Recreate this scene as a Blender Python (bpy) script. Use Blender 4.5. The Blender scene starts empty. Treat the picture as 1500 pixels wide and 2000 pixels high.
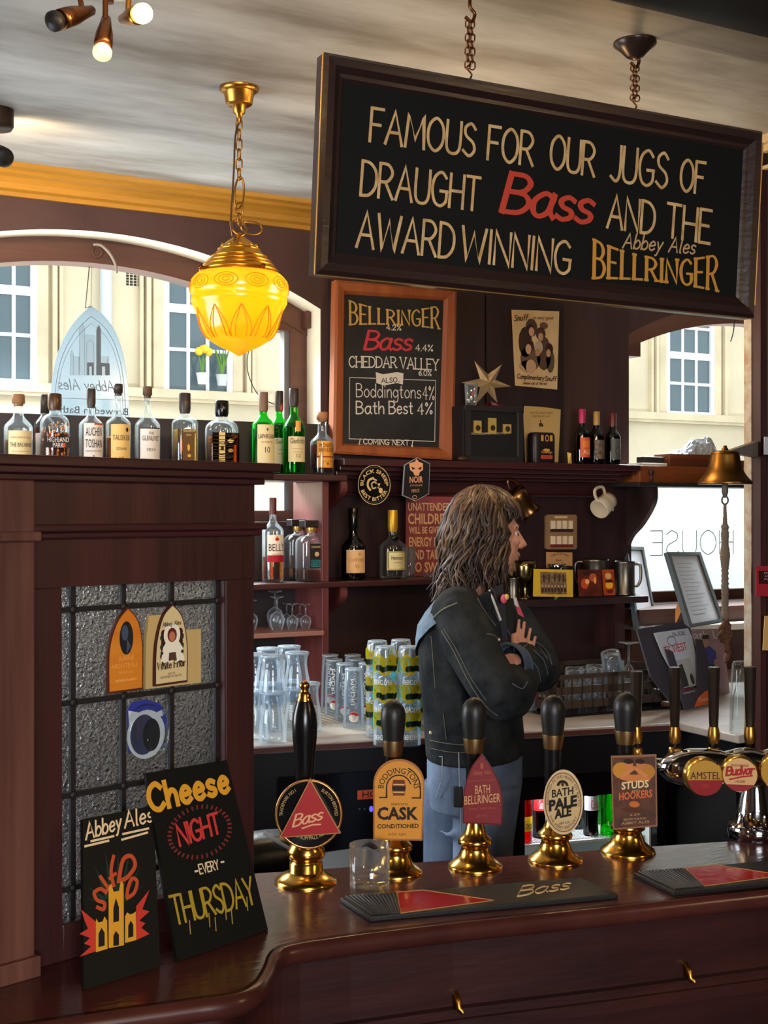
import bpy, bmesh, math, random
from mathutils import Vector, Matrix
random.seed(7)
PI = math.pi
sc = bpy.context.scene
COL = sc.collection

# ------------------------------------------------------------------ camera, sky, lights, exposure
FPX, YAW, CAMZ = 2450.0, math.radians(27.8), 1.73
cam_d = bpy.data.cameras.new('camera'); cam = bpy.data.objects.new('camera', cam_d); COL.objects.link(cam)
cam.location = (0, 0, CAMZ); cam.rotation_euler = (PI/2, 0, -YAW)
cam_d.sensor_fit = 'HORIZONTAL'; cam_d.sensor_width = 36.0; cam_d.lens = 36.0*FPX/1500.0
cam_d.clip_start = 0.05
sc.camera = cam
sc.view_settings.view_transform = 'Standard'; sc.view_settings.look = 'None'
sc.view_settings.gamma = 1.0; sc.view_settings.exposure = 0.0
sc.view_settings.use_curve_mapping = False
world = bpy.data.worlds.new('overcast_sky'); sc.world = world; world.use_nodes = True
bg = world.node_tree.nodes['Background']
bg.inputs[0].default_value = (0.93, 0.97, 1.0, 1); bg.inputs[1].default_value = 1.9
def lamp(name, kind, loc, power, color, size=0.05, target=None, size_y=None, spot=None):
    d = bpy.data.lights.new(name, kind); d.energy = power; d.color = color
    if kind == 'AREA':
        d.size = size
        if size_y: d.shape = 'RECTANGLE'; d.size_y = size_y
    else:
        d.shadow_soft_size = size
    if kind == 'SPOT':
        d.spot_size = math.radians(spot or 80); d.spot_blend = 0.7
    o = bpy.data.objects.new(name, d); COL.objects.link(o); o.location = loc
    if target is not None:
        o.rotation_euler = (Vector(target)-Vector(loc)).to_track_quat('-Z', 'Y').to_euler()
    return o
WARM = (1.0, 0.66, 0.33)
# unseen area lamp added above the street, standing in for sky at both windows
lamp('sky_fill_lamp', 'AREA', (5.0, 8.0, 7.5), 26000, (0.88, 0.95, 1.0), 26, (3.6, 4.2, 2.6), 4.0)
# lamp added for an assumed side window behind the bar, out of frame left
lamp('assumed_side_window_light', 'AREA', (-0.42, 3.35, 1.62), 42, (0.88, 0.95, 1.0), 1.1, (2.0, 3.55, 1.2), 0.9)
# warm fill lights added behind the viewer, with no fixtures of their own
lamp('front_room_fill', 'POINT', (0.2, -1.0, 2.45), 40, WARM, 0.12)
lamp('front_room_fill', 'POINT', (-1.2, 0.9, 2.5), 26, WARM, 0.12)
lamp('front_room_fill', 'POINT', (2.9, -0.6, 2.45), 36, WARM, 0.12)
lamp('assumed_bar_light', 'POINT', (1.62, 2.85, 2.28), 11, WARM, 0.08)      # lights added for assumed spots over the bar, unseen behind the signboard
lamp('assumed_bar_light', 'POINT', (2.25, 2.85, 2.28), 8, WARM, 0.08)
lamp('front_daylight_fill', 'AREA', (-0.6, -3.3, 1.9), 190, (0.9, 0.95, 1.0), 2.0, (1.2, 2.0, 1.2), 1.4)  # cool fill panel added behind the viewer, no window stands there
sc.cycles.max_bounces = 14; sc.cycles.transparent_max_bounces = 40
sc.cycles.transmission_bounces = 12; sc.cycles.glossy_bounces = 5; sc.cycles.diffuse_bounces = 4
sc.cycles.caustics_reflective = False; sc.cycles.caustics_refractive = False
sc.cycles.sample_clamp_indirect = 6.0

# ------------------------------------------------------------------ where a point of the photograph lies in the room
FD = Vector((math.sin(YAW), math.cos(YAW), 0)); RT = Vector((math.cos(YAW), -math.sin(YAW), 0)); UP = Vector((0, 0, 1))
CAM = Vector((0, 0, CAMZ))
def ray(px, py): return FD + RT*((px-750)/FPX) + UP*((1000-py)/FPX)
def atD(px, py, d): return CAM + ray(px, py)*d
def atY(px, py, Y):
    r = ray(px, py); return CAM + r*(Y/r.y)
def atX(px, py, X):
    r = ray(px, py); return CAM + r*(X/r.x)
def atZ(px, py, Z):
    r = ray(px, py); return CAM + r*((Z-CAMZ)/r.z)
def depth(p): return (Vector(p)-CAM).dot(FD)
def mpp(p): return depth(p)/FPX                      # metres per photo pixel at that point
def turn_to_viewer(p): return math.atan2(-p[0], p[1])

# ------------------------------------------------------------------ materials
def lin(c):
    c = c/255.0
    return c/12.92 if c <= 0.04045 else ((c+0.055)/1.055)**2.4
def rgb(c): return (lin(c[0]), lin(c[1]), lin(c[2]), 1)
MATS = {}
def mat(name, col, rough=0.5, metal=0.0, spec=0.5, var=0.0, vscale=8, stretch=None, bump=0.0, bscale=60, emit=None, estr=1.0, trans=0.0, ior=1.45, coat=0.0, col2=None, sheen=0.0, alpha=1.0, bdist=0.004):
    if name in MATS: return MATS[name]
    m = bpy.data.materials.new(name); m.use_nodes = True; MATS[name] = m
    nt = m.node_tree; b = nt.nodes['Principled BSDF']
    b.inputs['Base Color'].default_value = rgb(col); b.inputs['Roughness'].default_value = rough
    b.inputs['Metallic'].default_value = metal; b.inputs['Specular IOR Level'].default_value = spec
    b.inputs['IOR'].default_value = ior; b.inputs['Transmission Weight'].default_value = trans
    b.inputs['Coat Weight'].default_value = coat; b.inputs['Coat Roughness'].default_value = 0.12
    b.inputs['Sheen Weight'].default_value = sheen; b.inputs['Alpha'].default_value = alpha
    if emit: b.inputs['Emission Color'].default_value = rgb(emit); b.inputs['Emission Strength'].default_value = estr
    if var or bump or col2:
        tc = nt.nodes.new('ShaderNodeTexCoord'); mp = nt.nodes.new('ShaderNodeMapping')
        nt.links.new(tc.outputs['Object'], mp.inputs['Vector'])
        if stretch: mp.inputs['Scale'].default_value = stretch
        if var or col2:
            n = nt.nodes.new('ShaderNodeTexNoise'); n.inputs['Scale'].default_value = vscale; n.inputs['Detail'].default_value = 6
            n.inputs['Roughness'].default_value = 0.6
            nt.links.new(mp.outputs['Vector'], n.inputs['Vector'])
            r = nt.nodes.new('ShaderNodeValToRGB'); r.color_ramp.elements[0].position = 0.33; r.color_ramp.elements[1].position = 0.67
            c2 = col2 or tuple(max(0, min(255, x*(1-var))) for x in col)
            c1 = col if col2 else tuple(max(0, min(255, x*(1+var))) for x in col)
            r.color_ramp.elements[0].color = rgb(c2); r.color_ramp.elements[1].color = rgb(c1)
            nt.links.new(n.outputs['Fac'], r.inputs['Fac']); nt.links.new(r.outputs['Color'], b.inputs['Base Color'])
        if bump:
            n2 = nt.nodes.new('ShaderNodeTexNoise'); n2.inputs['Scale'].default_value = bscale; n2.inputs['Detail'].default_value = 4
            nt.links.new(mp.outputs['Vector'], n2.inputs['Vector'])
            bp = nt.nodes.new('ShaderNodeBump'); bp.inputs['Strength'].default_value = bump; bp.inputs['Distance'].default_value = bdist
            nt.links.new(n2.outputs['Fac'], bp.inputs['Height']); nt.links.new(bp.outputs['Normal'], b.inputs['Normal'])
    return m
def wood(name, c1, c2, rough=0.4, axis='x', coat=0.0, scale=9):
    st = {'x': (0.12, 1.6, 1.6), 'y': (1.6, 0.12, 1.6), 'z': (1.6, 1.6, 0.1)}[axis]
    return mat(name, c1, rough, col2=c2, vscale=scale, stretch=st, bump=0.25, bscale=40, coat=coat)
def thin_glass(name, tint=(255, 255, 255), edge=0.35, rough=0.02, base=0.04, gl=(255, 255, 255), haze=0.0, top=0.6):
    if name in MATS: return MATS[name]
    m = bpy.data.materials.new(name); m.use_nodes = True; MATS[name] = m; nt = m.node_tree; nt.nodes.clear()
    o = nt.nodes.new('ShaderNodeOutputMaterial'); t = nt.nodes.new('ShaderNodeBsdfTransparent'); g = nt.nodes.new('ShaderNodeBsdfGlossy')
    t.inputs[0].default_value = rgb(tint); g.inputs['Roughness'].default_value = rough; g.inputs[0].default_value = rgb(gl)
    lw = nt.nodes.new('ShaderNodeLayerWeight'); lw.inputs['Blend'].default_value = edge
    mr = nt.nodes.new('ShaderNodeMapRange'); mr.inputs['To Min'].default_value = base; mr.inputs['To Max'].default_value = top
    mx = nt.nodes.new('ShaderNodeMixShader')
    nt.links.new(lw.outputs['Fresnel'], mr.inputs['Value']); nt.links.new(mr.outputs[0], mx.inputs['Fac'])
    nt.links.new(t.outputs[0], mx.inputs[1]); nt.links.new(g.outputs[0], mx.inputs[2]); last = mx
    if haze:      # faint washed-glass film that catches light from both sides
        d = nt.nodes.new('ShaderNodeBsdfTranslucent'); d2 = nt.nodes.new('ShaderNodeBsdfDiffuse'); m1 = nt.nodes.new('ShaderNodeMixShader'); m1.inputs[0].default_value = 0.5
        d.inputs[0].default_value = rgb(tint); d2.inputs[0].default_value = rgb(tint)
        nt.links.new(d.outputs[0], m1.inputs[1]); nt.links.new(d2.outputs[0], m1.inputs[2])
        m2 = nt.nodes.new('ShaderNodeMixShader'); hz = nt.nodes.new('ShaderNodeMapRange'); hz.inputs['To Min'].default_value = haze*.5; hz.inputs['To Max'].default_value = haze*4
        nt.links.new(lw.outputs['Fresnel'], hz.inputs['Value']); nt.links.new(hz.outputs[0], m2.inputs[0])
        nt.links.new(mx.outputs[0], m2.inputs[1]); nt.links.new(m1.outputs[0], m2.inputs[2]); last = m2
    nt.links.new(last.outputs[0], o.inputs[0])
    return m
def sheet(name, col, trans=0.5, clear=0.0, gloss=0.05):
    """thin translucent sheet: frosted glass, lamp shade"""
    if name in MATS: return MATS[name]
    m = bpy.data.materials.new(name); m.use_nodes = True; MATS[name] = m; nt = m.node_tree; nt.nodes.clear()
    o = nt.nodes.new('ShaderNodeOutputMaterial'); d = nt.nodes.new('ShaderNodeBsdfDiffuse'); t = nt.nodes.new('ShaderNodeBsdfTranslucent')
    d.inputs[0].default_value = rgb(col); t.inputs[0].default_value = rgb(col)
    mx = nt.nodes.new('ShaderNodeMixShader'); mx.inputs[0].default_value = trans
    nt.links.new(d.outputs[0], mx.inputs[1]); nt.links.new(t.outputs[0], mx.inputs[2]); last = mx
    if clear:
        c = nt.nodes.new('ShaderNodeBsdfTransparent'); c.inputs[0].default_value = rgb(tuple(min(255, x+20) for x in col))
        m2 = nt.nodes.new('ShaderNodeMixShader'); m2.inputs[0].default_value = clear
        nt.links.new(last.outputs[0], m2.inputs[1]); nt.links.new(c.outputs[0], m2.inputs[2]); last = m2
    if gloss:
        g = nt.nodes.new('ShaderNodeBsdfGlossy'); g.inputs['Roughness'].default_value = 0.2
        m3 = nt.nodes.new('ShaderNodeMixShader'); m3.inputs[0].default_value = gloss
        nt.links.new(last.outputs[0], m3.inputs[1]); nt.links.new(g.outputs[0], m3.inputs[2]); last = m3
    nt.links.new(last.outputs[0], o.inputs[0])
    return m
def ink(c, rough=0.6): return mat('ink_%d_%d_%d' % tuple(c), c, rough, spec=0.3)

MAHOG = wood('dark_mahogany', (66, 30, 31), (46, 20, 22), 0.38, 'x', 0.15)
MAHOGV = wood('dark_mahogany_upright', (72, 36, 33), (46, 21, 21), 0.42, 'z', 0.1)
POSTW = wood('worn_mahogany_post', (116, 72, 58), (64, 34, 29), 0.5, 'z')
BARTOP = mat('varnished_bar_top', (90, 46, 43), 0.2, ior=1.85, col2=(58, 27, 27), vscale=3, stretch=(0.5, 2, 2), bump=0.3, bscale=38, bdist=0.003)
BARFRONT = wood('bar_front_wood', (62, 27, 24), (40, 16, 15), 0.42, 'x', 0.1)
PANEL = wood('black_brown_panelling', (54, 38, 36), (42, 29, 28), 0.5, 'z')
PANELD = wood('dark_red_panelling', (52, 28, 29), (38, 20, 22), 0.5, 'z')
BRASS = mat('polished_brass', (214, 160, 72), 0.2, 1.0)
BRASSD = mat('aged_brass', (176, 126, 58), 0.32, 1.0)
COPPER = mat('bronze', (120, 78, 50), 0.35, 1.0)
CHROME = mat('chrome', (220, 220, 224), 0.07, 1.0)
STEEL = mat('dull_steel', (150, 148, 145), 0.35, 1.0)
PEWTER = mat('pewter', (120, 112, 100), 0.35, 1.0)
BLACKG = mat('gloss_black', (14, 13, 14), 0.16)
BLACKM = mat('matt_black', (17, 16, 18), 0.55)
IRON = mat('dark_iron', (52, 38, 30), 0.5, 0.6)
LEAD = mat('lead_came', (40, 34, 32), 0.55, 0.3)
CREAM = mat('cream_plaster', (232, 222, 196), 0.8, var=0.05, vscale=4)
WHITEP = mat('white_paint', (240, 242, 244), 0.4)
CORK = mat('cork', (150, 104, 66), 0.8)
DARKCAP = mat('dark_foil', (56, 44, 38), 0.4)
GLASS = thin_glass('clear_drinking_glass', (243, 248, 252), 0.22, 0.03, 0.03, (255, 255, 255), 0.09, 0.5)
CGLASS = thin_glass('clean_glass', (248, 250, 250), 0.18, 0.02, 0.03, (255, 255, 255), 0.022, 0.6)
BGLASS = thin_glass('clear_bottle_glass', (240, 245, 246), 0.26, 0.03, 0.04, (255, 255, 255), 0.04, 0.5)
GGLASS = thin_glass('green_bottle_glass', (70, 215, 95), 0.28, 0.03, 0.05, (200, 255, 210), 0.06, 0.5)
DGLASS = thin_glass('dark_bottle_glass', (52, 30, 20), 0.3, 0.03, 0.06)
PANE = thin_glass('window_pane', (252, 254, 254), 0.05, 0.0, 0.0, (255, 255, 255), 0.0, 0.12)
def liquid(name, c): return mat(name, c, 0.0, trans=1.0, ior=1.34)
AMBER = liquid('whisky', (235, 140, 50)); AMBERL = liquid('pale_whisky', (248, 186, 80)); COGNAC = liquid('cognac', (150, 62, 24)); PALEBEER = liquid('dregs', (250, 232, 190))
COLA = liquid('cola', (40, 16, 10)); GREENL = thin_glass('green_liquid', (60, 180, 70), 0.3)

# ------------------------------------------------------------------ mesh builder
def catmull(p, n=6):
    out = []; k = len(p)
    closed = (Vector(p[0])-Vector(p[-1])).length < 1e-6 and k > 3
    for i in range(k-1):
        p1, p2 = p[i], p[i+1]
        p0 = p[i-1] if i > 0 else (p[-2] if closed else p[0])
        p3 = p[i+2] if i+2 < k else (p[1] if closed else p[-1])
        for j in range(n):
            t = j/n
            out.append(tuple(0.5*((2*b)+(c-a)*t+(2*a-5*b+4*c-d)*t*t+(3*b-a-3*c+d)*t**3) for a, b, c, d in zip(p0, p1, p2, p3)))
    out.append(tuple(p[-1])); return out
class MB:
    def __init__(s, m=None):
        s.v = []; s.f = []; s.mi = []; s.sm = []; s.mats = []; s.cur = 0; s.T = None
        if m: s.m(m)
    def m(s, m):
        if m not in s.mats: s.mats.append(m)
        s.cur = s.mats.index(m); return s
    def add(s, vs, fs, smooth=False):
        o = len(s.v)
        for p in vs:
            q = Vector(p); s.v.append(s.T @ q if s.T is not None else q)
        for f in fs: s.f.append([o+i for i in f]); s.mi.append(s.cur); s.sm.append(smooth)
    def box(s, x0, x1, y0, y1, z0, z1):
        v = [(x, y, z) for z in (z0, z1) for y in (y0, y1) for x in (x0, x1)]
        s.add(v, [(0, 2, 3, 1), (4, 5, 7, 6), (0, 1, 5, 4), (2, 6, 7, 3), (0, 4, 6, 2), (1, 3, 7, 5)]); return s
    def prism(s, pts, y0, y1):
        """outline in local x,z from front y0 to back y1"""
        n = len(pts); v = [(p[0], y0, p[1]) for p in pts]+[(p[0], y1, p[1]) for p in pts]
        s.add(v, [tuple(range(n)), tuple(range(2*n-1, n-1, -1))]+[(i, (i+1) % n, n+(i+1) % n, n+i) for i in range(n)]); return s
    def slab(s, pts, z0, z1):
        """outline in x,y from z0 to z1"""
        n = len(pts); v = [(p[0], p[1], z0) for p in pts]+[(p[0], p[1], z1) for p in pts]
        s.add(v, [tuple(range(n-1, -1, -1)), tuple(range(n, 2*n))]+[(i, (i+1) % n, n+(i+1) % n, n+i) for i in range(n)]); return s
    def flat(s, pts, y): s.add([(p[0], y, p[1]) for p in pts], [tuple(range(len(pts)))]); return s
    def poly(s, pts): s.add(pts, [tuple(range(len(pts)))]); return s
    def rings(s, rings, close0=True, close1=True, smooth=True, loop=False):
        n = len(rings[0]); v = [p for r in rings for p in r]; f = []; k = len(rings)
        for i in range(k if loop else k-1):
            a, b = i*n, ((i+1) % k)*n
            for j in range(n): f.append((a+j, a+(j+1) % n, b+(j+1) % n, b+j))
        s.add(v, f, smooth)
        if not loop:
            if close0: s.add(rings[0], [tuple(range(n-1, -1, -1))])
            if close1: s.add(rings[-1], [tuple(range(n))])
        return s
    def lathe(s, prof, n=28, c=(0, 0, 0), p=2.0, fy=1.0, close=True, smooth=True, loop=False):
        rr = []
        for r, z in prof:
            ring = []
            for i in range(n):
                a = 2*PI*(i+0.5)/n; ca, sa = math.cos(a), math.sin(a)
                k = 1.0/((abs(ca)**p+abs(sa)**p)**(1.0/p)) if p != 2 else 1.0
                r0 = max(r, 1e-5)
                ring.append((c[0]+r0*k*ca, c[1]+r0*k*sa*fy, c[2]+z))
            rr.append(ring)
        return s.rings(rr, close, close, smooth, loop)
    def tube(s, path, r, n=8, closed=False, smooth=True, flat=1.0, up=None):
        P = [Vector(p) for p in path]; k = len(P)
        R = r if isinstance(r, (list, tuple)) else [r]*k
        rr = []; t0 = None; nrm = None
        for i in range(k):
            if closed: t = (P[(i+1) % k]-P[i-1])
            else: t = P[min(i+1, k-1)]-P[max(i-1, 0)]
            if t.length < 1e-9: t = Vector((0, 0, 1))
            t.normalize()
            if nrm is None:
                a = Vector(up) if up else (Vector((0, 0, 1)) if abs(t.z) < 0.9 else Vector((1, 0, 0)))
                nrm = (a-t*a.dot(t)).normalized()
            else:
                nrm = nrm-t*nrm.dot(t)
                nrm = nrm.normalized() if nrm.length > 1e-6 else t.orthogonal().normalized()
            b = t.cross(nrm)
            rr.append([P[i]+nrm*(R[i]*math.cos(2*PI*j/n))+b*(R[i]*flat*math.sin(2*PI*j/n)) for j in range(n)])
        return s.rings(rr, True, True, smooth, closed)
    def ball(s, c, rx, ry=None, rz=None, n=16, k=10):
        ry = ry or rx; rz = rz or rx; rr = []
        for i in range(k+1):
            a = -PI/2+PI*i/k; q = max(math.cos(a), 1e-4)
            rr.append([(c[0]+rx*q*math.cos(2*PI*j/n), c[1]+ry*q*math.sin(2*PI*j/n), c[2]+rz*math.sin(a)) for j in range(n)])
        return s.rings(rr)
    def ribbon(s, pts, w, y, nib=0.0, fn=None):
        """flat pen stroke in local x,z at depth y; nib>0 thins strokes that run along x"""
        P = [Vector((p[0], p[1])) for p in pts]; k = len(P)
        if k < 2: return s
        L, R_ = [], []
        cl = (P[0]-P[-1]).length < 1e-6
        for i in range(k):
            if cl and i in (0, k-1): d = P[1]-P[-2]
            else: d = P[min(i+1, k-1)]-P[max(i-1, 0)]
            if d.length < 1e-9: d = Vector((1, 0))
            d.normalize(); q = Vector((-d.y, d.x)); ww = w*0.5*(1-nib*abs(d.x))
            c = P[i]
            if i == 0 and not cl: c = c-d*ww*0.7
            if i == k-1 and not cl: c = c+d*ww*0.7
            if 0 < i < k-1 or cl:
                a = (P[i]-P[i-1]) if i > 0 else (P[0]-P[-2])
                if a.length > 1e-9:
                    cs = max(0.5, abs(a.normalized().dot(d))); ww /= cs
            L.append(c+q*ww); R_.append(c-q*ww)
        if fn: v = [fn(a.x, a.y) for a in L]+[fn(a.x, a.y) for a in R_]
        else: v = [(a.x, y-6e-6*i, a.y) for i, a in enumerate(L)]+[(a.x, y-6e-6*i, a.y) for i, a in enumerate(R_)]
        s.add(v, [(i, i+1, k+i+1, k+i) for i in range(k-1)]); return s
    def write(s, text, x, z, h, w_pen, width=None, y=0.0, slope=0.0, slant=0.0, nib=0.0, gap=0.16, warp=None, serif=0.0, fn=None, flip=False):
        """stroke lettering: baseline start x,z, cap height h, stretched to width"""
        cx = 0.0; S = []
        for ch in text:
            if ch == ' ': cx += 0.42; continue
            g = GL.get(ch) or GL.get(ch.upper())
            if not g: continue
            for st in g[1]:
                S.append([(a+cx, b) for a, b in st])
            if serif:
                for st in g[1]:
                    for e, nb in ((st[0], st[1]), (st[-1], st[-2])):
                        if abs(e[1]-nb[1]) > 0.5*abs(e[0]-nb[0]) and (e[1] < 0.06 or e[1] > 0.94):
                            S.append([(e[0]+cx-serif, e[1]), (e[0]+cx+serif, e[1])])
            cx += g[0]+gap
        tot = cx-gap
        kx = (width/tot) if width else h
        for si, st in enumerate(S):
            q = []
            for a, b in st:
                a2 = a*kx/(h) if h else a
                X = a*kx+b*h*slant; Z = b*h
                if warp: X, Z = warp(a/tot, X, Z)
                Z += X*slope
                if flip: X = (width or tot*kx)-X
                q.append((x+X, z+Z))
            s.ribbon(q, w_pen, y-2.5e-5*si, nib, fn)
        return s
    def type(s, text, x, z, h, width=None, y=0.0, align='c', fn=None, slope=0.0, flip=False, bold=0.0, arc=None):
        """printed lettering with the built-in face; fits cap height h and optional width"""
        V, Fc, W = font(text, bold)
        if not V: return s
        kx = (width/W) if width else h
        if width and not h: h = kx
        x0 = x-(W*kx/2 if align == 'c' else 0)
        out = []
        for a, b in V:
            X = a*kx; Z = b*h
            if flip: X = W*kx-X
            Z += (X-(W*kx/2 if align == 'c' else 0))*slope
            if arc:
                cxx, czz, rad, a0, a1 = arc; t = a0+(a1-a0)*a/W; rr = rad+(b*h if a0 > a1 else -b*h)
                px_, pz_ = cxx+rr*math.cos(t), czz+rr*math.sin(t)
            else: px_, pz_ = x0+X, z+Z
            out.append(fn(px_, pz_) if fn else (px_, y, pz_))
        s.add(out, Fc); return s
    def disc(s, x, z, rx, rz=None, y=0.0, n=24, fn=None):
        rz = rz or rx
        pts = [(x+rx*math.cos(2*PI*i/n), z+rz*math.sin(2*PI*i/n)) for i in range(n)]
        s.add([fn(a, b) if fn else (a, y, b) for a, b in pts], [tuple(range(n))]); return s
    def rect(s, x0, x1, z0, z1, y=0.0, fn=None, nx=1):
        for i in range(nx):
            a, b = x0+(x1-x0)*i/nx, x0+(x1-x0)*(i+1)/nx
            q = [(a, z0), (b, z0), (b, z1), (a, z1)]
            s.add([fn(*p) if fn else (p[0], y, p[1]) for p in q], [(0, 1, 2, 3)], nx > 1)
        return s
    def build(s, name, parent=None, bevel=0.0, loc=None, fix=True):
        me = bpy.data.meshes.new(name); me.from_pydata([tuple(p) for p in s.v], [], s.f)
        for mm in s.mats: me.materials.append(mm)
        me.polygons.foreach_set('material_index', s.mi); me.polygons.foreach_set('use_smooth', s.sm)
        if fix:
            bm = bmesh.new(); bm.from_mesh(me); bmesh.ops.remove_doubles(bm, verts=bm.verts, dist=1e-6) if len(s.v) < 20000 and not any(s.sm) else None
            bmesh.ops.recalc_face_normals(bm, faces=bm.faces); bm.to_mesh(me); bm.free()
        me.update()
        o = bpy.data.objects.new(name, me); COL.objects.link(o)
        if loc is not None: o.location = loc
        if parent is not None: o.parent = parent
        if bevel:
            b = o.modifiers.new('bevel', 'BEVEL'); b.width = bevel; b.segments = 2; b.limit_method = 'ANGLE'; b.angle_limit = math.radians(50)
        return o
FONTC = {}
def font(text, bold=0.0):
    k = (text, bold)
    if k in FONTC: return FONTC[k]
    c = bpy.data.curves.new('t', 'FONT'); c.body = text; c.size = 1.0; c.offset = bold; c.resolution_u = 2; c.fill_mode = 'FRONT'
    o = bpy.data.objects.new('t', c); me = bpy.data.meshes.new_from_object(o)
    sc_ = 1.0/0.7
    V = [(v.co.x*sc_, v.co.y*sc_) for v in me.vertices]; Fc = [tuple(p.vertices) for p in me.polygons]
    if V:
        mn = min(v[0] for v in V); V = [(a-mn, b) for a, b in V]; W = max(v[0] for v in V)
    else: W = 1
    bpy.data.objects.remove(o); bpy.data.curves.remove(c); bpy.data.meshes.remove(me)
    FONTC[k] = (V, Fc, W); return FONTC[k]

GL = {}
def _gl(src):
    for line in src.strip().split('\n'):
        ch, w, st = line.split('|'); S = []
        for q in st.split(';'):
            sm = q.startswith('~'); pts = [tuple(float(t) for t in p.split(',')) for p in q.strip('~').split()]
            S.append(catmull(pts, 5) if sm else pts)
        GL[ch] = (float(w), S)
_gl('''A|.7|0,0 .35,1 .7,0;.13,.36 .57,.36
B|.58|0,0 0,1;~0,1 .35,.98 .5,.78 .35,.56 0,.54;~0,.54 .42,.5 .58,.27 .4,.03 0,0
C|.62|~.6,.82 .4,1 .12,.85 0,.5 .12,.13 .38,0 .62,.17
D|.62|0,0 0,1;~0,1 .35,.95 .6,.7 .6,.3 .35,.04 0,0
E|.5|0,0 0,1;0,1 .5,1;0,.52 .4,.52;0,0 .5,0
F|.5|0,0 0,1;0,1 .5,1;0,.52 .4,.52
G|.66|~.6,.84 .38,1 .1,.85 0,.5 .12,.12 .38,0 .62,.14 .64,.42;.36,.44 .68,.44
H|.6|0,0 0,1;.6,0 .6,1;0,.5 .6,.5
I|.1|.05,0 .05,1
J|.4|~.4,1 .4,.25 .25,0 0,.12
K|.6|0,0 0,1;.55,1 0,.42;.18,.58 .6,0
L|.48|0,1 0,0;0,0 .48,0
M|.8|0,0 .08,1 .4,.25 .72,1 .8,0
N|.62|0,0 0,1 .62,0 .62,1
O|.68|~.34,1 .08,.82 0,.5 .08,.18 .34,0 .6,.18 .68,.5 .6,.82 .34,1
P|.55|0,0 0,1;~0,1 .35,.98 .54,.75 .35,.5 0,.47
Q|.7|~.34,1 .08,.82 0,.5 .08,.18 .34,0 .6,.18 .68,.5 .6,.82 .34,1;.4,.25 .7,-.05
R|.6|0,0 0,1;~0,1 .35,.98 .54,.75 .35,.5 0,.47;.25,.48 .6,0
S|.52|~.5,.84 .3,1 .06,.86 .1,.62 .42,.42 .5,.18 .28,0 0,.15
T|.6|0,1 .6,1;.3,1 .3,0
U|.6|~0,1 0,.3 .1,.06 .3,0 .5,.06 .6,.3 .6,1
V|.62|0,1 .31,0 .62,1
W|.95|0,1 .22,0 .47,.85 .72,0 .95,1
X|.6|0,0 .6,1;0,1 .6,0
Y|.6|0,1 .3,.5 .6,1;.3,.5 .3,0
Z|.55|0,1 .55,1 0,0 .55,0
a|.52|~.45,.5 .25,.62 .03,.42 .03,.15 .18,0 .38,.12 .46,.5;~.46,.6 .43,.2 .55,0
b|.45|0,1 0,0;~0,.35 .22,.6 .43,.42 .42,.14 .2,0 0,.15
c|.42|~.4,.5 .2,.6 .02,.4 .04,.14 .22,0 .42,.12
d|.48|~.44,.4 .22,.6 .02,.4 .04,.12 .22,0 .44,.2;.46,1 .46,0
e|.45|~.04,.3 .42,.36 .36,.55 .2,.6 .02,.38 .06,.1 .24,0 .44,.12
f|.35|~.38,.9 .24,1 .14,.82 .14,0;0,.56 .32,.56
g|.46|~.42,.45 .22,.6 .02,.4 .04,.16 .2,.04 .42,.2;~.44,.58 .44,-.15 .24,-.34 .02,-.2
h|.44|0,1 0,0;~0,.3 .2,.6 .4,.5 .42,0
i|.1|.05,.58 .05,0;.05,.8 .05,.86
k|.42|0,1 0,0;.4,.6 0,.22;.14,.32 .42,0
l|.14|~.05,1 .05,.1 .14,0
m|.7|0,.6 0,0;~0,.35 .16,.6 .32,.5 .33,0;~.33,.35 .5,.6 .66,.5 .68,0
n|.42|0,.6 0,0;~0,.35 .18,.6 .38,.5 .4,0
o|.45|~.22,.6 .02,.4 .04,.14 .22,0 .42,.14 .43,.42 .22,.6
p|.44|0,.6 0,-.35;~0,.4 .2,.6 .42,.42 .41,.14 .2,0 0,.15
r|.34|0,.6 0,0;~0,.35 .14,.58 .33,.56
s|.38|~.36,.52 .2,.6 .04,.5 .1,.34 .32,.24 .34,.08 .16,0 0,.08
t|.32|~.14,.9 .14,.1 .3,.02;0,.6 .3,.6
u|.44|~0,.6 .02,.12 .18,0 .38,.14 .42,.3;.42,.6 .42,0
v|.4|0,.6 .2,0 .4,.6
w|.6|0,.6 .15,0 .3,.5 .45,0 .6,.6
y|.44|0,.6 .2,.05;~.42,.6 .2,.05 .08,-.3 -.02,-.32
0|.5|~.25,1 .02,.75 .02,.25 .25,0 .48,.25 .48,.75 .25,1
1|.2|0,.8 .15,1 .15,0
2|.5|~.02,.78 .2,1 .46,.85 .36,.5 0,0;0,0 .5,0
3|.48|~.03,.85 .25,1 .45,.78 .22,.54;~.22,.54 .48,.32 .28,0 0,.12
4|.52|.36,0 .36,1 0,.32 .52,.32
6|.5|~.42,.95 .12,.65 .02,.28 .2,0 .44,.16 .4,.46 .18,.5 .04,.3
8|.5|~.25,1 .06,.78 .44,.3 .25,0 .06,.25 .44,.78 .25,1
%|.6|.6,1 .05,0;~.1,1 .02,.85 .12,.72 .2,.86 .1,1;~.5,.28 .42,.14 .5,0 .6,.14 .5,.28
.|.06|.03,0 .03,.05
-|.3|0,.45 .3,.45
'|.05|.03,.8 .03,1
!|.1|.15,1 0,.2;.15,-.35 0,.1;-.1,0 0,-.35''')

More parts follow.
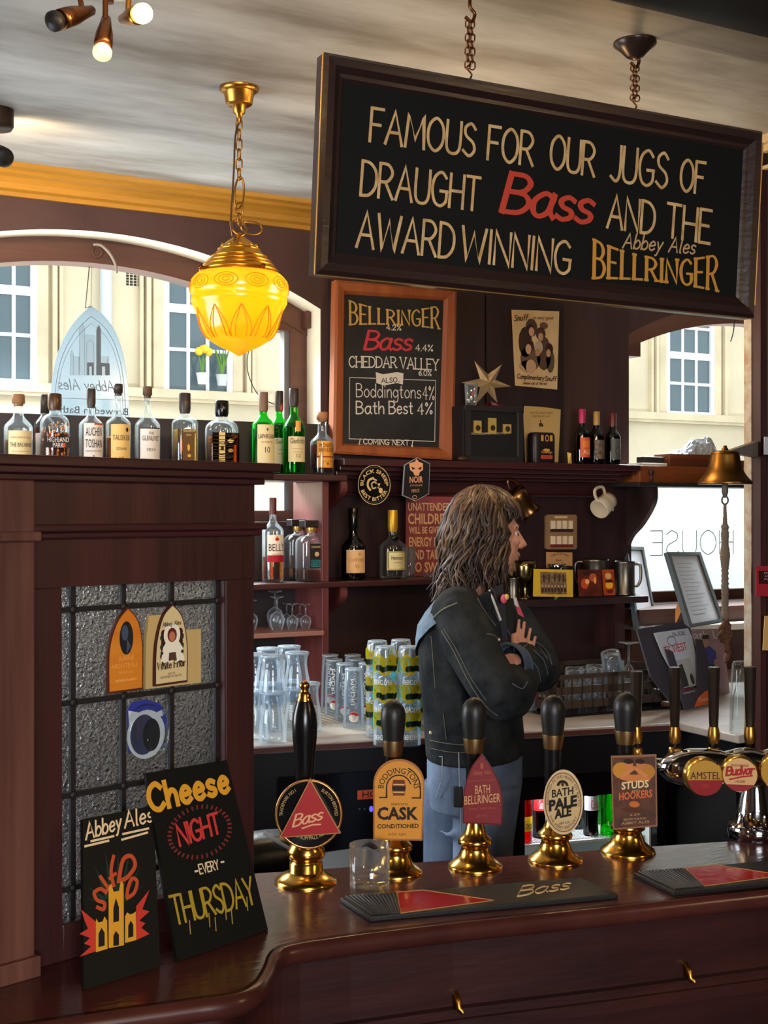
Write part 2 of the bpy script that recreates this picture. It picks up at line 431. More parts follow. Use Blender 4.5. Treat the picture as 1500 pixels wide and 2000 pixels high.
# ------------------------------------------------------------------ things
def tag(o, label=None, cat=None, group=None, kind=None):
    if label: o['label'] = label
    if cat: o['category'] = cat
    if group: o['group'] = group
    if kind: o['kind'] = kind
    return o
def thing(name, label, cat, loc=(0, 0, 0), rz=0.0, group=None, mtx=None):
    o = bpy.data.objects.new(name, None); COL.objects.link(o); o.empty_display_size = 0.05
    if mtx is not None: o.matrix_world = mtx
    else: o.location = loc; o.rotation_euler = (0, 0, rz)
    return tag(o, label, cat, group)
def dup(root, loc, rz=0.0, label=None, group=None):
    r = root.copy(); COL.objects.link(r); r.location = loc; r.rotation_euler = (0, 0, rz)
    if label: r['label'] = label
    if group: r['group'] = group
    for ch in list(root.children):
        c = ch.copy(); COL.objects.link(c); c.parent = r
        for g in ch.children:
            d = g.copy(); COL.objects.link(d); d.parent = c
    return r
def struct(name, mb, **k):
    o = mb.build(name, **k); o['kind'] = 'structure'; return o
class Fr:
    """a flat thing's own frame: origin, x along its foot, z up its face, y away from the viewer"""
    def __init__(s, O, ex, ez=Vector((0, 0, 1))):
        s.O = Vector(O); s.ex = Vector(ex).normalized(); ez = Vector(ez); s.ez = (ez-s.ex*ez.dot(s.ex)).normalized(); s.ey = s.ez.cross(s.ex)
        s.M = Matrix(((s.ex.x, s.ey.x, s.ez.x, s.O.x), (s.ex.y, s.ey.y, s.ez.y, s.O.y), (s.ex.z, s.ey.z, s.ez.z, s.O.z), (0, 0, 0, 1)))
    def L(s, px, py, off=0.0):
        r = ray(px, py); O = s.O+s.ey*off; t = (O-CAM).dot(s.ey)/r.dot(s.ey); p = CAM+r*t-s.O
        return (p.dot(s.ex), p.dot(s.ez))
    def pts(s, lst, off=0.0): return [s.L(a, b, off) for a, b in lst]
    def write(s, mb, text, p0, p1, h, pen, off, **k):
        """lettering from photo point p0 to p1 along the baseline, h and pen in photo pixels"""
        a, b = s.L(*p0, off), s.L(*p1, off); c = s.L(p0[0], p0[1]-h, off)
        hh = abs(c[1]-a[1]); q = hh/h
        mb.write(text, a[0], a[1], hh, pen*q, width=b[0]-a[0], y=off, slope=(b[1]-a[1])/(b[0]-a[0]), **k)
    def type(s, mb, text, p0, p1, h, off, **k):
        a, b = s.L(*p0, off), s.L(*p1, off); c = s.L(p0[0], p0[1]-h, off)
        mb.type(text, a[0], a[1], abs(c[1]-a[1]), width=b[0]-a[0], y=off, align='l', slope=(b[1]-a[1])/(b[0]-a[0]), **k)
def wall_fr(px, py, Y): return Fr(atY(px, py, Y), (1, 0, 0))
# ================================================================== THE SETTING
WY, CEIL = 4.2, 2.85
CEILM = mat('smoke_stained_ceiling', (184, 186, 184), 0.5, col2=(122, 118, 110), vscale=2.2, stretch=(0.6, 2.2, 1), bump=0.15, bscale=25)
WALLM = mat('maroon_wall_paint', (80, 56, 54), 0.6, var=0.12, vscale=3, bump=0.1, bscale=50)
GOLDP = mat('ochre_gold_cornice', (186, 134, 46), 0.35, var=0.15, vscale=3, stretch=(0.3, 2, 2))
DARKW = mat('dark_room_wall', (58, 44, 40), 0.7)
FLOORM = wood('bar_floor_boards', (60, 44, 36), (42, 30, 26), 0.5)
struct('floor', MB(FLOORM).box(-3.2, 6.5, -3.7, 4.5, -0.1, 0))
c = MB(CEILM); c.box(-3.2, 6.5, 2.265, 4.5, CEIL, CEIL+0.12); struct('ceiling', c)
c = MB(mat('grey_beam_soffit', (150, 148, 142), 0.5, col2=(96, 92, 88), vscale=2.5, stretch=(0.5, 3, 1))); c.box(-3.2, 6.5, 2.10, 2.265, 2.82, 2.97); struct('trim_1', c)
c = MB(mat('dark_painted_beam', (22, 18, 18), 0.5)); c.box(-3.2, 6.5, -3.7, 2.10, 2.80, 2.97); struct('trim_2', c)
struct('wall_left', MB(DARKW).box(-3.2, -3.1, -3.7, 4.5, 0, 2.97))
struct('wall_right', MB(DARKW).box(6.4, 6.5, -3.7, 4.5, 0, 2.97))
struct('wall_front', MB(DARKW).box(-3.2, 6.5, -3.7, -3.6, 0, 2.97))
# back wall with two segmental-arched windows
W1, W2, HALF, ZS, RISE = 1.135, 4.19, 0.815, 2.478, 0.20
RR = (HALF**2+RISE**2)/(2*RISE)
def archz(dx, half=HALF, zs=ZS, rise=RISE):
    R = (half*half+rise*rise)/(2*rise); return zs+rise-R+math.sqrt(max(R*R-dx*dx, 0))
S1, S2, GY = 1.69, 1.335, 4.35
w = MB(WALLM)
def wbox(x0, x1, z0, z1): w.m(WALLM).box(x0, x1, WY, WY+0.3, z0, z1)
wbox(-3.2, W1-HALF, 0, CEIL); wbox(W1+HALF, W2-HALF, 0, CEIL); wbox(W2+HALF, 6.5, 0, CEIL)
for wc, sill in ((W1, S1), (W2, S2)):
    wbox(wc-HALF, wc+HALF, 0, sill)
    N = 24
    for i in range(N):
        a, b = -HALF+2*HALF*i/N, -HALF+2*HALF*(i+1)/N
        za, zb = archz(a), archz(b)
        w.m(WALLM).add([(wc+a, WY, za), (wc+b, WY, zb), (wc+b, WY, CEIL), (wc+a, WY, CEIL)], [(0, 1, 2, 3)])
        w.add([(wc+a, WY+.3, za), (wc+b, WY+.3, zb), (wc+b, WY+.3, CEIL), (wc+a, WY+.3, CEIL)], [(3, 2, 1, 0)])
        w.m(CREAM).add([(wc+a, WY-.001, za-.001), (wc+b, WY-.001, zb-.001), (wc+b, WY+.3, zb-.001), (wc+a, WY+.3, za-.001)], [(0, 1, 2, 3)])
    for sx in (-1, 1):
        x = wc+sx*(HALF-.001)
        w.m(CREAM).add([(x, WY-.001, sill), (x, WY+.3, sill), (x, WY+.3, ZS), (x, WY-.001, ZS)], [(0, 1, 2, 3)])
struct('wall_back', w, fix=False)
# window frames and panes
WFR = wood('brown_window_frame', (104, 68, 56), (78, 48, 40), 0.4, 'x')
def window(n, wc, sill, lower):
    fr = MB(WFR); t = 0.066
    x0, x1 = wc-HALF, wc+HALF
    for sx in (-1, 1):
        a = wc+sx*HALF; fr.box(min(a, a-sx*t), max(a, a-sx*t), GY-.03, GY+.05, sill, ZS)
    fr.box(x0, x1, GY-.04, GY+.06, sill, sill+.045)
    N = 28; ring = []
    for i in range(N):
        a, b = -HALF+2*HALF*i/N, -HALF+2*HALF*(i+1)/N
        v = []
        for y in (GY-.034, GY+.054):
            for q, d in ((a, 0), (b, 0), (b, -.085), (a, -.085)): v.append((wc+q, y, archz(q)+d))
        fr.add(v, [(0, 1, 2, 3), (7, 6, 5, 4), (3, 2, 6, 7), (0, 4, 5, 1)])
    for sx in (-1, 1): a = wc+sx*HALF; fr.box(min(a, a-sx*.17), max(a, a-sx*.17), GY-.028, GY+.045, ZS-.07, ZS+.09); fr.box(min(a, a-sx*.02), max(a, a-sx*.02), WY+.08, GY, ZS-.06, ZS+.004)
    root = struct('window_%d' % n, fr)
    m = MB(mat('grey_sash_bead', (120, 122, 126), 0.35))
    for sx in (-1, 1):
        a = wc+sx*(HALF-t); m.box(min(a, a-sx*.02), max(a, a-sx*.02), GY-.012, GY+.03, sill+.045, ZS-.03)
    m.build('bead', root)
    g = MB(PANE); pts = [(x0+t, sill+.04)]+[(x1-t, sill+.04)]
    for i in range(21):
        q = (HALF-t)*(1-2*i/20); pts.append((wc+q, archz(q)-.08))
    g.flat(pts, GY+.012); g.build('pane', root)
    if lower:
        lf = MB(sheet('frosted_pane', (108, 112, 110), 0.75, 0.16)); z1 = lower
        lf.flat([(x0+t, sill+.045), (x1-t, sill+.045), (x1-t, z1), (x0+t, z1)], GY+.004)
        lf.build('frosted_pane', root)
    return root
win1 = window(1, W1, S1, None)
win2 = window(2, W2, S2, 1.86)
# clear etched capitals on the frosted pane of the right window, read from the street
fr = wall_fr(1350, 1060, GY+.002); e = MB(sheet('etched_clear', (84, 90, 90), 0.7, 0.1))
a, b = fr.L(1270, 1085), fr.L(1432, 1085); zt = fr.L(1270, 1037)[1]
e.write('HOUSE', a[0], a[1], zt-a[1], .004, width=b[0]-a[0], flip=True)
o = e.build('etched_lettering'); o.matrix_world = fr.M; o.parent = win2
# cornice along the back wall
prof = [(0, 2.762), (.012, 2.762), (.014, 2.776), (.03, 2.782), (.034, 2.80), (.05, 2.815), (.07, 2.822), (.075, 2.832), (.10, 2.836), (.105, 2.85), (0, 2.85)]
c = MB(GOLDP); n = len(prof)
c.add([(-3.1, WY-a, b) for a, b in prof]+[(5.5, WY-a, b) for a, b in prof], [(i, (i+1) % n, n+(i+1) % n, n+i) for i in range(n)]+[tuple(range(n))])
struct('trim_3', c)
# right-hand post at the end of the bar's return
pc = atZ(1465, 1441, 1.05)
c = MB(mat('chipped_lit_moulding', (176, 174, 160), 0.55, col2=(150, 120, 90), vscale=30)); c.box(pc.x+.004, pc.x+.026, pc.y, pc.y+.03, 1.05, 2.83)  # pale edge trim; daylight on the post's left face is put into its colour
c.m(MAHOGV).box(pc.x+.008, pc.x+.06, pc.y-.035, pc.y+.02, 0, 2.83)
c.m(mat('black_brown_post', (36, 27, 26), 0.45)).box(pc.x+.03, pc.x+.5, pc.y-.06, pc.y+.05, 0, 2.83)
c.m(mat('pale_cornice', (204, 178, 132), 0.5))
for k, (z0, z1, o_) in enumerate(((2.825, 2.85, .05), (2.805, 2.825, .035), (2.765, 2.805, .012), (2.755, 2.765, .03))): c.box(pc.x+.045-o_, pc.x+.5, pc.y-.07-o_, pc.y+.06, z0, z1)
post = struct('trim_4', c)
# frame of an assumed, unseen side window at the far left, behind the bar
c = MB(WFR)
for a_, b_, z0, z1 in ((2.74, 2.80, 1.1, 2.15), (3.90, 3.96, 1.1, 2.15), (2.74, 3.96, 1.1, 1.16), (2.74, 3.96, 2.09, 2.15)): c.box(-.46, -.40, a_, b_, z0, z1)
c.m(WALLM).box(-.46, -.42, 2.62, 2.74, 0, 2.82); c.box(-.46, -.42, 3.96, 4.2, 0, 2.82); c.box(-.46, -.42, 2.74, 3.96, 0, 1.1); c.box(-.46, -.42, 2.74, 3.96, 2.15, 2.82); struct('trim_5', c)
# black-brown panelling between the windows, with grooves
gx = [atY(947, 700, 4.18).x, atY(1100, 700, 4.18).x]
c = MB(PANEL); c.box(W1+HALF+.03, gx[0]-.004, 4.175, WY, 1.9, 2.76); c.box(gx[0]+.004, gx[1], 4.175, WY, 1.9, 2.76)
c.m(wood('brown_upper_wall', (78, 54, 48), (66, 44, 40), 0.5, 'z')).box(gx[1]+.006, W2-HALF-.002, 4.188, WY, 1.9, 2.76)
c.m(PANEL).box(gx[0]-.003, gx[0]+.003, 4.19, WY, 1.9, 2.76)
struct('trim_6', c)
# ------------------------------------------------------------------ across the street
STONE = mat('bath_stone', (206, 196, 168), 0.9, var=0.05, vscale=0.7, bump=0.1, bscale=5)
STONED = mat('bath_stone_dressing', (208, 195, 164), 0.9, var=0.06, vscale=2)
WINGL = mat('dark_sash_glass', (86, 104, 110), 0.08, spec=0.6)
FY = 14.0
bld = thing('terraced_building', 'cream stone building with white sash windows across the street', 'building', (0, FY, 0))
street = MB(mat('street_paving', (190, 188, 182), 0.9)); street.box(-12, 30, 4.55, 7.6, -.4, -.2); street.m(mat('dark_asphalt', (58, 58, 60), 0.9)).box(-12, 30, 7.6, FY+.2, -.4, -.24); struct('street', street)
def F(px, py):
    p = atY(px, py, FY); return p.x, p.z
f = MB(STONE); f.box(-14, 32, 0, .6, -.3, 14)
f.build('wall', bld)
SC = MB(STONED)
za = F(270, 776)[1]
SC.box(-14, 32, -.12, .01, za-.0, za+.10); SC.box(-14, 32, -.09, .01, za-.04, za); SC.build('string_course', bld)
def sash(pl, pr, pyb, cols, rows, top_z, rowh):
    x0, zb = F(pl, pyb); x1 = F(pr, pyb)[0]
    fm = MB(WHITEP); fw = .07; zt = top_z
    for a, b in ((x0-fw, x0), (x1, x1+fw)): fm.box(a, b, -.05, .02, zb, zt)
    fm.box(x0-fw, x1+fw, -.07, .02, zb-.07, zb); 
    for i in range(1, cols):
        x = x0+(x1-x0)*i/cols; fm.box(x-.02, x+.02, -.03, .02, zb, zt)
    z = zb; k = 0
    while z < zt-.1:
        z += rowh; k += 1; t = .05 if k % rows == 0 else .02
        fm.box(x0, x1, -.035, .02, z-t, z+t)
    o = fm.build('window', bld); g = MB(WINGL); g.box(x0, x1, -.012, .02, zb, zt); g.build('pane', o)
    d = MB(STONED)
    for s, x in ((-1, x0-fw), (1, x1+fw)):
        for q, w_, y in ((0, .12, -.06), (.16, .05, -.1), (.24, .04, -.07)):
            a = x+s*q; b = a+s*w_; d.box(min(a, b), max(a, b), y, .01, zb-.1, zt)
    d.build('window_surround', bld)
    return zb
rowh = F(330, 680)[1]-F(330, 762)[1]
sash(-40, 58, 738, 3, 2, 6.5, rowh); sash(328, 441, 762, 3, 2, 6.5, rowh*.98); sash(1304, 1384, 803, 3, 2, 6.5, F(1304, 748)[1]-F(1304, 803)[1])
a = F(190, 600)[0]; b = F(213, 600)[0]
MB(mat('grey_downpipe', (196, 204, 212), 0.4)).lathe([((b-a)/2, 0), ((b-a)/2, 9)], 12, ((a+b)/2, -.12, 0)).build('downpipe', bld)
v = MB(BLACKM)
for i in range(5):
    for j in range(5):
        x, z = F(249+i*7.4, 533+i*.6+j*5.6); v.box(x-.015, x+.015, -.004, .01, z-.012, z+.012)
v.build('air_vent', bld)
# things on the far window sills
def farpot(px, py, label, name, col, flower):
    x, z = F(px, py); t = thing(name, label, 'potted plant', (x, FY-.075-.03, z))
    t.location = (x, FY-.16, z)
    MB(mat('pot_%s' % name, col, 0.5)).lathe([(.05, 0), (.07, .12), (.075, .13)], 14).build('pot', t)
    l = MB(mat('far_leaf', (96, 140, 60), 0.6))
    for k in range(14 if not flower else 5):
        a = k*2.4; r = .09 if not flower else .05; l.tube([(0, 0, .1), (r*.4*math.cos(a), r*.3*math.sin(a), .25), (r*math.cos(a), r*.4*math.sin(a), .42 if not flower else .34)], [.012, .01, .003], 5)
    l.build('leaves', t)
    if flower:
        q = MB(mat('far_yellow', (246, 206, 60), 0.6))
        for k in range(4): q.ball((.06*math.cos(k*1.6)+.02, .03*math.sin(k*1.6), .38+.03*(k % 2)), .05, n=10, k=6)
        q.build('flower', t)
farpot(386, 753, 'yellow flowers in a pot behind the sash window across the street', 'flower_pot', (232, 232, 226), True)
farpot(424, 756, 'grassy green plant in a pale pot on the far window sill', 'potted_plant', (200, 206, 204), False)
# ================================================================== BACK BAR JOINERY
bb = thing('back_bar', 'dark mahogany back bar with shelves, mantel and scroll brackets', 'back bar', (0, 0, 0))
XD = 1.847
xm0, xm1 = XD, atY(1252, 910, 4.0).x
# lower panelling of the wall between the windows
c = MB(PANELD)
c.box(XD, W2-HALF-.004, 4.17, WY-.002, 1.05, 1.9)
for px in (880, 1060, 1150):
    x = atY(px, 1000, 4.16).x; c.box(x-.004, x+.004, 4.16, 4.175, 1.4, 1.82)
c.build('backboard', bb)
c = MB(MAHOG)
for z0, z1, d in ((1.895, 1.92, .2), (1.878, 1.895, .17), (1.862, 1.878, .14), (1.85, 1.862, .11), (1.80, 1.85, .05), (1.79, 1.80, .065)):
    c.box(XD+.1, xm1-(.2-d)*.6, WY-d, WY-.003, z0, z1)
c.build('mantel', bb, .003)
# bottle shelf across the left window, with its dark backboard
c = MB(MAHOG); c.box(.1, atY(672, 935, 3.93).x, 3.90, 4.17, 1.836, 1.858); c.build('upper_shelf', bb, .004)
c = MB(mat('black_shelf_back', (46, 38, 40), 0.45)); c.box(.1, W1+HALF+.06, 4.15, 4.19, 1.858, 2.05); c.build('shelf_back', bb)
xl = atY(470, 1140, 3.95).x; x2 = atY(900, 1130, 3.95).x
c = MB(MAHOG); c.box(.2, x2+.12, 3.93, 4.17, 1.468, 1.488); c.build('lower_shelf', bb, .004)
c = MB(mat('pale_worn_shelf', (150, 104, 92), 0.35)); c.box(.2, XD-.012, 3.92, 4.17, 1.305, 1.322); c.build('glass_shelf', bb, .003)
c = MB(mat('black_cubby_back', (40, 30, 33), 0.5)); c.box(.1, XD, 4.172, 4.195, 1.05, 1.695); c.build('cubby_back', bb)
c = MB(wood('lit_mahogany', (116, 58, 54), (86, 40, 38), 0.42, 'z'))  # lighter copy of the mahogany, side daylight put into the colour
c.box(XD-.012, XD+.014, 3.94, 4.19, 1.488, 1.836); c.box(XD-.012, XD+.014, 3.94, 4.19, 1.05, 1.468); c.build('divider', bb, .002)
def bracket(x, z1, z0, d, t=.024, mt=None):
    P = [(WY-.005, z1), (WY-d, z1)]+catmull([(WY-d, z1), (WY-d+.004, z1-(z1-z0)*.25), (WY-d*.62, z1-(z1-z0)*.55), (WY-d*.25, z1-(z1-z0)*.75), (WY-.01, z0)], 6)
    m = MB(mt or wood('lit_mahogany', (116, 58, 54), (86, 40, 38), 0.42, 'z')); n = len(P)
    m.add([(x, a, b) for a, b in P]+[(x+t, a, b) for a, b in P], [tuple(range(n)), tuple(range(2*n-1, n-1, -1))]+[(i, (i+1) % n, n+(i+1) % n, n+i) for i in range(n)])
    m.build('scroll_bracket', bb)
bracket(1.912, 1.836, 1.68, .25); bracket(1.912, 1.468, 1.30, .25); bracket(W2-HALF-.03, 1.84, 1.55, .2, .024, PANEL)
# shelf to the right of the barman
c = MB(PANELD); xr = atY(1264, 1165, 3.99).x; c.box(2.55, xr, 3.98, 4.17, 1.365, 1.392); c.build('tankard_shelf', bb, .003)
c = MB(MAHOGV); x = atY(1222, 1200, 4.0).x; c.box(x-.03, x+.02, 4.03, 4.17, 1.18, 1.365); c.build('shelf_bracket', bb)
# thin gallery shelf across the right window
c = MB(wood('black_thin_shelf', (58, 48, 46), (44, 36, 36), 0.4)); c.box(W2-HALF-.12, W2+HALF, 3.98, 4.17, 1.832, 1.85); c.build('window_shelf', bb, .003)
gp = atY(1272, 942, 4.0); c = MB(MAHOG).lathe([(.012, 0), (.006, .006), (.006, .03), (.011, .038), (.012, .046), (.006, .055)], 14, (gp.x, 4.0, 1.85)); c.build('gallery_knob', bb)
# right window sill board
c = MB(WFR); c.box(W2-HALF-.1, W2+HALF, 4.0, 4.199, 1.27, 1.334); c.m(mat('pale_sill', (226, 226, 220), 0.4)).box(W2-HALF-.06, W2+HALF, 3.90, 4.199, 1.245, 1.27); c.m(WFR).box(W2-HALF-.06, W2+HALF, 4.1, 4.199, 1.05, 1.245)
struct('trim_7', c)
# ------------------------------------------------------------------ back counter
ctr = thing('back_counter', 'L-shaped back counter with wet pale top and dark front', 'counter', (0, 0, 0))
xr0 = 2.73
fy = lambda x: 3.40+(x-1.36)*(-.19)
CTOP = mat('worn_counter_top', (188, 180, 172), 0.32, col2=(150, 138, 130), vscale=6, bump=0.1, bscale=30)
m = MB(CTOP); pl = [(.1, fy(.1)), (xr0, fy(xr0)), (xr0, 2.87), (3.6, 2.87), (4.9, 2.87), (4.9, 4.19), (.1, 4.165)]
m.slab(pl, 1.025, 1.05); m.build('worktop', ctr, .004)
m = MB(wood('counter_edge', (92, 50, 42), (66, 34, 30), .4)); m.slab([(.1, fy(.1)-.012), (xr0-.01, fy(xr0)-.012), (xr0-.01, fy(xr0)), (.1, fy(.1))], 1.03, 1.045); m.build('edge_strip', ctr)
BLK = mat('black_under_counter', (18, 17, 20), 0.4)
xa, xb = atY(1004, 1550, 3.3).x, atY(1296, 1550, 3.2).x
m = MB(BLK); m.slab([(.1, fy(.1)+.04), (xa-.02, fy(xa)+.04), (xa-.02, 4.1), (.1, 4.1)], 0, 1.025)
m.slab([(xr0+.04, 2.92), (4.9, 2.92), (4.9, 4.15), (xr0+.04, 4.15)], 0, 1.025); m.slab([(xa-.02, fy(xa)+.03), (xr0+.04, fy(xr0)+.03), (xr0+.04, fy(xr0)+.06), (xa-.02, fy(xa)+.06)], .90, 1.025)
m.build('front_panel', ctr)
# beaded drip matting on the counter under the glasses
m = MB(mat('ribbed_bar_matting', (206, 198, 184), 0.5, bump=0.4, bscale=120)); 
q = [atZ(500, 1446, 1.052), atZ(600, 1443, 1.052), atZ(690, 1438, 1.052), atZ(832, 1431, 1.052)]
m.slab([(.55, 3.55), (q[0].x, q[0].y+.02), (q[1].x, q[1].y+.02), (q[2].x, q[2].y+.03), (q[3].x, q[3].y), (q[3].x, 4.1), (.55, 4.1)], 1.05, 1.054)
for k in range(58):
    x = .6+k*.024
    m.box(x, x+.009, 3.56, 4.05, 1.054, 1.0555)
tag(m.build('drip_matting'), 'pale ribbed drip matting under the upturned glasses', 'matting')
# glass washer front
gw0, gw1 = atY(560, 1500, 3.34), atY(834, 1500, 3.3)
gwf = Fr(Vector((gw0.x, fy(gw0.x)+.03, .25)), Vector((1, -.19, 0)))
gw = thing('glass_washer', 'black glass washer with orange label and blue light below counter', 'appliance', mtx=gwf.M)
wd = gw1.x-gw0.x
MB(BLACKG).box(0, wd, -.004, .007, .02, .70).build('door', gw, .003)
m = MB(mat('orange_label', (226, 92, 52), .5)); a, b = gwf.L(698, 1562, -.006), gwf.L(760, 1540, -.006); m.rect(a[0], b[0], a[1], b[1], -.006)
m.m(ink((30, 20, 22))); gwf.type(m, 'HOT', (708, 1558), (750, 1557), 13, -.007); m.build('warning_label', gw)
m = MB(mat('blue_led', (70, 60, 255), .4, emit=(70, 60, 255), estr=3)); a = gwf.L(725, 1580, -.007); m.disc(a[0], a[1], .006, .009, -.007); m.m(STEEL)
for px in (702, 712): a = gwf.L(px, 1580, -.006); m.disc(a[0], a[1], .003, None, -.006)
m.build('indicator', gw)
# ------------------------------------------------------------------ bottle fridge
fg = thing('bottle_fridge', 'lit under-counter bottle fridge with white wire shelf', 'fridge', (0, 0, 0))
fz = lambda x: fy(x)+.05
m = MB(BLACKG); yb = 3.78
def sl(x0, x1, z0, z1, d0, d1): m.slab([(x0, fz(x0)+d0), (x1, fz(x1)+d0), (x1, d1 if d1 > 2 else fz(x1)+d1), (x0, d1 if d1 > 2 else fz(x0)+d1)], z0, z1)
sl(xa, xa+.03, .1, .90, 0, yb); sl(xb-.03, xb, .1, .90, 0, yb); sl(xa, xb, .06, .12, 0, yb); sl(xa, xb, .88, .90, 0, yb); sl(xa, xb, .825, .90, -.01, .03)
m.build('cabinet', fg)
m = MB(mat('white_fridge_liner', (236, 240, 242), .4)); m.box(xa+.03, xb-.03, yb-.01, yb, .12, .88); sl(xa+.03, xb-.03, .875, .88, .03, yb); sl(xb-.036, xb-.03, .12, .88, .03, yb); sl(xa+.03, xa+.036, .12, .88, .03, yb); m.build('liner', fg)
m = MB(WHITEP); ZSH = .672
for k in range(44):
    x = xa+.04+(xb-xa-.08)*k/43; m.box(x, x+.004, fz(x)+.06, yb-.01, ZSH-.004, ZSH)
for d in (.05, .12, .25): sl(xa+.035, xb-.035, ZSH-.012, ZSH-.004, d, d+.012)
m.build('wire_shelf', fg)
m = MB(mat('fridge_tube', (255, 255, 255), .4, emit=(225, 240, 255), estr=4)); m.box(xa+.05, xb-.05, fz(xa)-.02+.06, fz(xa)+.06, .858, .872); m.build('light_tube', fg)
fl = lamp('fridge_light', 'AREA', ((xa+xb)/2, (fz(xa)+fz(xb))/2+.08, .855), 2.2, (.86, .95, 1), xb-xa-.1, ((xa+xb)/2, 3.6, .3), .03)
m = MB(STEEL); sl(xa, xb, .902, .906, -.012, -.006); m.build('door_track', fg)
# ================================================================== THE BAR
BZ = 1.06
def bz(px, py): p = atZ(px, py, BZ); return (p.x, p.y)
bar = thing('bar', 'varnished mahogany bar counter with moulded curved front', 'bar counter', (0, 0, 0))
back = [(-.5, 2.55), bz(300, 1722), bz(500, 1706), bz(1000, 1672), bz(1500, 1638), (3.3, 1.55)]
front = [(3.3, 1.42), bz(1700, 1708), bz(1500, 1733), bz(1200, 1766), bz(900, 1796), bz(700, 1820), bz(600, 1834)]
curve = catmull([bz(600, 1834), bz(548, 1845), bz(524, 1862), bz(512, 1890), bz(492, 1918), bz(455, 1936), bz(380, 1947)], 5)
left = [bz(200, 1972), bz(0, 2002), (-.5, 1.72)]
outl = back+front[:-1]+curve+left
edge = front[:-1]+curve+left
NB = len(edge)
def offset(pts, d):
    out = []
    for i in range(len(pts)):
        a, b = Vector(pts[max(i-1, 0)]), Vector(pts[min(i+1, len(pts)-1)]); t = (b-a).normalized(); n = Vector((-t.y, t.x))
        out.append((pts[i][0]+n.x*d, pts[i][1]+n.y*d))
    return out
m = MB(BARTOP); m.slab(outl, BZ-.03, BZ); 
m.build('bar_top', bar)
# rounded nosing that follows the front edge
sec = [(0, 0), (.010, -.002), (.017, -.009), (.019, -.02), (.014, -.031), (.002, -.036), (-.012, -.040), (-.03, -.041), (-.03, -.0305), (0, -.0305)]
offs = [offset(edge, d) for d, z in sec]
rr = [[(offs[k][i][0], offs[k][i][1], BZ+sec[k][1]) for k in range(len(sec))] for i in range(NB)]
m = MB(mat('varnished_nosing', (82, 42, 36), .26, col2=(58, 28, 24), vscale=5)); m.rings(rr, True, True, True); m.build('nosing', bar)
# moulded apron and front panel
m = MB(BARFRONT)
for d, z1, z0 in ((-.035, -.03, -.16), (-.02, -.155, -.175), (-.012, -.17, -.19), (-.045, -.19, -.8), (-.03, -.30, -.315), (-.02, -.8, -1.06)):
    o1 = offset(edge, d); o2 = offset(edge, d-.03)
    m.rings([[(a[0], a[1], BZ+z0), (a[0], a[1], BZ+z1), (b[0], b[1], BZ+z1), (b[0], b[1], BZ+z0)] for a, b in zip(o1, o2)], True, True, False)
m.build('front_panel', bar)
m = MB(BLK); m.slab(offset(back, .0)[1:4]+[(back[3][0], back[3][1]-.02), (back[2][0], back[2][1]-.02), (back[1][0], back[1][1]-.02)], .1, BZ-.03); m.build('back_panel', bar)
def coat_hook(px, py, label):
    t_, best = None, None
    for i in range(len(front)-2):
        a, b = offset(front, -.045)[i:i+2]
        ex = Vector((b[0]-a[0], b[1]-a[1], 0)); fr_ = Fr(Vector((b[0], b[1], 0)), -ex); x, z = fr_.L(px, py)
        if -.001 <= x <= ex.length: best = fr_.O+fr_.ex*x; best.z = z; rz = math.atan2(fr_.ex.y, fr_.ex.x)
    t = thing('coat_hook', label, 'hook', best, rz)
    MB(BRASSD).ball((0, -.004, 0), .011, .005, .018, 12, 8).build('back_plate', t)
    MB(BRASSD).tube([(0, -.004, .006), (0, -.018, .01), (0, -.028, .0), (0, -.03, -.01), (.006, -.036, -.016)], [.005, .005, .006, .006, .004], 8).build('prong', t)
coat_hook(884, 1945, 'small brass hook below the bar front, left of the two')
coat_hook(1330, 1888, 'small brass hook under the bar front, right of the two')
# ================================================================== BAR SCREEN AT LEFT
SD = math.radians(17.2)
sf = Fr(Vector((.365, 1.85, BZ)), Vector((math.cos(SD), math.sin(SD), 0)))
scr = thing('bar_screen', 'mahogany screen with leaded glass at the left end of bar', 'screen', mtx=sf.M)
L = lambda px, py, off=0.0: sf.L(px, py, off)
xs0 = -.5; xg0 = L(122, 1300)[0]; xg1 = L(440, 1300)[0]; xe = L(497, 1300)[0]; xp = L(69, 1200, -.02)[0]
H = 1.812-BZ
zz = lambda z: z-BZ
m = MB(MAHOG)
m.box(xs0, xe+.03, -.035, .10, zz(1.797), zz(1.812)); m.box(xs0, xe+.022, -.026, .09, zz(1.786), zz(1.797)); m.box(xs0, xe+.012, -.014, .07, zz(1.776), zz(1.786)); m.build('ledge', scr, .002)
m = MB(MAHOGV); m.box(xs0, xe, 0, .05, zz(1.712), zz(1.776)); m.box(xs0, xe, 0, .05, zz(1.618), zz(1.692)); m.build('rail', scr)
m = MB(MAHOG); m.box(xs0, xe+.016, -.016, .06, zz(1.700), zz(1.712)); m.box(xs0, xe+.010, -.010, .055, zz(1.690), zz(1.700)); m.build('moulding', scr, .003)
m = MB(MAHOGV); m.box(xg1, xe, 0, .05, 0, zz(1.618)); m.box(xp-.02, xg0, 0, .05, 0, zz(1.618)); m.box(xg0, xg1, 0, .05, 0, .055); m.build('stile', scr, .003)
m = MB(POSTW); m.box(xs0, xp, -.02, .045, .022, zz(1.776)); m.build('pilaster', scr, .003)
m = MB(POSTW); m.box(xs0, xp+.004, -.032, 0, zz(1.688), zz(1.702)); m.build('pilaster_moulding', scr, .002); m = MB(POSTW); m.box(xs0, xp+.004, -.03, 0, 0, .03); m.build('pilaster_foot', scr, .002)
TXG = mat('hammered_glass', (225, 228, 232), .12, trans=1.0, bump=.8, bscale=230, bdist=.008)
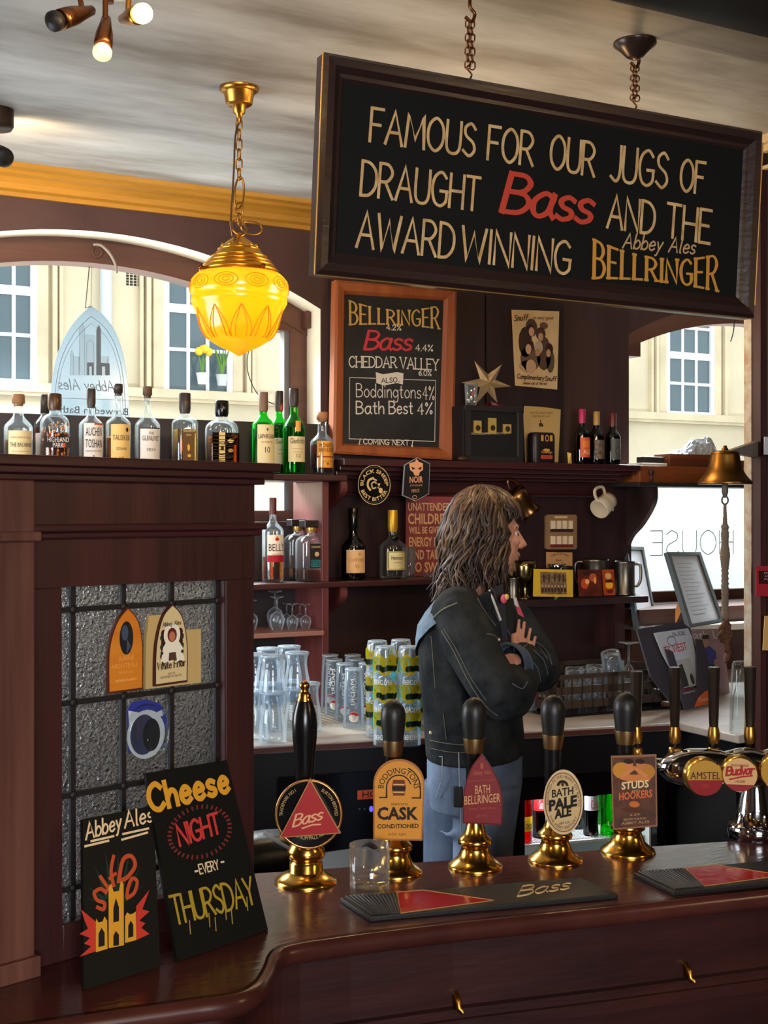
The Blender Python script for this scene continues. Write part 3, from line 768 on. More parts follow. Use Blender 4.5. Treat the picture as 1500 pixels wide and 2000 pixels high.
m = MB(TXG); m.box(xg0-.004, xg1+.004, .024, .028, .05, zz(1.622)); m.build('leaded_pane', scr)
m = MB(LEAD)
for px in (142, 241, 335, 424):
    x = L(px, 1300, .02)[0]; m.box(x-.004, x+.004, .018, .034, .05, zz(1.62))
for z in (1.582, 1.441, 1.301, 1.160): m.box(xg0, xg1, .018, .034, zz(z)-.004, zz(z)+.004)
for px in (142, 241, 335, 424):
    x = L(px, 1300, .02)[0]
    for z in (1.582, 1.441, 1.301, 1.160): m.ball((x, .018, zz(z)), .007, .004, .007, 10, 6)
m.build('lead_came', scr)
m = MB(CGLASS); rx, rz_ = L(283, 1432, .02)
m.lathe([(0.0, .0), (.012, .001), (.016, .004), (.03, .006), (.036, .012), (.040, .006), (.041, 0)], 28); m.T = None
for i in range(len(m.v)): p_ = m.v[i]; m.v[i] = Vector((rx+p_.x, .016-p_.z, rz_+p_.y*1.15))
m.build('bullseye_roundel', scr)
# blue and white print set behind the bullseye pane
m = MB(mat('pane_blue', (52, 60, 150), .35)); Lq = lambda a, b: L(a, b, .022)
m.prism([Lq(*q_) for q_ in ((250, 1470), (318, 1458), (326, 1400), (312, 1374), (284, 1366), (256, 1372), (248, 1390))], .0215, .0236)
m.m(mat('pane_white', (214, 218, 226), .35)); c0 = Lq(285, 1434); kx = Lq(295, 1434)[0]-c0[0]; m.disc(c0[0], c0[1], kx*3.7, kx*4.0, .0212); m.flat([Lq(*q_) for q_ in ((250, 1388), (275, 1392), (276, 1412), (252, 1424))], .0213); m.flat([Lq(*q_) for q_ in ((304, 1392), (316, 1386), (318, 1398), (306, 1400))], .0213)
m.m(mat('pane_slate', (58, 62, 92), .35)); m.disc(c0[0]-kx*.5, c0[1], kx*2.6, kx*3.3, .0209); m.m(mat('pane_dark', (26, 26, 32), .3)); m.disc(c0[0]+kx*1.0, c0[1]-kx*.2, kx*1.7, kx*2.7, .0206)
m.build('pane_print', scr)
# card taped behind the glass, and two pointed pump clips stuck on it
m = MB(mat('buff_card', (206, 172, 108), .7)); q = [L(312, 1188, .022), L(365, 1230, .022), L(391, 1226, .022), L(391, 1331, .022), L(283, 1346, .022), L(283, 1250, .022)]
m.prism([L(290, 1202, .01), L(322, 1200, .01), L(352, 1230, .01), L(391, 1228, .01), L(391, 1333, .01), L(283, 1346, .01), L(284, 1250, .01)], .008, .0145)
o = m.build('notice_card'); o.matrix_world = sf.M; tag(o, 'blank buff card stuck behind the pointed beer badges on glass', 'card')
def gothic(pts): return catmull(pts, 5)
def gclip(name, label, apex, lft, rgt, bl, br, off, base, edge, deco):
    m = MB(edge); Q = lambda p, o=off: sf.L(p[0], p[1], o)
    ol = [Q(bl), Q(br)]+[Q(p) for p in catmull([br, rgt[0], rgt[1], apex], 6)[1:]]+[Q(p) for p in catmull([apex, lft[1], lft[0], bl], 6)[1:-1]]
    m.prism(ol, off, off+.006); cx = sum(p[0] for p in ol)/len(ol); cz = sum(p[1] for p in ol)/len(ol)
    m.m(base).flat([(cx+(p[0]-cx)*.93, cz+(p[1]-cz)*.955) for p in ol], off-.0006)
    deco(m, off-.0012)
    o = m.build(name); o.matrix_world = sf.M; tag(o, label, 'pump clip', 'pointed beer badges on the leaded glass')
ORN = mat('orange_card', (208, 96, 34), .4, col2=(226, 140, 40), vscale=10, stretch=(.2, .2, 1.6))
def d1(m, y):
    m.m(ink((34, 32, 36))); a = L(247, 1246, y); m.disc(a[0], a[1], .0125, .026, y)
    m.m(ink((70, 80, 96))); a = L(244, 1236, y); m.disc(a[0], a[1], .006, .012, y-.0003); a = L(250, 1262, y); m.disc(a[0], a[1], .005, .014, y-.0003, 3)
    m.m(ink((240, 170, 80))); sf.type(m, 'RARE', (233, 1292), (262, 1287), 9, y); sf.type(m, 'NIGHTFALL', (219, 1307), (270, 1301), 9, y); sf.type(m, 'PREMIUM ALE', (232, 1317), (258, 1314), 5, y)
    m.m(ink((250, 200, 120))); sf.type(m, 'BREWED IN BATH', (226, 1333), (266, 1328), 5, y)
gclip('pump_clip', 'orange pointed beer badge with a dark oval figure on leaded glass', (250, 1186), ((212, 1270), (228, 1215)), ((279, 1260), (270, 1212)), (211, 1356), (279, 1347), .004, ORN, ink((86, 40, 26)), d1)
def d2(m, y):
    g = [(317, 1262), (356, 1255)]
    m.m(ink((70, 28, 24)))
    for s in (-1, 1):
        for k in range(7): a = L(336+s*(16+2*(k % 2)), 1235+k*9-s*2, y); m.disc(a[0], a[1], .0055, .006, y, 8)
    m.m(ink((40, 60, 50)))
    for s in (-1, 1):
        for k in range(3): a = L(336+s*20, 1246+k*14-s*2, y); m.disc(a[0], a[1], .003, .003, y-.0003, 8)
    m.m(ink((246, 236, 210))); m.flat([L(*p, y) for p in ((314, 1296), (360, 1289), (356, 1262), (346, 1248), (326, 1251), (318, 1266))], y-.0002); a = L(336, 1240, y); m.disc(a[0], a[1], .016, .019, y-.0001)
    m.m(ink((110, 34, 28))); a = L(336, 1240, y); m.disc(a[0], a[1], .009, .0115, y-.0004)
    m.m(ink((196, 120, 88))); a = L(336, 1243, y); m.disc(a[0], a[1], .006, .008, y-.0006)
    m.m(ink((90, 60, 44))); m.flat([L(*p, y) for p in ((330, 1275), (343, 1273), (345, 1288), (329, 1291))], y-.0004)
    m.m(ink((70, 52, 30))); sf.write(m, 'White Friar', (308, 1309), (362, 1300), 14, 2.6, y-.0006, nib=.3); sf.write(m, 'Abbey Ales', (318, 1224), (353, 1219), 8, 1.3, y-.0004)
    sf.type(m, 'ABV 5%', (328, 1318), (342, 1316), 4, y); sf.type(m, 'BREWED IN BATH', (314, 1326), (355, 1320), 4.5, y)
gclip('pump_clip', 'cream pointed beer badge with a hooded monk on leaded glass', (337, 1180), ((304, 1264), (317, 1206)), ((366, 1256), (356, 1204)), (302, 1341), (366, 1332), .002, mat('cream_card', (226, 200, 146), .5), ink((74, 34, 28)), d2)
# ================================================================== CEILING LIGHTS, SIGN, WALL THINGS
def chain(mb, p0, p1, n, lw, r, sway=0.0):
    p0, p1 = Vector(p0), Vector(p1); ax = (p1-p0); Ls = ax.length/n; ax.normalize()
    s = ax.orthogonal().normalized(); t = ax.cross(s)
    for i in range(n):
        c = p0+ax*Ls*(i+.5); a = (s if i % 2 else t)
        if sway: c = c+s*sway*math.sin(PI*(i+.5)/n)
        hl = Ls*.5+r*1.1; pts = []
        for k in range(14):
            q = 2*PI*k/14; x = lw*math.sin(q); y = (hl-lw)*(1 if math.cos(q) > 0 else -1)+lw*math.cos(q)
            pts.append(c+a*x+ax*y)
        mb.tube(pts, r, 6, closed=True)
# pendant lamp
lr = atZ(467, 172, CEIL); k = mpp(lr)
pl = thing('pendant_lamp', 'amber moulded glass pendant lamp hanging on a chain from the ceiling', 'lamp', (lr.x, lr.y, CEIL))
Z = lambda py: atD(467, py, depth(lr)).z-CEIL
MB(BRASSD).lathe([(.052, 0), (.052, -.006), (.044, -.012), (.040, -.014), (.035, -.042), (.030, -.046), (.018, -.047), (.016, -.066), (.009, -.07), (.007, -.085), (0.003, -.095)], 28).build('ceiling_rose', pl)
m = MB(BRASSD); chain(m, (0, 0, -.085), (0, 0, Z(350)), 6, .0085, .0022)
g = []; zc = (Z(350)+Z(405))/2; hh = abs(Z(350)-Z(405))/2+.006
for i in range(22):
    a = 2*PI*i/22; g.append((.014*math.sin(a)+.004*math.cos(a), .002*math.sin(a), zc+hh*math.cos(a)))
m.tube(g, .003, 8, closed=True); chain(m, (0, 0, Z(398)), (0, 0, Z(438)), 2, .010, .0024)
m.build('chain', pl)
m = MB(BRASSD); zt = Z(440)
m.tube([(.022*math.cos(a)*.9, .01*math.sin(a), zt-.006+.022*math.sin(a)) for a in [2*PI*i/20 for i in range(20)]], .0028, 8, closed=True)
m.tube([(.04+.03*math.cos(a), .012, zt+.0+.018*math.sin(a)) for a in [2*PI*i/18+PI for i in range(19)]], .0022, 8)
m.tube([(-.02, 0, Z(410)), (-.026, 0, Z(440)), (-.02, 0, Z(462))], .0022, 6); m.build('hanging_ring', pl)
MB(mat('brown_flex', (70, 46, 30), .6)).tube(catmull([(0, .0, -.09), (-.012, -.004, -.13), (-.016, -.004, Z(330)), (-.02, -.004, Z(380)), (-.024, -.004, Z(430)), (-.012, 0, Z(462))], 6), .0026, 8).build('flex', pl)
capP = [(455, 4), (462, 9), (473, 24), (480, 33), (488, 40), (495, 46), (500, 49), (503, 53), (512, 61), (517, 65), (520, 68), (527, 74), (533, 77), (537, 79), (539, 77)]
MB(mat('lamp_cap_brass', (226, 166, 58), .28, 1.0)).lathe([(r*k, Z(y)) for y, r in capP], 36).build('cap', pl)
m = MB(MATS['lamp_cap_brass'])
for y, r in ((488, 40), (503, 53.5), (512, 61.5), (520, 68.5), (530, 76)): m.tube([(r*k*math.cos(a), r*k*math.sin(a), Z(y)) for a in [2*PI*i/40 for i in range(40)]], .0028, 6, closed=True)
for i in range(10): a = 2*PI*i/10; m.ball((34*k*math.cos(a), 34*k*math.sin(a), Z(482)), .006, n=8, k=5)
m.build('cap_ribs', pl)
m = MB(COPPER)
for a in (-2.9, -1.4, .1): m.tube([(.098*math.cos(a), .098*math.sin(a), Z(533)), (.118*math.cos(a), .118*math.sin(a), Z(533))], .004, 8); m.ball((.12*math.cos(a), .12*math.sin(a), Z(533)), .007, n=10, k=6)
m.build('thumbscrew', pl)
SH = sheet('amber_glass_shade', (255, 176, 24), 0.72, 0.0, 0.06)
shP = [(536, 80), (541, 86), (548, 92), (557, 95), (565, 96), (574, 95), (580, 92), (585, 93), (591, 94), (597, 91), (604, 87), (612, 84), (625, 80), (638, 76), (650, 71), (660, 64), (668, 53), (676, 40), (682, 27), (687, 16), (692, 7), (695, 3)]
m = MB(SH); m.lathe([(r*k, Z(y)) for y, r in shP], 48, close=False)
def shr(y):
    for (a, ra), (b, rb) in zip(shP, shP[1:]):
        if a <= y <= b: return (ra+(rb-ra)*(y-a)/(b-a))*k+.0012
    return 3*k
def surf(a, y): r = shr(y); return (r*math.cos(a), r*math.sin(a), Z(y))
m.m(mat('shade_relief', (226, 136, 12), .35, spec=.4))
for i in range(10):
    a0 = 2*PI*i/10
    for s in (.30, .17):
        for sg in (-1, 1):
            m.tube([surf(a0+sg*s*math.sin(PI*(1-t)*.5)*(1 if t < .99 else 0), 664-(664-606)*t) for t in [j/10 for j in range(11)]], .0010, 5)
    for rr_ in (.24, .15, .07):
        m.tube([surf(a0+.31+rr_*math.cos(q), 561+13*math.sin(q)*(rr_/.24)) for q in [2*PI*j/16 for j in range(16)]], .0009, 5, closed=True)
m.build('shade', pl, fix=False)
MB(mat('lit_bulb', (255, 240, 200), .4, emit=(255, 214, 130), estr=28)).ball((0, 0, Z(566)), .024, n=16, k=10).build('bulb', pl)
lamp('pendant_bulb_light', 'POINT', (lr.x, lr.y, CEIL+Z(566)), 3.6, (1, .74, .32), .03)
# spotlight cluster at the top left
def spot_head(root, piv, base, tip, r, lit, louvre=False, col=COPPER):
    piv, base, tip = Vector(piv), Vector(base), Vector(tip); d = (tip-base); Ln = d.length; d.normalize()
    m = MB(col); q = d.to_track_quat('Z', 'Y').to_matrix().to_4x4(); q.translation = base; m.T = q
    m.lathe([(.004, 0), (.010, .008), (r*.7, Ln*.35), (r*.95, Ln*.6), (r, Ln*.82), (r, Ln*1.0), (r*.9, Ln)], 24)
    if louvre:
        for k in range(3): m.lathe([(r*1.02, Ln*(.72+.08*k)), (r*1.02, Ln*(.74+.08*k))], 24, close=False)
    m.T = None; m.tube([piv, base+d*Ln*.35], .006, 8)
    o = m.build('spot_head', root)
    b = MB(mat('lit_spot_bulb', (255, 240, 210), .3, emit=(255, 196, 110), estr=12) if lit == 2 else (mat('dim_spot_bulb', (250, 226, 180), .3, emit=(255, 206, 140), estr=1.3) if lit else BLACKM)); b.T = q
    b.lathe([(r*.55, Ln*.98), (r*.8, Ln*1.04), (r*1.02, Ln*1.13), (r*1.0, Ln*1.22), (r*.6, Ln*1.28), (0, Ln*1.3)], 24); b.build('bulb', o); return q
fz_ = atZ(215, -40, CEIL)
sp = thing('ceiling_spotlight', 'bronze three-headed ceiling spotlight with lit bulbs, top left', 'spotlight', (fz_.x, fz_.y, CEIL))
loc = lambda px, py, d: atD(px, py, d)-Vector((fz_.x, fz_.y, CEIL))
MB(mat('white_spot_plate', (214, 214, 208), .4)).lathe([(.085, 0), (.085, -.012), (.06, -.02), (0, -.022)], 28).build('ceiling_plate', sp)
dd = depth(fz_)
m = MB(COPPER); m.tube([(0, 0, -.01), (0, 0, -.05)], .008, 8); m.tube([loc(150, -30, dd-.05), loc(207, -32, dd-.05), loc(255, -30, dd-.05)], .006, 8); m.build('stem', sp)
spot_head(sp, loc(152, -30, dd-.06), loc(184, 19, dd-.06), loc(118, 38, dd-.14), .020, 0, True)
spot_head(sp, loc(206, -30, dd-.05), loc(208, 32, dd-.05), loc(201, 92, dd-.10), .019, 1)
q = spot_head(sp, loc(253, -30, dd-.06), loc(238, 38, dd-.02), loc(272, 28, dd-.16), .019, 2, False, BRASSD)
lp = atD(300, 22, dd-.25); lamp('spotlight_light', 'POINT', lp, 4.0, WARM, .03)
# second fixture cut by the left edge
p = atZ(-6, 214, CEIL); dd = depth(p)
sp2 = thing('ceiling_spotlight', 'dark ceiling spotlight cut off by the left edge of photo', 'spotlight', (p.x, p.y, CEIL))
loc = lambda px, py, d: atD(px, py, d)-Vector((p.x, p.y, CEIL))
kk = mpp(p); MB(IRON).lathe([(32*kk, 0), (32*kk, -.045), (28*kk, -.055), (0, -.056)], 28).build('ceiling_plate', sp2)
spot_head(sp2, (0, 0, -.05), loc(-18, 292, dd-.02), loc(4, 305, dd-.08), .026, 0)
q = atD(-4, 318, dd-.12); lamp('spotlight_light', 'SPOT', atD(8, 296, dd+.02), 7, WARM, .03, atZ(110, 300, CEIL), spot=120)
# hanging signboard
sl_, sr_ = atD(615, 535, 2.56), atD(1470, 622, 3.05)
sgf = Fr(sl_, sr_-sl_, atD(632, 102, 2.56)-sl_)
sg = thing('hanging_sign', 'long black signboard with gold hand lettering hung on chains', 'sign', mtx=sgf.M)
oc = [(615, 535), (1470, 622), (1487, 258), (632, 103)]; O_ = sgf.pts(oc)
def inset(P, d):
    c = (sum(p[0] for p in P)/4, sum(p[1] for p in P)/4)
    w_ = max(p[0] for p in P)-min(p[0] for p in P); h_ = max(p[1] for p in P)-min(p[1] for p in P)
    return [(c[0]+(p[0]-c[0])*(1-2*d/w_), c[1]+(p[1]-c[1])*(1-2*d/h_)) for p in P]
SIGNF = wood('sign_frame_black_brown', (50, 34, 32), (36, 24, 24), .32, 'x', .2)
I1, I2 = inset(O_, .028), inset(O_, .05)
MB(mat('sign_panel_black', (13, 16, 16), .6, spec=.2, bump=.05, bscale=90)).prism(inset(O_, .03), .006, .03).build('panel', sg)
m = MB(SIGNF)
rings_ = [[(p[0], .035, p[1]) for p in O_], [(p[0], -.004, p[1]) for p in O_], [(p[0], -.012, p[1]) for p in inset(O_, .008)], [(p[0], -.010, p[1]) for p in inset(O_, .024)], [(p[0], .0, p[1]) for p in inset(O_, .036)], [(p[0], .002, p[1]) for p in inset(O_, .044)], [(p[0], .0065, p[1]) for p in inset(O_, .05)]]
m.rings(rings_, True, False, False); m.build('frame', sg)
m = MB(mat('worn_gold_edge', (206, 160, 92), .35, .6)); 
m.tube([(O_[3][0]-.001, .0, O_[3][1]), (O_[0][0]-.001, .0, O_[0][1])], .0022, 6); m.tube([(O_[2][0]-.006, -.013, O_[2][1]-.03), (O_[1][0]-.006, -.013, O_[1][1]+.03)], .002, 6); m.tube([(O_[0][0], .004, O_[0][1]-.0005), (O_[1][0], .004, O_[1][1]-.0005)], .0015, 6); m.build('gilt_edge', sg)
GOLDL = mat('gold_sign_paint', (226, 192, 140), .42, .1, col2=(190, 152, 100), vscale=30)
m = MB(GOLDL); y = .0055
W_ = lambda t, p0, p1, h, pen=6.2, **k_: sgf.write(m, t, p0, p1, h, pen, y, slant=.06, gap=.14, **k_)
W_('FAMOUS', (722, 276), (926, 306), 66); W_('FOR', (952, 311), (1040, 324), 66); W_('OUR', (1074, 328), (1160, 345), 66); W_('JUGS', (1192, 352), (1302, 368), 70); W_('OF', (1328, 372), (1374, 379), 62)
W_('DRAUGHT', (704, 381), (934, 412), 68); W_('AND', (1186, 444), (1276, 458), 64); W_('THE', (1300, 462), (1386, 476), 66)
W_('AWARD', (696, 482), (884, 505), 70); W_('WINNING', (900, 507), (1112, 536), 66)
m.m(mat('gold_small', (196, 160, 110), .45)); sgf.write(m, 'Abbey Ales', (1216, 484), (1356, 496), 29, 3.4, y, slant=.25)
m.m(mat('amber_sign_paint', (206, 148, 62), .42, .15))
def bell(u, X, Z): return X, Z
def serifed(fr, m, text, p0, p1, h, pen, off, amp):
    a, b = fr.L(*p0, off), fr.L(*p1, off); c = fr.L(p0[0], p0[1]-h, off); hh = abs(c[1]-a[1]); q = hh/h
    def wp(u, X, Z):
        e = (2*u-1)**2; top = hh*(.70+.30*e); bot = hh*.10*(1-e)
        return X, bot+(top-bot)*Z/hh
    m.write(text, a[0], a[1], hh, pen*q, width=b[0]-a[0], y=off, slope=(b[1]-a[1])/(b[0]-a[0]), nib=.45, serif=.10, warp=wp, gap=.24)
serifed(sgf, m, 'BELLRINGER', (1160, 543), (1400, 568), 74, 8.5, y, .18)
m.m(mat('red_sign_paint', (196, 62, 46), .42)); sgf.write(m, 'Bass', (980, 412), (1152, 436), 76, 15, y, slant=.28, nib=.35, gap=.1)
m.build('lettering', sg)
# its two chains
def sign_chain(label, px0, py0, px1, py1, n, rose):
    fx = (px1-615)/855.0; d1 = 1/(1/2.56+(1/3.05-1/2.56)*fx)+.012; b = atD(px1, py1, d1); z1 = 2.82
    a = atZ(px0, py0, 2.82) if rose else Vector((b.x, b.y, 2.80))
    t = thing('hanging_chain', label, 'chain', (b.x, b.y, b.z), group=None); a = Vector((b.x, b.y, 2.815 if rose else 2.848))-b
    m = MB(COPPER); zt = a.z
    for dx in (-.006, .006): chain(m, (dx, 0, .02), (dx*.7, 0, zt-.05), n, .0062, .0017)
    m.build('links', t)
    m = MB(COPPER); m.tube(catmull([(0, 0, -.002), (.004, 0, .008), (-.008, 0, .02), (0.002, 0, .03)], 5), .0022, 6); m.build('sign_hook', t); m = MB(COPPER)
    m.tube(catmull([(0, 0, zt), (0, 0, zt-.02), (.012, 0, zt-.034), (.004, 0, zt-.052), (-.012, 0, zt-.044)], 6), .004, 8); m.build('ceiling_hook', t)
    if rose: MB(mat('dark_rose', (58, 44, 38), .3, .5)).lathe([(.05, zt+.005), (.05, zt), (.035, zt-.012), (.02, zt-.028), (.008, zt-.034), (0, zt-.035)], 28).build('ceiling_rose', t)
sign_chain('bronze chain carrying the left part of black signboard', 922, 0, 918, 152, 7, False)
sign_chain('bronze chain with dark ceiling rose carrying right part of black signboard', 1246, 52, 1240, 213, 7, True)
# wall chalkboard
cbf = Fr(atY(646, 886, 4.13), (1, 0, 0), Vector((0.012, .02, 1)))
cb = thing('chalkboard', 'wood-framed chalkboard listing beers, standing on the mantel', 'chalkboard', mtx=cbf.M)
OO = cbf.pts([(646, 886), (882, 899), (888, 568), (652, 548)]); II = cbf.pts([(671, 866), (857, 874), (866, 587), (674, 575)])
PINE = wood('orange_pine_frame', (172, 96, 52), (140, 72, 38), .45, 'z')
MB(mat('slate', (22, 22, 25), .6, col2=(42, 42, 44), vscale=5)).prism([(a, b) for a, b in II], .0, .02).build('slate', cb)
m = MB(PINE)
MI = [tuple((I[k_]*.75+O[k_]*.25) for k_ in (0, 1)) for I, O in zip(II, OO)]
m.rings([[(p[0], .022, p[1]) for p in OO], [(p[0], -.016, p[1]) for p in OO], [(p[0], -.02, p[1]) for p in [tuple((I[k_]*.2+O[k_]*.8) for k_ in (0, 1)) for I, O in zip(II, OO)]], [(p[0], -.014, p[1]) for p in MI], [(p[0], .002, p[1]) for p in II]], True, False, False)
m.build('frame', cb)
m = MB(mat('chalk_gold', (212, 170, 92), .7)); y = -.0008
serifed(cbf, m, 'BELLRINGER', (684, 634), (857, 642), 46, 5.0, y, .12)
CH = mat('chalk_white', (226, 218, 204), .8); m.m(mat('chalk_red', (206, 56, 66), .7)); cbf.write(m, 'Bass', (712, 682), (802, 684), 36, 7, y, slant=.28, nib=.35, gap=.1)
m.m(CH); w2 = lambda t, p0, p1, h, pen=1.8, **k_: cbf.write(m, t, p0, p1, h, pen, y, **k_)
w2('4.2%', (755, 644), (783, 645), 10); w2('4.4%', (812, 685), (845, 686), 12, 2)
w2('CHEDDAR', (682, 717), (774, 718), 21, 2.4, serif=.08); w2('VALLEY', (782, 719), (856, 723), 21, 2.4, serif=.08); w2('6.0%', (818, 733), (842, 734), 10)
m.flat([cbf.L(*p, y) for p in ((734, 727), (748, 731), (775, 727), (788, 729), (787, 751), (775, 748), (750, 753), (735, 748))], y)
for p0, p1 in (((683, 737), (682, 857)), ((682, 857), (849, 862)), ((849, 862), (851, 743)), ((851, 743), (789, 741)), ((683, 737), (733, 739))): m.ribbon([cbf.L(*p0, y), cbf.L(*p1, y)], .0022, y)
w2('Boddingtons', (696, 775), (822, 778), 26, 1.9); w2('4%', (826, 780), (848, 781), 26, 1.9)
w2('Bath', (696, 808), (750, 808), 24, 2.6); w2('Best', (760, 808), (806, 808), 24, 2.6); w2('4%', (816, 810), (844, 808), 22, 2.4)
w2('! COMING NEXT !', (702, 867), (806, 870), 10, 1.8)
m.m(ink((30, 28, 28))); w2('ALSO..', (745, 748), (780, 746), 9, 1.6); m.build('lettering', cb)
# snuff poster
pf = Fr(atY(1006, 760, 4.168), (1, 0, 0)); pt = thing('poster', 'cream snuff poster with a huddle of sepia figures pinned to wall', 'poster', mtx=pf.M)
MB(mat('aged_paper', (226, 192, 140), .8, var=.06, vscale=6)).prism(pf.pts([(1006, 753), (1088, 761), (1092, 608), (999, 605)]), -.001, .0005).build('sheet', pt)
m = MB(); y = -.0018
def blob(px, py, rx, rz_, c, dy=0, n=12): a = pf.L(px, py, y); k_ = .00205; m.m(ink(c)); m.disc(a[0], a[1], rx*k_, rz_*k_, y-dy, n)
for b in ((1026, 668, 16, 30, (70, 50, 44)), (1036, 700, 24, 26, (120, 92, 72)), (1062, 690, 18, 34, (96, 72, 58)), (1075, 705, 10, 24, (104, 84, 60)), (1038, 640, 14, 18, (90, 66, 60)), (1030, 716, 20, 12, (200, 160, 120))): blob(*b)
for b in ((1036, 644, 10, 12, (64, 44, 36)), (1056, 652, 12, 13, (84, 60, 46)), (1033, 676, 12, 15, (70, 46, 34)), (1052, 678, 10, 13, (196, 170, 146)), (1073, 682, 9, 12, (60, 44, 34)), (1062, 636, 10, 7, (120, 84, 70))): blob(*b, .0003)
for b in ((1038, 648, 6.5, 9, (214, 168, 136)), (1056, 658, 6, 8, (206, 158, 124)), (1032, 682, 7, 10, (218, 172, 138)), (1050, 688, 6, 8, (190, 142, 108)), (1071, 690, 5.5, 8, (206, 158, 124)), (1037, 716, 12, 14, (214, 170, 134))): blob(*b, .0006)
m.m(ink((70, 44, 30))); pf.write(m, 'Snuff', (1004, 627), (1030, 625), 11, 1.7, y-.001, slant=.2); pf.write(m, 'Complimentary', (1010, 739), (1062, 743), 9, 1.5, y-.001, slant=.2); pf.write(m, 'Snuff', (1064, 744), (1086, 744), 9, 1.5, y-.001, slant=.2)
m.m(ink((110, 80, 56))); pf.write(m, 'is very good', (1042, 623), (1080, 624), 6, 1, y-.001); pf.write(m, 'please ask at the bar', (1022, 750), (1068, 752), 5, 1.1, y-.001, slant=.2)
m.build('print', pt)
# paper star
st = atY(952, 748, 4.06); sk = mpp(st)
star = thing('paper_star', 'folded gold paper star with five points propped above the black box', 'ornament', (st.x, st.y, st.z), turn_to_viewer(st)*.6)
m = MB(mat('gold_star_plain', (150, 128, 92), .5)); MP = mat('gold_star_pattern', (206, 176, 130), .5, col2=(170, 140, 98), vscale=60)
tips = [(-25, 42), (30, 38), (48, -8), (17, -40), (-27, -40), (-52, -2)]
tips = [(-25, 43), (30, 37), (47, -6), (20, -40), (-26, -44), (-52, -2)]
tips = [(-25, 43), (29, 37), (47, -6), (20, -39), (-25, -44), (-52, 0)]
five = [(-25, 43), (29, 37), (47, -6), (20, -39), (-25, -44)]
five = [(-25, 43), (29, 37), (47, -6), (19, -39), (-25, -44), (-52, 0)]
five = [(-52, 0), (-25, 43), (29, 37), (47, -6), (-25, -44)]
five = [(-52, 0), (-26, 43), (29, 37), (47, -6), (20, -39), (-25, -44)]
n = len(five)
for i in range(n):
    a, b = Vector(five[i]), Vector(five[(i+1) % n]); mid = ((a.normalized()+b.normalized())).normalized()*17
    c0 = (0, -.03, 0); A = (a.x*sk, 0, a.y*sk); B = (b.x*sk, 0, b.y*sk); Mi = (mid.x*sk, 0, mid.y*sk)
    m.m(mat('gold_star_plain', (150, 128, 92), .5)).add([c0, Mi, A], [(0, 1, 2)]); m.add([(0, .03, 0), A, Mi], [(0, 1, 2)])
    m.m(MP).add([c0, B, Mi], [(0, 1, 2)]); m.add([(0, .03, 0), Mi, B], [(0, 1, 2)])
m.build('body', star)
MANT = 1.92
def on_mantel(px, Y): p = atY(px, 900, Y); return Vector((p.x, Y, MANT))
# black box with three brass dials
bx = on_mantel(955, 4.06); bf = Fr(Vector((atY(905, 880, 4.03).x, 4.03, MANT)), (1, 0, 0))
t = thing('display_box', 'black wooden box with three brass dials on the mantel', 'box', mtx=bf.M)
x1, zt = bf.L(1019, 796); 
m = MB(BLACKM); m.box(0, x1, 0, .12, .0, zt); m.build('case', t, .004)
m = MB(mat('black_box_rim', (40, 36, 38), .4)); a, b = bf.L(918, 812), bf.L(1008, 862)
for q in ((0, x1, zt-.02, zt), (0, x1, 0, .02), (0, a[0], .02, zt-.02), (b[0], x1, .02, zt-.02)): m.box(q[0], q[1], -.012, .0, q[2], q[3])
m.build('rim', t, .002)
m = MB(mat('brass_plate', (206, 176, 96), .4, .4))
for px, py0, py1 in ((932, 822, 846), (961, 817, 847), (990, 829, 846)):
    a, b = bf.L(px-8, py1), bf.L(px+7, py0); m.m(mat('brass_plate', (206, 176, 96), .4, .4)).box(a[0], b[0], -.006, 0, a[1], b[1]); cx, cz = bf.L(px, 836 if px < 990 else 838); m.m(mat('dial_glass', (60, 46, 36), .2)).disc(cx, cz, .011, None, -.0065)
m.build('dial', t)
m = MB(ink((220, 200, 160))); bf.type(m, 'MACHINE EXAMINED AND SET AT BATH', (921, 849), (993, 848), 4, -.001); m.build('lettering', t)
# shot glass with fairy lights / tin / paper / bottles
def small_glass(px, Y, zb, wpx, ypx_top, label, name='shot_glass'):
    p = atY(px, 900, Y); p.z = zb; k_ = mpp(p); h = atY(px, ypx_top, Y).z-zb; r = wpx*k_/2
    t = thing(name, label, 'glass', p); MB(GLASS).lathe([(r*.72, 0), (r*.8, .004), (r, h), (r*.94, h), (r*.72, .012), (0, .010)], 24, close=True).build('body', t); return t, r, h, k_
t, r, h, k_ = small_glass(920, 4.04, MANT+zt, 27, 750, 'small glass holding tiny lights and a red figure on black box')
m = MB(mat('tiny_light', (255, 236, 190), .4, emit=(255, 210, 140), estr=2)); 
for i in range(7): m.ball((r*.6*math.cos(i*2.1), r*.6*math.sin(i*2.1), .015+i*.008), .003, n=8, k=5)
m.m(mat('red_bit', (170, 30, 34), .5)).ball((.004, -.008, h*.55), .006, .005, .012); m.build('contents', t)
t = thing('tinsel', 'bit of dark red ribbon under the paper star', 'ribbon', (atY(966, 790, 4.05).x, 4.06, MANT+zt))
m = MB(mat('dark_red_ribbon', (96, 22, 34), .4)); 
for i in range(3): m.tube(catmull([(-.04+.01*i, -.01*i, .004), (-.01, .008, .012+.003*i), (.02, -.006, .006), (.045, .004*i, .008)], 5), .006, 6, flat=.4)
m.build('loops', t)
bf = Fr(Vector((atY(1030, 900, 4.10).x, 4.10, MANT)), (1, 0, 0), Vector((0, .22, 1)))
t = thing('paper_bag', 'cream printed paper leaning on the wall behind leather flask', 'paper', mtx=bf.M)
MB(mat('cream_paper', (206, 168, 104), .8)).prism(bf.pts([(1026, 903), (1090, 903), (1095, 800), (1060, 795), (1024, 793), (1022, 812)]), -.001, .001).build('sheet', t)
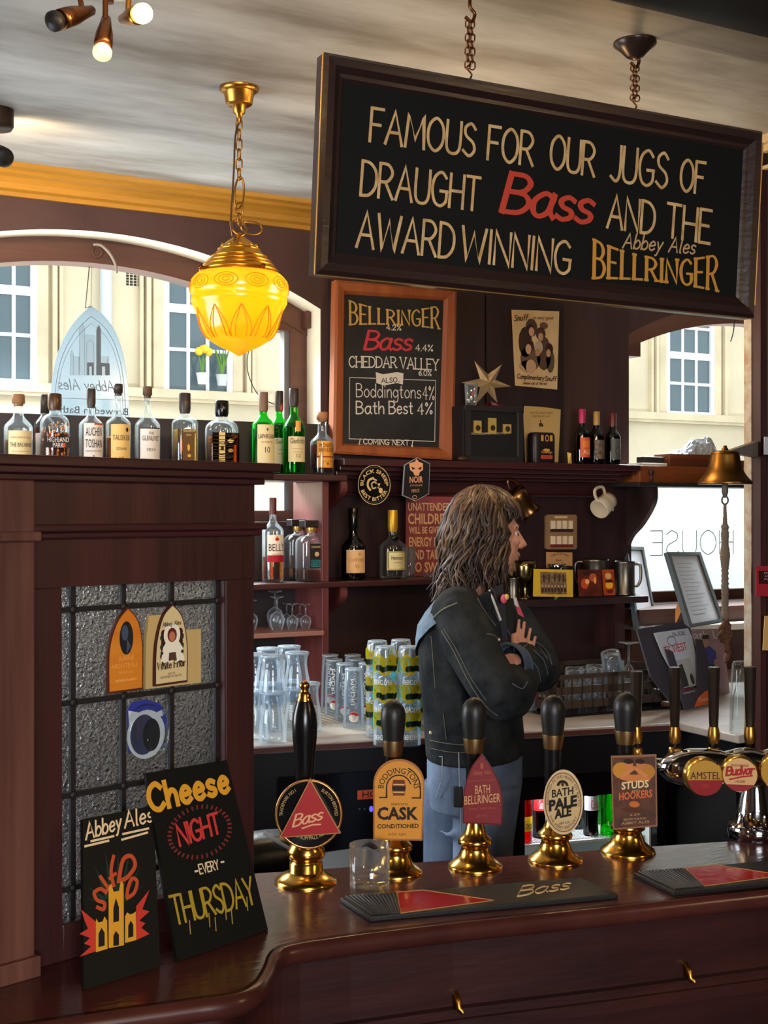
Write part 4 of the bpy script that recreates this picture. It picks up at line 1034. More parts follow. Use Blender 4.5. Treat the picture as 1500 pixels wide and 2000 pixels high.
m = MB(ink((80, 56, 36))); bf.type(m, 'BURTON UPON TRENT', (1036, 808), (1080, 809), 4, -.0016); bf.type(m, 'CENTENARY ALE', (1040, 815), (1074, 815), 4, -.0016)
a = bf.L(1056, 828); m.disc(a[0], a[1]-.004, .011, .008, -.0016); m.rect(a[0]-.01, a[0]+.01, a[1]-.012, a[1]-.006, -.0018); m.tube([(a[0], -.002, a[1]), (a[0], -.002, a[1]+.016)], .002, 5); m.build('print', t)
p = on_mantel(1057, 4.04); k_ = mpp(p); ff = Fr(p, (1, 0, 0)); t = thing('spirit_flask', 'squat black flask with gold crest and red label on mantel', 'flask', mtx=ff.M)
MB(mat('black_leather', (34, 24, 24), .4)).lathe([(.05, 0), (.052, .006), (.052, .10), (.05, .112), (.045, .119), (0, .121)], 32, p=5, fy=.55).build('body', t)
m = MB(ink((206, 150, 60))); y = -.0305; m.disc(.006, .096, .009, .013, y); m.rect(-.022, -.010, .085, .108, y); m.rect(.02, .032, .085, .108, y); m.disc(.004, .05, .016, .006, y); m.write('Sovereign', -.02, .038, .009, .0015, width=.05, y=y)
m.m(ink((60, 34, 26))); m.disc(.006, .096, .006, .009, y-.0003); m.m(ink((196, 74, 44))); m.rect(-.022, .032, .016, .03, y); m.m(ink((60, 20, 16))); m.type('WHISKEY', .005, .020, .006, .04, y-.0003); m.build('label', t)
p = on_mantel(905, 3.98+.04); t = thing('pebble', 'small dark polished stone on the mantel beside the chalkboard', 'stone', p); MB(mat('dark_stone', (60, 44, 34), .25)).ball((0, 0, .010), .026, .016, .011).build('body', t)
p = on_mantel(1113, 4.03); t = thing('paper_scrap', 'folded yellow paper scrap on mantel beside the beer bottles', 'paper', p); m = MB(mat('yellow_scrap', (226, 190, 90), .6)); m.add([(-.008, 0, 0), (.012, .004, 0), (.004, -.004, .04), (-.01, .004, .046), (.016, .01, .0)], [(0, 1, 2, 3), (1, 4, 2)]); m.build('sheet', t)
# ================================================================== BOTTLES
def cyl(R, p=2.0, fy=1.0, a0=0.0):
    if p > 2.6: return lambda x, z: (x, -R*fy*1.0, z)
    return lambda x, z: (R*math.sin(x/R+a0), -R*fy*math.cos(x/R+a0), z)
def bottle(label, px, Y, zb, wpx, top, prof, glass, cap, liq=None, level=.6, labels=(), p=2.0, fy=1.0, group=None, turn=.0, capr=None, name='whisky_bottle', extra=None):
    """prof: body top, shoulder end, neck radius (of R), cap start - as shares of the height"""
    P = atY(px, 900, Y); P.z = zb; k = mpp(P); R = wpx*k/2; H = atY(px, top, Y).z-zb
    t = thing(name, label, 'bottle', P, turn, group)
    hb, hs, rn, cs = prof; rn_ = R*rn
    pr = [(R*.9, 0), (R*.97, .004), (R, .010), (R, H*hb)]
    for i in range(1, 9):
        q = i/8; pr.append((rn_+(R-rn_)*(.5+.5*math.cos(PI*q)) if p < 2.6 else rn_+(R-rn_)*math.sqrt(max(0, 1-q*q)), H*(hb+(hs-hb)*q)))
    ps = [p]*4+[p+(2-p)*(i/8) for i in range(1, 9)]
    pr += [(rn_*.95, H*(hs+cs)/2), (rn_, H*(cs-.015)), (rn_*1.12, H*(cs-.012)), (rn_*1.12, H*cs)]
    m = MB(glass); rr = []
    for j, (r, z) in enumerate(pr):
        pj = ps[j] if j < len(ps) else 2.0; fj = fy+(1-fy)*max(0, min(1, (j-4)/6)); ring = []
        for i in range(28):
            a = 2*PI*(i+.5)/28; ca, sa = math.cos(a), math.sin(a); kk = 1/((abs(ca)**pj+abs(sa)**pj)**(1/pj)) if pj > 2.05 else 1
            ring.append((r*kk*ca, r*kk*sa*fj, z))
        rr.append(ring)
    m.rings(rr); m.build('glass', t)
    if liq:
        m = MB(liq); zl = H*level; q = []
        for r, z in pr:
            if z < .006: continue
            if z >= zl: break
            q.append((r*.94-.0005, z))
        q.append(((q[-1][0]), zl)); m.lathe(q, 28, p=p, fy=fy); m.build('liquid', t)
    kind, col = cap; m = MB(col); rc = (capr or 1.25)*rn_
    if kind == 'cork': m.lathe([(rn_*.9, H*(cs-.01)), (rn_*.95, H*cs), (rn_*.95, H*(cs+.02)), (rc, H*(cs+.02)), (rc, H*.995), (rc*.92, H)], 20)
    else: m.lathe([(rn_*1.06, H*(hs+cs)*.5 if kind == 'foil' else H*(cs-.02)), (rc, H*cs), (rc, H*.99), (rc*.93, H)], 20)
    m.build('stopper', t)
    f = cyl(R+.0008, p, fy); f2 = cyl(R+.0013, p, fy)
    for lb in labels:
        z0, z1, wf, col, txt = lb[:5]; wv = R*wf; m = MB(col); m.rect(-wv, wv, H*z0, H*z1, fn=f, nx=12 if p < 2.6 else 1)
        for tx in txt:
            if tx[0] == '#': m.m(ink(tx[5])); m.rect(tx[1]*wv, tx[2]*wv, H*tx[3], H*tx[4], fn=f2, nx=6 if p < 2.6 else 1); continue
            if tx[0] == '@': m.m(ink(tx[5])); m.disc(tx[1]*wv, H*tx[2], tx[3]*R, tx[4]*R, fn=cyl(R+.0018, p, fy)); continue
            s, zc, hh, tw, tc = tx[:5]; m.m(ink(tc)); f3 = cyl(R+.0022, p, fy)
            if len(tx) > 5 and tx[5] == 'v':
                fv = lambda a, b: f3(tx[6]*wv+b-hh*H/2, a+H*zc); V_, F_, W__ = font(s, 0); m.add([f3(tx[6]*wv-(b-.5)*hh*H, H*zc+(a/W__-.5)*tw*H) for a, b in V_], F_); continue
            m.type(s, 0, H*zc, H*hh, tw*wv*2, fn=f3, bold=tx[5] if len(tx) > 5 else 0.0)
        m.build('label', t)
    if extra: extra(t, R, H)
    return t
G1 = 'spirit bottles along the upper shelf'
US = 1.858; YS = 4.03
PAPER = mat('cream_label', (232, 212, 160), .6); WHITEL = mat('white_label', (236, 226, 214), .6); BLK_ = mat('black_label', (26, 20, 18), .5); ORL = mat('orange_label_paper', (238, 160, 50), .55)
K = (40, 30, 26)
cork = ('cork', CORK); dark = ('foil', DARKCAP)
bottle('clear round whisky bottle with cork and tall cream label, leftmost on shelf', 36, YS, US, 55, 770, (.56, .74, .36, .86), BGLASS, ('cork', CORK), AMBERL, .40, [(.05, .52, .95, PAPER, [('THE BALVENIE', .31, .055, .85, (60, 50, 30)), ('#', -.7, .7, .25, .255, (150, 120, 60)), ('DOUBLEWOOD', .14, .035, .7, (80, 60, 30)), ('AGED TWELVE YEARS', .42, .02, .8, (150, 110, 50))])], group=G1)
bottle('amber whisky bottle mostly hidden behind the patterned whisky bottle', 88, 4.115, US, 42, 771, (.6, .76, .34, .76), BGLASS, dark, AMBER, .58, [(.2, .5, .6, WHITEL, [])], group=G1, turn=-.6)
def swirl(t, R, H):
    m = MB(mat('copper_decor', (196, 120, 74), .4, .3)); rnd = random.Random(3)
    for i in range(60):
        a = -PI/2+rnd.uniform(-1.2, 1.2); z = H*rnd.uniform(.05, .62); r = R*.98+.0005; m.ball((r*math.cos(a), r*math.sin(a), z), .0035, .0035, .005, 6, 4)
    m.build('embossing', t)
bottle('whisky bottle embossed with copper swirls and black band', 107, YS, US, 54, 769, (.60, .74, .40, .84), BGLASS, ('foil', mat('brown_bronze_foil', (84, 56, 36), .35, .4)), AMBER, .5, [(.30, .44, .95, BLK_, [('HIGHLAND', .375, .06, .8, (240, 232, 226)), ('PARK', .305, .06, .4, (240, 232, 226)), ('#', .3, .55, .31, .36, (220, 80, 40))])], p=3, group=G1, extra=swirl)
bottle('clear whisky bottle with white label and black block capitals', 178, YS, US, 47, 759, (.56, .70, .30, .84), BGLASS, dark, AMBERL, .12, [(.06, .58, .9, WHITEL, [('AUCHEN', .43, .10, .8, K), ('TOSHAN', .29, .10, .82, K), ('SINGLE MALT SCOTCH WHISKY', .24, .02, .8, K), ('#', -.1, .0, .08, .20, (140, 84, 50)), ('#', .08, .18, .08, .18, (140, 84, 50)), ('#', -.28, -.18, .08, .16, (140, 84, 50)), ('#', .0, 1, .56, .58, (206, 70, 40))])], group=G1)
bottle('tall-necked whisky bottle with pale yellow label and leaping figure', 231, YS, US, 48, 750, (.55, .68, .30, .88), BGLASS, ('cork', DARKCAP), AMBER, .40, [(.04, .54, .9, mat('yellow_cream_label', (240, 200, 120), .6), [('TALISKER', .36, .06, .85, (90, 70, 50)), ('SCOTCH WHISKY', .25, .03, .5, K), ('10', .12, .06, .2, (140, 90, 40)), ('#', -1, .0, .04, .12, (226, 140, 50)), ('@', .55, .48, .12, .18, K)])], group=G1)
bottle('clear whisky bottle with white label and blue wave at foot', 288, YS, US, 49, 755, (.54, .70, .30, .88), BGLASS, ('cork', mat('brown_cork_cap', (96, 70, 52), .6)), None, .1, [(.05, .52, .9, WHITEL, [('THE', .44, .03, .25, (70, 60, 60)), ('GLENLIVET', .37, .055, .8, (70, 60, 60)), ('1824', .25, .035, .4, (110, 100, 100)), ('#', -1, 1, .05, .12, (130, 180, 206)), ('@', 0, .12, .5, .2, (130, 180, 206)), ('#', -1, 1, .505, .52, (60, 60, 66))])], group=G1)
bottle('square bright amber bottle with a brown panel and gold print', 361, YS, US, 44, 768, (.62, .70, .42, .80), BGLASS, dark, AMBERL, .55, [(.05, .55, .55, mat('brown_panel', (96, 62, 26), .5), [('PENDERYN', .51, .04, .9, (240, 214, 140)), ('MYTH', .46, .025, .4, (230, 200, 120)), ('@', 0, .32, .12, .30, (236, 180, 60)), ('@', .1, .22, .16, .14, (236, 180, 60)), ('SINGLE MALT', .12, .025, .8, (240, 210, 140))])], p=7, group=G1)
bottle('square clear bottle with vertical cream lettering on its side', 433, YS, US, 58, 783, (.60, .74, .38, .83), BGLASS, ('foil', BLACKG), AMBER, .52, [(.05, .56, .95, thin_glass('dark_print_glass', (96, 66, 30), .1), [('#', -.52, -.06, .05, .56, (236, 206, 130)), ('BANKHALL', .30, .36, .5, (50, 34, 20), 'v', -.30), ('@', .35, .45, .22, .14, (236, 206, 130)), ('@', .35, .32, .2, .12, (210, 170, 90)), ('#', .05, .65, .12, .16, (236, 206, 130))])], p=7, fy=.8, group=G1)
GF = mat('green_black_foil', (58, 44, 34), .4)
bottle('green whisky bottle with cream label numbered 10', 514, YS-.05, US, 43, 766, (.60, .73, .36, .80), GGLASS, ('foil', mat('tan_foil', (128, 96, 74), .5)), GREENL, .55, [(.12, .60, .95, PAPER, [('LAPHROAIG', .43, .055, .9, K), ('ISLAY SINGLE MALT', .38, .02, .6, (120, 80, 50)), ('10', .26, .07, .25, K), ('@', .0, .54, .09, .14, (90, 90, 60))])], group=G1)
bottle('green whisky bottle half hidden behind its twin, with red foil seal', 545, 4.10, US, 43, 764, (.54, .72, .32, .80), GGLASS, ('foil', GF), DGLASS, .6, [(.13, .44, .95, PAPER, [('Glenfiddich', .37, .055, .8, K), ('#', -.6, .6, .3, .305, (160, 130, 80)), ('#', -.6, .6, .25, .255, (160, 130, 80))])], group=G1, extra=lambda t, R, H: MB(mat('red_seal', (176, 60, 34), .5)).ball((.004, -R*.36, H*.80), .007, .004, .014).build('seal', t))
bottle('tall green whisky bottle with cream label and gold stag', 574, 4.0, US, 43, 759, (.54, .72, .34, .86), GGLASS, ('foil', DARKCAP), GREENL, .6, [(.15, .44, .95, PAPER, [('Glenfiddich', .36, .06, .8, K), ('#', -.6, .6, .3, .304, (160, 130, 80)), ('#', -.5, .5, .26, .264, (160, 130, 80)), ('12', .2, .04, .2, K)]), (.50, .62, .25, mat('gold_stag', (226, 160, 70), .4, .3), [])], group=G1, capr=1.35)
bottle('stubby amber whisky bottle with orange label beside the chalkboard', 629, 4.0, US, 44, 805, (.52, .68, .40, .86), BGLASS, ('cork', mat('pale_cork_top', (176, 120, 78), .6)), COGNAC, .48, [(.12, .54, .9, ORL, [('MONKEY', .44, .06, .75, (80, 34, 12)), ('SHOULDER', .37, .055, .85, (80, 34, 12)), ('#', -1, 1, .28, .30, (150, 40, 20)), ('#', -.6, .6, .21, .215, (140, 70, 20)), ('@', .1, .18, .12, .09, (150, 80, 30))])], p=2.5, group=G1)
# lower shelf
LS = 1.488; G2 = 'spirit bottles on the lower shelf'
bottle('clear whisky bottle with white and red label, leftmost on lower shelf', 533, 4.02, LS, 42, 972, (.60, .74, .32, .86), BGLASS, ('foil', mat('maroon_cap', (92, 30, 28), .4)), AMBER, .30, [(.24, .56, .95, mat('ivory_label', (244, 230, 206), .6), [("BELL'S", .37, .085, .85, (60, 24, 20)), ('ORIGINAL', .32, .02, .5, (160, 60, 50)), ('#', -1, 1, .24, .32, (170, 24, 44)), ('@', 0, .51, .2, .16, (190, 40, 40)), ('#', -.12, .12, .49, .55, (230, 190, 90))])], group=G2, capr=1.05)
def dis(label, px, Y, w_, top, lab, turn=0):
    CAPB = mat('black_square_cap', (36, 28, 28), .3)
    lbl = [(.22, .62, .5, BLK_, [('#', -.85, .85, .24, .36, (40, 110, 110)), ('STILE', .26, .085, .8, (20, 60, 60)), ('DISARONNO', .55, .035, .8, (210, 180, 140)), ('@', 0, .45, .16, .16, (206, 170, 120))])] if lab else []
    def cap(t, R, H): MB(CAPB).box(-R*.75, R*.75, -R*.5, R*.5, H*.88, H).build('square_cap', t, .003)
    return bottle(label, px, Y, LS, w_, top, (.62, .76, .30, .84), BGLASS, ('foil', mat('gold_collar', (206, 160, 84), .3, .8)), AMBER, .20, lbl, p=6, fy=.8, group=G2, extra=cap, turn=turn, name='liqueur_bottle')
dis('square liqueur bottle with teal and black label under flat cap', 609, 3.995, 58, 1016, True)
dis('square liqueur bottle half hidden behind the teal-labelled one', 581, 4.10, 50, 1014, False)
bottle('dark cognac bottle with long black neck and peach label', 690, 4.02, LS, 48, 992, (.44, .64, .34, .72), DGLASS, ('foil', BLACKG), COGNAC, .4, [(.10, .42, .9, mat('peach_label', (238, 190, 130), .6), [('COURVOISIER', .26, .045, .75, (180, 110, 50)), ('VS', .17, .045, .2, (170, 70, 40)), ('@', .25, .36, .1, .12, (200, 150, 80))])], group=G2, name='cognac_bottle', turn=-.15)
bottle('clear cognac bottle with gold neck foil and leafy cream label', 767, 4.03, LS, 52, 996, (.46, .62, .30, .74), BGLASS, ('foil', mat('gold_foil', (226, 174, 50), .35, .5)), None, .1, [(.13, .40, .85, mat('pale_gold_label', (240, 224, 164), .6), [('Hennessy', .28, .06, .6, K), ('#', -.95, .95, .385, .395, (120, 130, 60)), ('#', -.95, .95, .14, .15, (196, 150, 70)), ('#', -.95, -.8, .15, .39, (150, 150, 80)), ('#', .8, .95, .15, .39, (150, 150, 80)), ('COGNAC', .23, .02, .4, (140, 110, 60))])], group=G2, name='cognac_bottle', turn=-.1, extra=lambda t, R, H: MB(BLACKG).ball((0, -R*.5, H*.59), .013, .006, .012).build('neck_seal', t))
# beer bottles on the mantel
G3 = 'small beer bottles on the mantel'
def beer(label, px, top, capcol, labs, turn=0):
    bottle(label, px, 4.05, MANT, 30, top, (.52, .72, .40, .74), DGLASS, ('foil', mat('foil_%d_%d' % (px, top), capcol, .4)), None, .5, labs, group=G3, name='beer_bottle', turn=turn, capr=1.1)
beer('beer bottle with pink foil neck and orange label', 1137, 799, (196, 40, 90), [(.12, .48, .9, mat('orange_beer_label', (226, 92, 44), .5), [('#', -.6, .6, .3, .42, (240, 130, 60)), ('ALE', .18, .08, .6, (250, 220, 160))])])
beer('beer bottle with gold foil neck and dark speckled label', 1165, 804, (186, 140, 70), [(.1, .46, .9, mat('speckled_label', (46, 32, 38), .5, col2=(140, 120, 90), vscale=90), [])])
beer('beer bottle with red foil neck and grey round-crest label', 1197, 807, (110, 36, 32), [(.1, .50, .9, mat('grey_beer_label', (84, 84, 76), .5), [('@', .1, .26, .5, .5, (60, 60, 56)), ('@', .1, .26, .4, .4, (96, 96, 86))])])
# ================================================================== GLASSES
G4 = 'upturned stemmed glasses in the shelf cubby'
def stem_up(x, y, z, s, label, proto=[None]):
    if proto[0] is None or True:
        t = thing('stemmed_glass', label, 'glass', (x, y, z), 0, G4)
        m = MB(GLASS); m.lathe([(.026, 0), (.036, .03), (.040, .055), (.034, .078), (.014, .094), (.005, .10), (.0045, .155), (.006, .162), (.034, .170), (.034, .173), (0, .173)], 24, close=False)
        for i, v in enumerate(m.v): m.v[i] = v*s
        m.build('bowl', t)
        return t
for px, py, Y, s, lb in ((491, 1172, 4.08, .66, 'upturned stemmed glass at the left edge of cubby'), (537, 1154, 4.11, .88, 'upturned stemmed glass at back, standing tallest in cubby'), (541, 1165, 4.0, .80, 'upturned stemmed glass in front, left of centre in cubby'), (560, 1178, 4.10, .70, 'upturned stemmed glass in the back row, middle of cubby'), (571, 1179, 4.0, .68, 'upturned stemmed glass in front row, middle of cubby'), (586, 1178, 4.1, .68, 'upturned stemmed glass in the back row, right of cubby'), (597, 1180, 4.0, .68, 'upturned stemmed glass in front, rightmost in cubby')):
    p = atY(px, py, Y); s = (p.z-1.322)/.173; stem_up(p.x, Y, 1.322, s, lb)
MZ = 1.0545
RIMW = sheet('thick_glass_foot', (226, 236, 246), .5, .35, .15)
def foot_ring(t, r, z):
    m = MB(RIMW); m.tube([(r*math.cos(a), r*math.sin(a), z) for a in [2*PI*i/24 for i in range(24)]], .0024, 6, closed=True); m.lathe([(0, z-.004), (r*.82, z-.004), (r*.82, z-.002), (0, z-.002)], 24); m.build('foot', t)
def inverted(name, prof, px, top, H, R, label, group, zb=None, deco=None):
    """an upturned glass whose base shows at photo point px,top"""
    z = (zb if zb is not None else MZ); P = atZ(px, top, z+H)
    t = thing(name, label, 'glass', (P.x, P.y, z), turn_to_viewer(P), group); m = MB(GLASS); m.lathe([(r*R, h*H) for r, h in prof], 28, close=False); m.build('body', t); foot_ring(t, R*(.86 if prof is TUL else .80), H-.003)
    if deco: deco(t, R, H)
    return t
TUL = [(.93, 0), (1.0, .02), (1.0, .10), (.97, .3), (.90, .48), (.80, .62), (.74, .74), (.76, .86), (.86, .94), (.90, .98), (.88, 1.0), (.0, 1.0), (0, .965), (.72, .94), (.68, .74)]
G5 = 'upturned tulip pint glasses stacked in pairs'
tul = [(498, 1276, 0), (524, 1265, 0), (532, 1279, 0), (565, 1261, 0), (580, 1273, 0)]
TH, TR = .15, .040
words = ['at the left edge of', 'at the back left of', 'in front left of', 'at the back right of', 'in front right of']
for i, (px, top, _) in enumerate(tul):
    z2 = MZ+TH*.72
    P = atZ(px, top, z2+TH)
    for zb, w_ in ((MZ, 'lower'), (z2, 'upper')):
        t = thing('tulip_glass', 'clear upturned tulip glass, %s of the pair %s the stacks' % (w_, words[i]), 'glass', (P.x, P.y, zb), 0, G5)
        MB(GLASS).lathe([(r*TR*(1.0 if w_ == 'lower' else 1.02), h*TH) for r, h in TUL], 28, close=False).build('body', t); foot_ring(t, TR*.86, TH-.003)
for px, top, lb in ((507, 1333, 'clear upturned tulip glass standing single in front of the stacks, left'), (603, 1333, 'clear upturned tulip glass standing single behind the black pump handle')):
    inverted('tulip_glass', TUL, px, top, TH, TR, lb, G5)
PINT = [(1.0, 0), (1.02, .02), (.98, .3), (.93, .6), (.86, .85), (.82, .94), (.84, .97), (.82, 1.0), (0, 1.0), (0, .97), (.76, .95), (.90, .5), (.96, .02)]
G6 = 'upturned tall lager glasses with red round badges'
def badge(t, R, H):
    f = cyl(R*1.0+.001); f2 = cyl(R*1.0+.0016); m = MB(WHITEL); m.disc(.0, H*.20, .016, .017, fn=f); m.m(mat('badge_red', (196, 30, 40), .5)); pts = [(.015*math.cos(PI*i/10), H*.20+.003+.012*math.sin(PI*i/10)) for i in range(11)]; m.add([f2(*q) for q in pts], [tuple(range(11))]); m.build('badge', t)
    m = MB(); m.m(ink((236, 232, 228))); V_, F_, W__ = font('MADRI', 0); m.add([f2(-.004-(b-.5)*.012, H*.62-(a/W__-.5)*.08) for a, b in V_], F_); m.build('lettering', t)
for px, top, lb in ((645, 1278, 'back left of the group'), (689, 1278, 'back right of the group'), (653, 1287, 'second row left of the group'), (695, 1286, 'second row right of the group'), (674, 1295, 'middle of the group'), (717, 1294, 'right end of the group by the green-printed glasses'), (691, 1305, 'front of the group, badge facing the bar')):
    inverted('lager_glass', PINT, px, top, .185, .033, 'tall clear upturned lager glass, '+lb, G6, deco=badge)
G7 = 'upturned green and yellow printed cider glasses in stacks'
YEL, GRN, TEAL, DGR = [sheet('cider_print_%d' % i, c_, .5, .22) for i, c_ in enumerate(((222, 190, 36), (100, 190, 46), (120, 214, 216), (12, 44, 24)))]
def cider(t, R, H, seed):
    rnd = random.Random(seed); f = cyl(R*.985+.001); f2 = cyl(R*.985+.0016); f3 = cyl(R*.985+.0021); m = MB(YEL)
    wv = R*1.45
    top = [(-wv+2*wv*i/14, H*(.80+.05*math.sin(i*1.1+seed))) for i in range(15)]; bot = [(-wv+2*wv*i/14, H*(.40+.05*math.sin(i*.9+seed*2))) for i in range(15)]
    for i in range(14): m.add([f(*bot[i]), f(*bot[i+1]), f(*top[i+1]), f(*top[i])], [(0, 1, 2, 3)])
    m.m(GRN); m.disc(-wv*.1, H*.68, R*.9, H*.09, fn=f2); m.m(TEAL); m.disc(-wv*.55, H*.60, R*.6, H*.18, fn=f2); m.m(TEAL); m.disc(wv*.75, H*.35, R*.4, H*.10, fn=f2)
    m.m(DGR)
    for i in range(9): m.disc(-wv*.3+i*wv*.15, H*(.50+.04*rnd.random()), R*.2, H*.07, fn=f3, n=10)
    m.m(ink((226, 226, 216))); V_, F_, W__ = font('THATCHERS', 0); m.add([f3(-(a/W__-.5)*R*1.7, H*.22-b*H*.11+H*.05) for a, b in V_], F_)
    m.build('print', t)
CID = [(1.0, 0), (1.0, .03), (.97, .4), (.95, .7), (.90, .88), (.84, .97), (.80, 1.0), (0, 1.0), (0, .97), (.86, .9), (.92, .5), (.97, .02)]
CH_, CR = .128, .034
cols = [(737, 1251, 3, 'back left'), (783, 1249, 3, 'back middle'), (752, 1262, 3, 'second row left'), (799, 1262, 3, 'second row right'), (818, 1294, 2, 'right end beside the barman'), (768, 1332, 1, 'front'), (752, 1290, 2, 'left end beside the tall glasses')]
proto = None
for ci, (px, top, n_, lb) in enumerate(cols):
    st_ = CH_*.62; ztop = MZ+st_*(n_-1)+CH_; P = atZ(px, top, ztop)
    for k_ in range(n_):
        lab = 'green and yellow printed cider glass, %s of the %s stack' % ({1: ['single glass'], 2: ['bottom', 'top'], 3: ['bottom', 'middle', 'top']}[n_][k_], lb)
        t = thing('cider_glass', lab, 'glass', (P.x, P.y, MZ+st_*k_), turn_to_viewer(P)+(ci*.5-1.2), G7)
        MB(GLASS).lathe([(r*CR*(1+.012*k_), h*CH_) for r, h in CID], 24, close=False).build('body', t); foot_ring(t, CR*.78, CH_-.002) if k_ == n_-1 else None; cider(t, CR*(1+.012*k_), CH_, ci)
# ================================================================== ON THE BAR
def Tm(loc, rz=0.0): return Matrix.Translation(Vector(loc)) @ Matrix.Rotation(rz, 4, 'Z')
def child(mb, name, t, tm, fr, **k):
    o = mb.build(name, t, **k); o.matrix_local = tm.inverted() @ fr.M; return o
GP = 'hand pulls along the bar'
def clip_base(fr, pts, base, edge, th=.006, inset_=.94):
    P = fr.pts(pts); m = MB(edge); m.prism(P, 0, th); cx = (min(p[0] for p in P)+max(p[0] for p in P))/2; cz = (min(p[1] for p in P)+max(p[1] for p in P))/2
    m.m(base).flat([(cx+(p[0]-cx)*inset_, cz+(p[1]-cz)*(1-(1-inset_)*.75)) for p in P], -.0005); return m
def pump(px, by, label, base_prof, handle, clip, clip_off=.045, hx=None, crz=-.05):
    P = atZ(px, by, BZ); k = mpp(P); rz = turn_to_viewer(P); t = thing('hand_pump', label, 'beer pump', P, rz, GP); tm = Tm(P, rz)
    MB(BRASS).lathe([(0, 0)]+[(r*k, h*k) for r, h in base_prof], 36).build('base', t)
    dx = ((hx or px)-px)*k
    for nm, mt, pr in handle:
        m = MB(mt); m.lathe([(r*k, (by-y)*k) for y, r in pr], 28, (dx, 0, 0)); m.build(nm, t)
    f = P-FD*clip_off; ex = Vector((math.cos(rz+crz), math.sin(rz+crz), 0)); fr = Fr(Vector((f.x, f.y, BZ)), ex)
    clip(t, tm, fr, k); return t
BH = mat('black_pump_handle', (20, 18, 18), .22)
BH2 = mat('satin_black_handle', (26, 24, 23), .42)
SCOL = mat('bronze_collar', (168, 134, 92), .35, 1.0)
# red triangle pump
def c1(t, tm, fr, k):
    a = fr.L(603, 1590); R = 62*k; m = MB(BLACKG); m.prism([(a[0]+R*math.cos(q), a[1]+R*1.04*math.sin(q)) for q in [2*PI*i/40 for i in range(40)]], 0, .008)
    g = mat('gold_ring', (206, 150, 90), .3, .9); m.m(g).tube([(a[0]+R*math.cos(q), -.001, a[1]+R*1.04*math.sin(q)) for q in [2*PI*i/40 for i in range(40)]], .0026, 6, closed=True)
    m.m(ink((206, 170, 110))); R2 = R*.80
    m.type('PREMIUM PALE ALE', a[0], 0, .0065, R*1.2, -.0008, arc=(a[0], a[1], R2*1.0, PI*1.27, PI*1.73)); m.type('4.4%', a[0], a[1]-R*.74, .006, R*.24, -.0008)
    m.type('TRADEMARK NO.1', a[0], 0, .006, R, -.0008, arc=(a[0], a[1], R2, PI*1.02, PI*.66)); m.type('BURTON BREWED', a[0], 0, .006, R, -.0008, arc=(a[0], a[1], R2, PI*.34, -.02*PI))
    child(m, 'pump_clip', t, tm, fr)
    T3 = fr.pts([(546, 1635), (666, 1626), (606, 1520)], -.006); m = MB(g); m.prism(T3, -.012, -.002); c = [sum(p[i] for p in T3)/3 for i in (0, 1)]
    m.m(mat('enamel_red', (176, 26, 28), .35)).flat([(c[0]+(p[0]-c[0])*.95, c[1]+(p[1]-c[1])*.95) for p in T3], -.0125)
    m.m(ink((240, 176, 130))); fr.write(m, 'Bass', (572, 1615), (628, 1600), 22, 4.2, -.0132, slant=.3, nib=.3, gap=.08); m.ribbon([fr.L(590, 1618, -.0132), fr.L(610, 1611, -.0132), fr.L(626, 1610, -.0132)], .0026, -.0132)
    child(m, 'triangle_badge', t, tm, fr)
pump(598, 1722, 'hand pull with red triangle badge and tall turned black handle', [(60, -4), (62, 2), (58, 8), (46, 15), (36, 20), (33, 24), (33, 38), (30, 41), (29, 44), (34, 47), (37, 54), (37, 62), (32, 72), (24, 84), (22, 96), (20, 102)],
     [('handle', BH, [(1640, 15), (1600, 15), (1540, 17), (1500, 19), (1470, 21), (1440, 24), (1415, 25), (1395, 23), (1380, 19), (1368, 15)]), ('finial', mat('gold_finial', (206, 146, 70), .25, 1.0), [(1369, 15), (1366, 15), (1361, 12), (1356, 13), (1352, 9), (1347, 7), (1342, 10), (1336, 10), (1331, 6), (1329, 1)])], c1, hx=595)
def std_handle(top, c0, c1_, bot, r=24.5):
    return [('handle', BH2, [(c0, 20), (c0-20, 22.5), (c0-40, r), (top+28, r), (top+16, r*.9), (top+7, r*.66), (top+2, r*.36), (top, 2)]), ('collar', SCOL, [(c1_, 17.5), (c1_-2, 18), (c0+2, 21.5), (c0, 21.5)]), ('shaft', BH, [(bot, 15), (c1_, 16.5)])]
BASE2 = [(52, -4), (54, 1), (52, 6), (42, 13), (34, 20), (30, 30), (27, 36), (27, 42), (33, 46), (34, 52), (31, 57), (25, 62), (20, 72), (16, 88), (15, 104)]
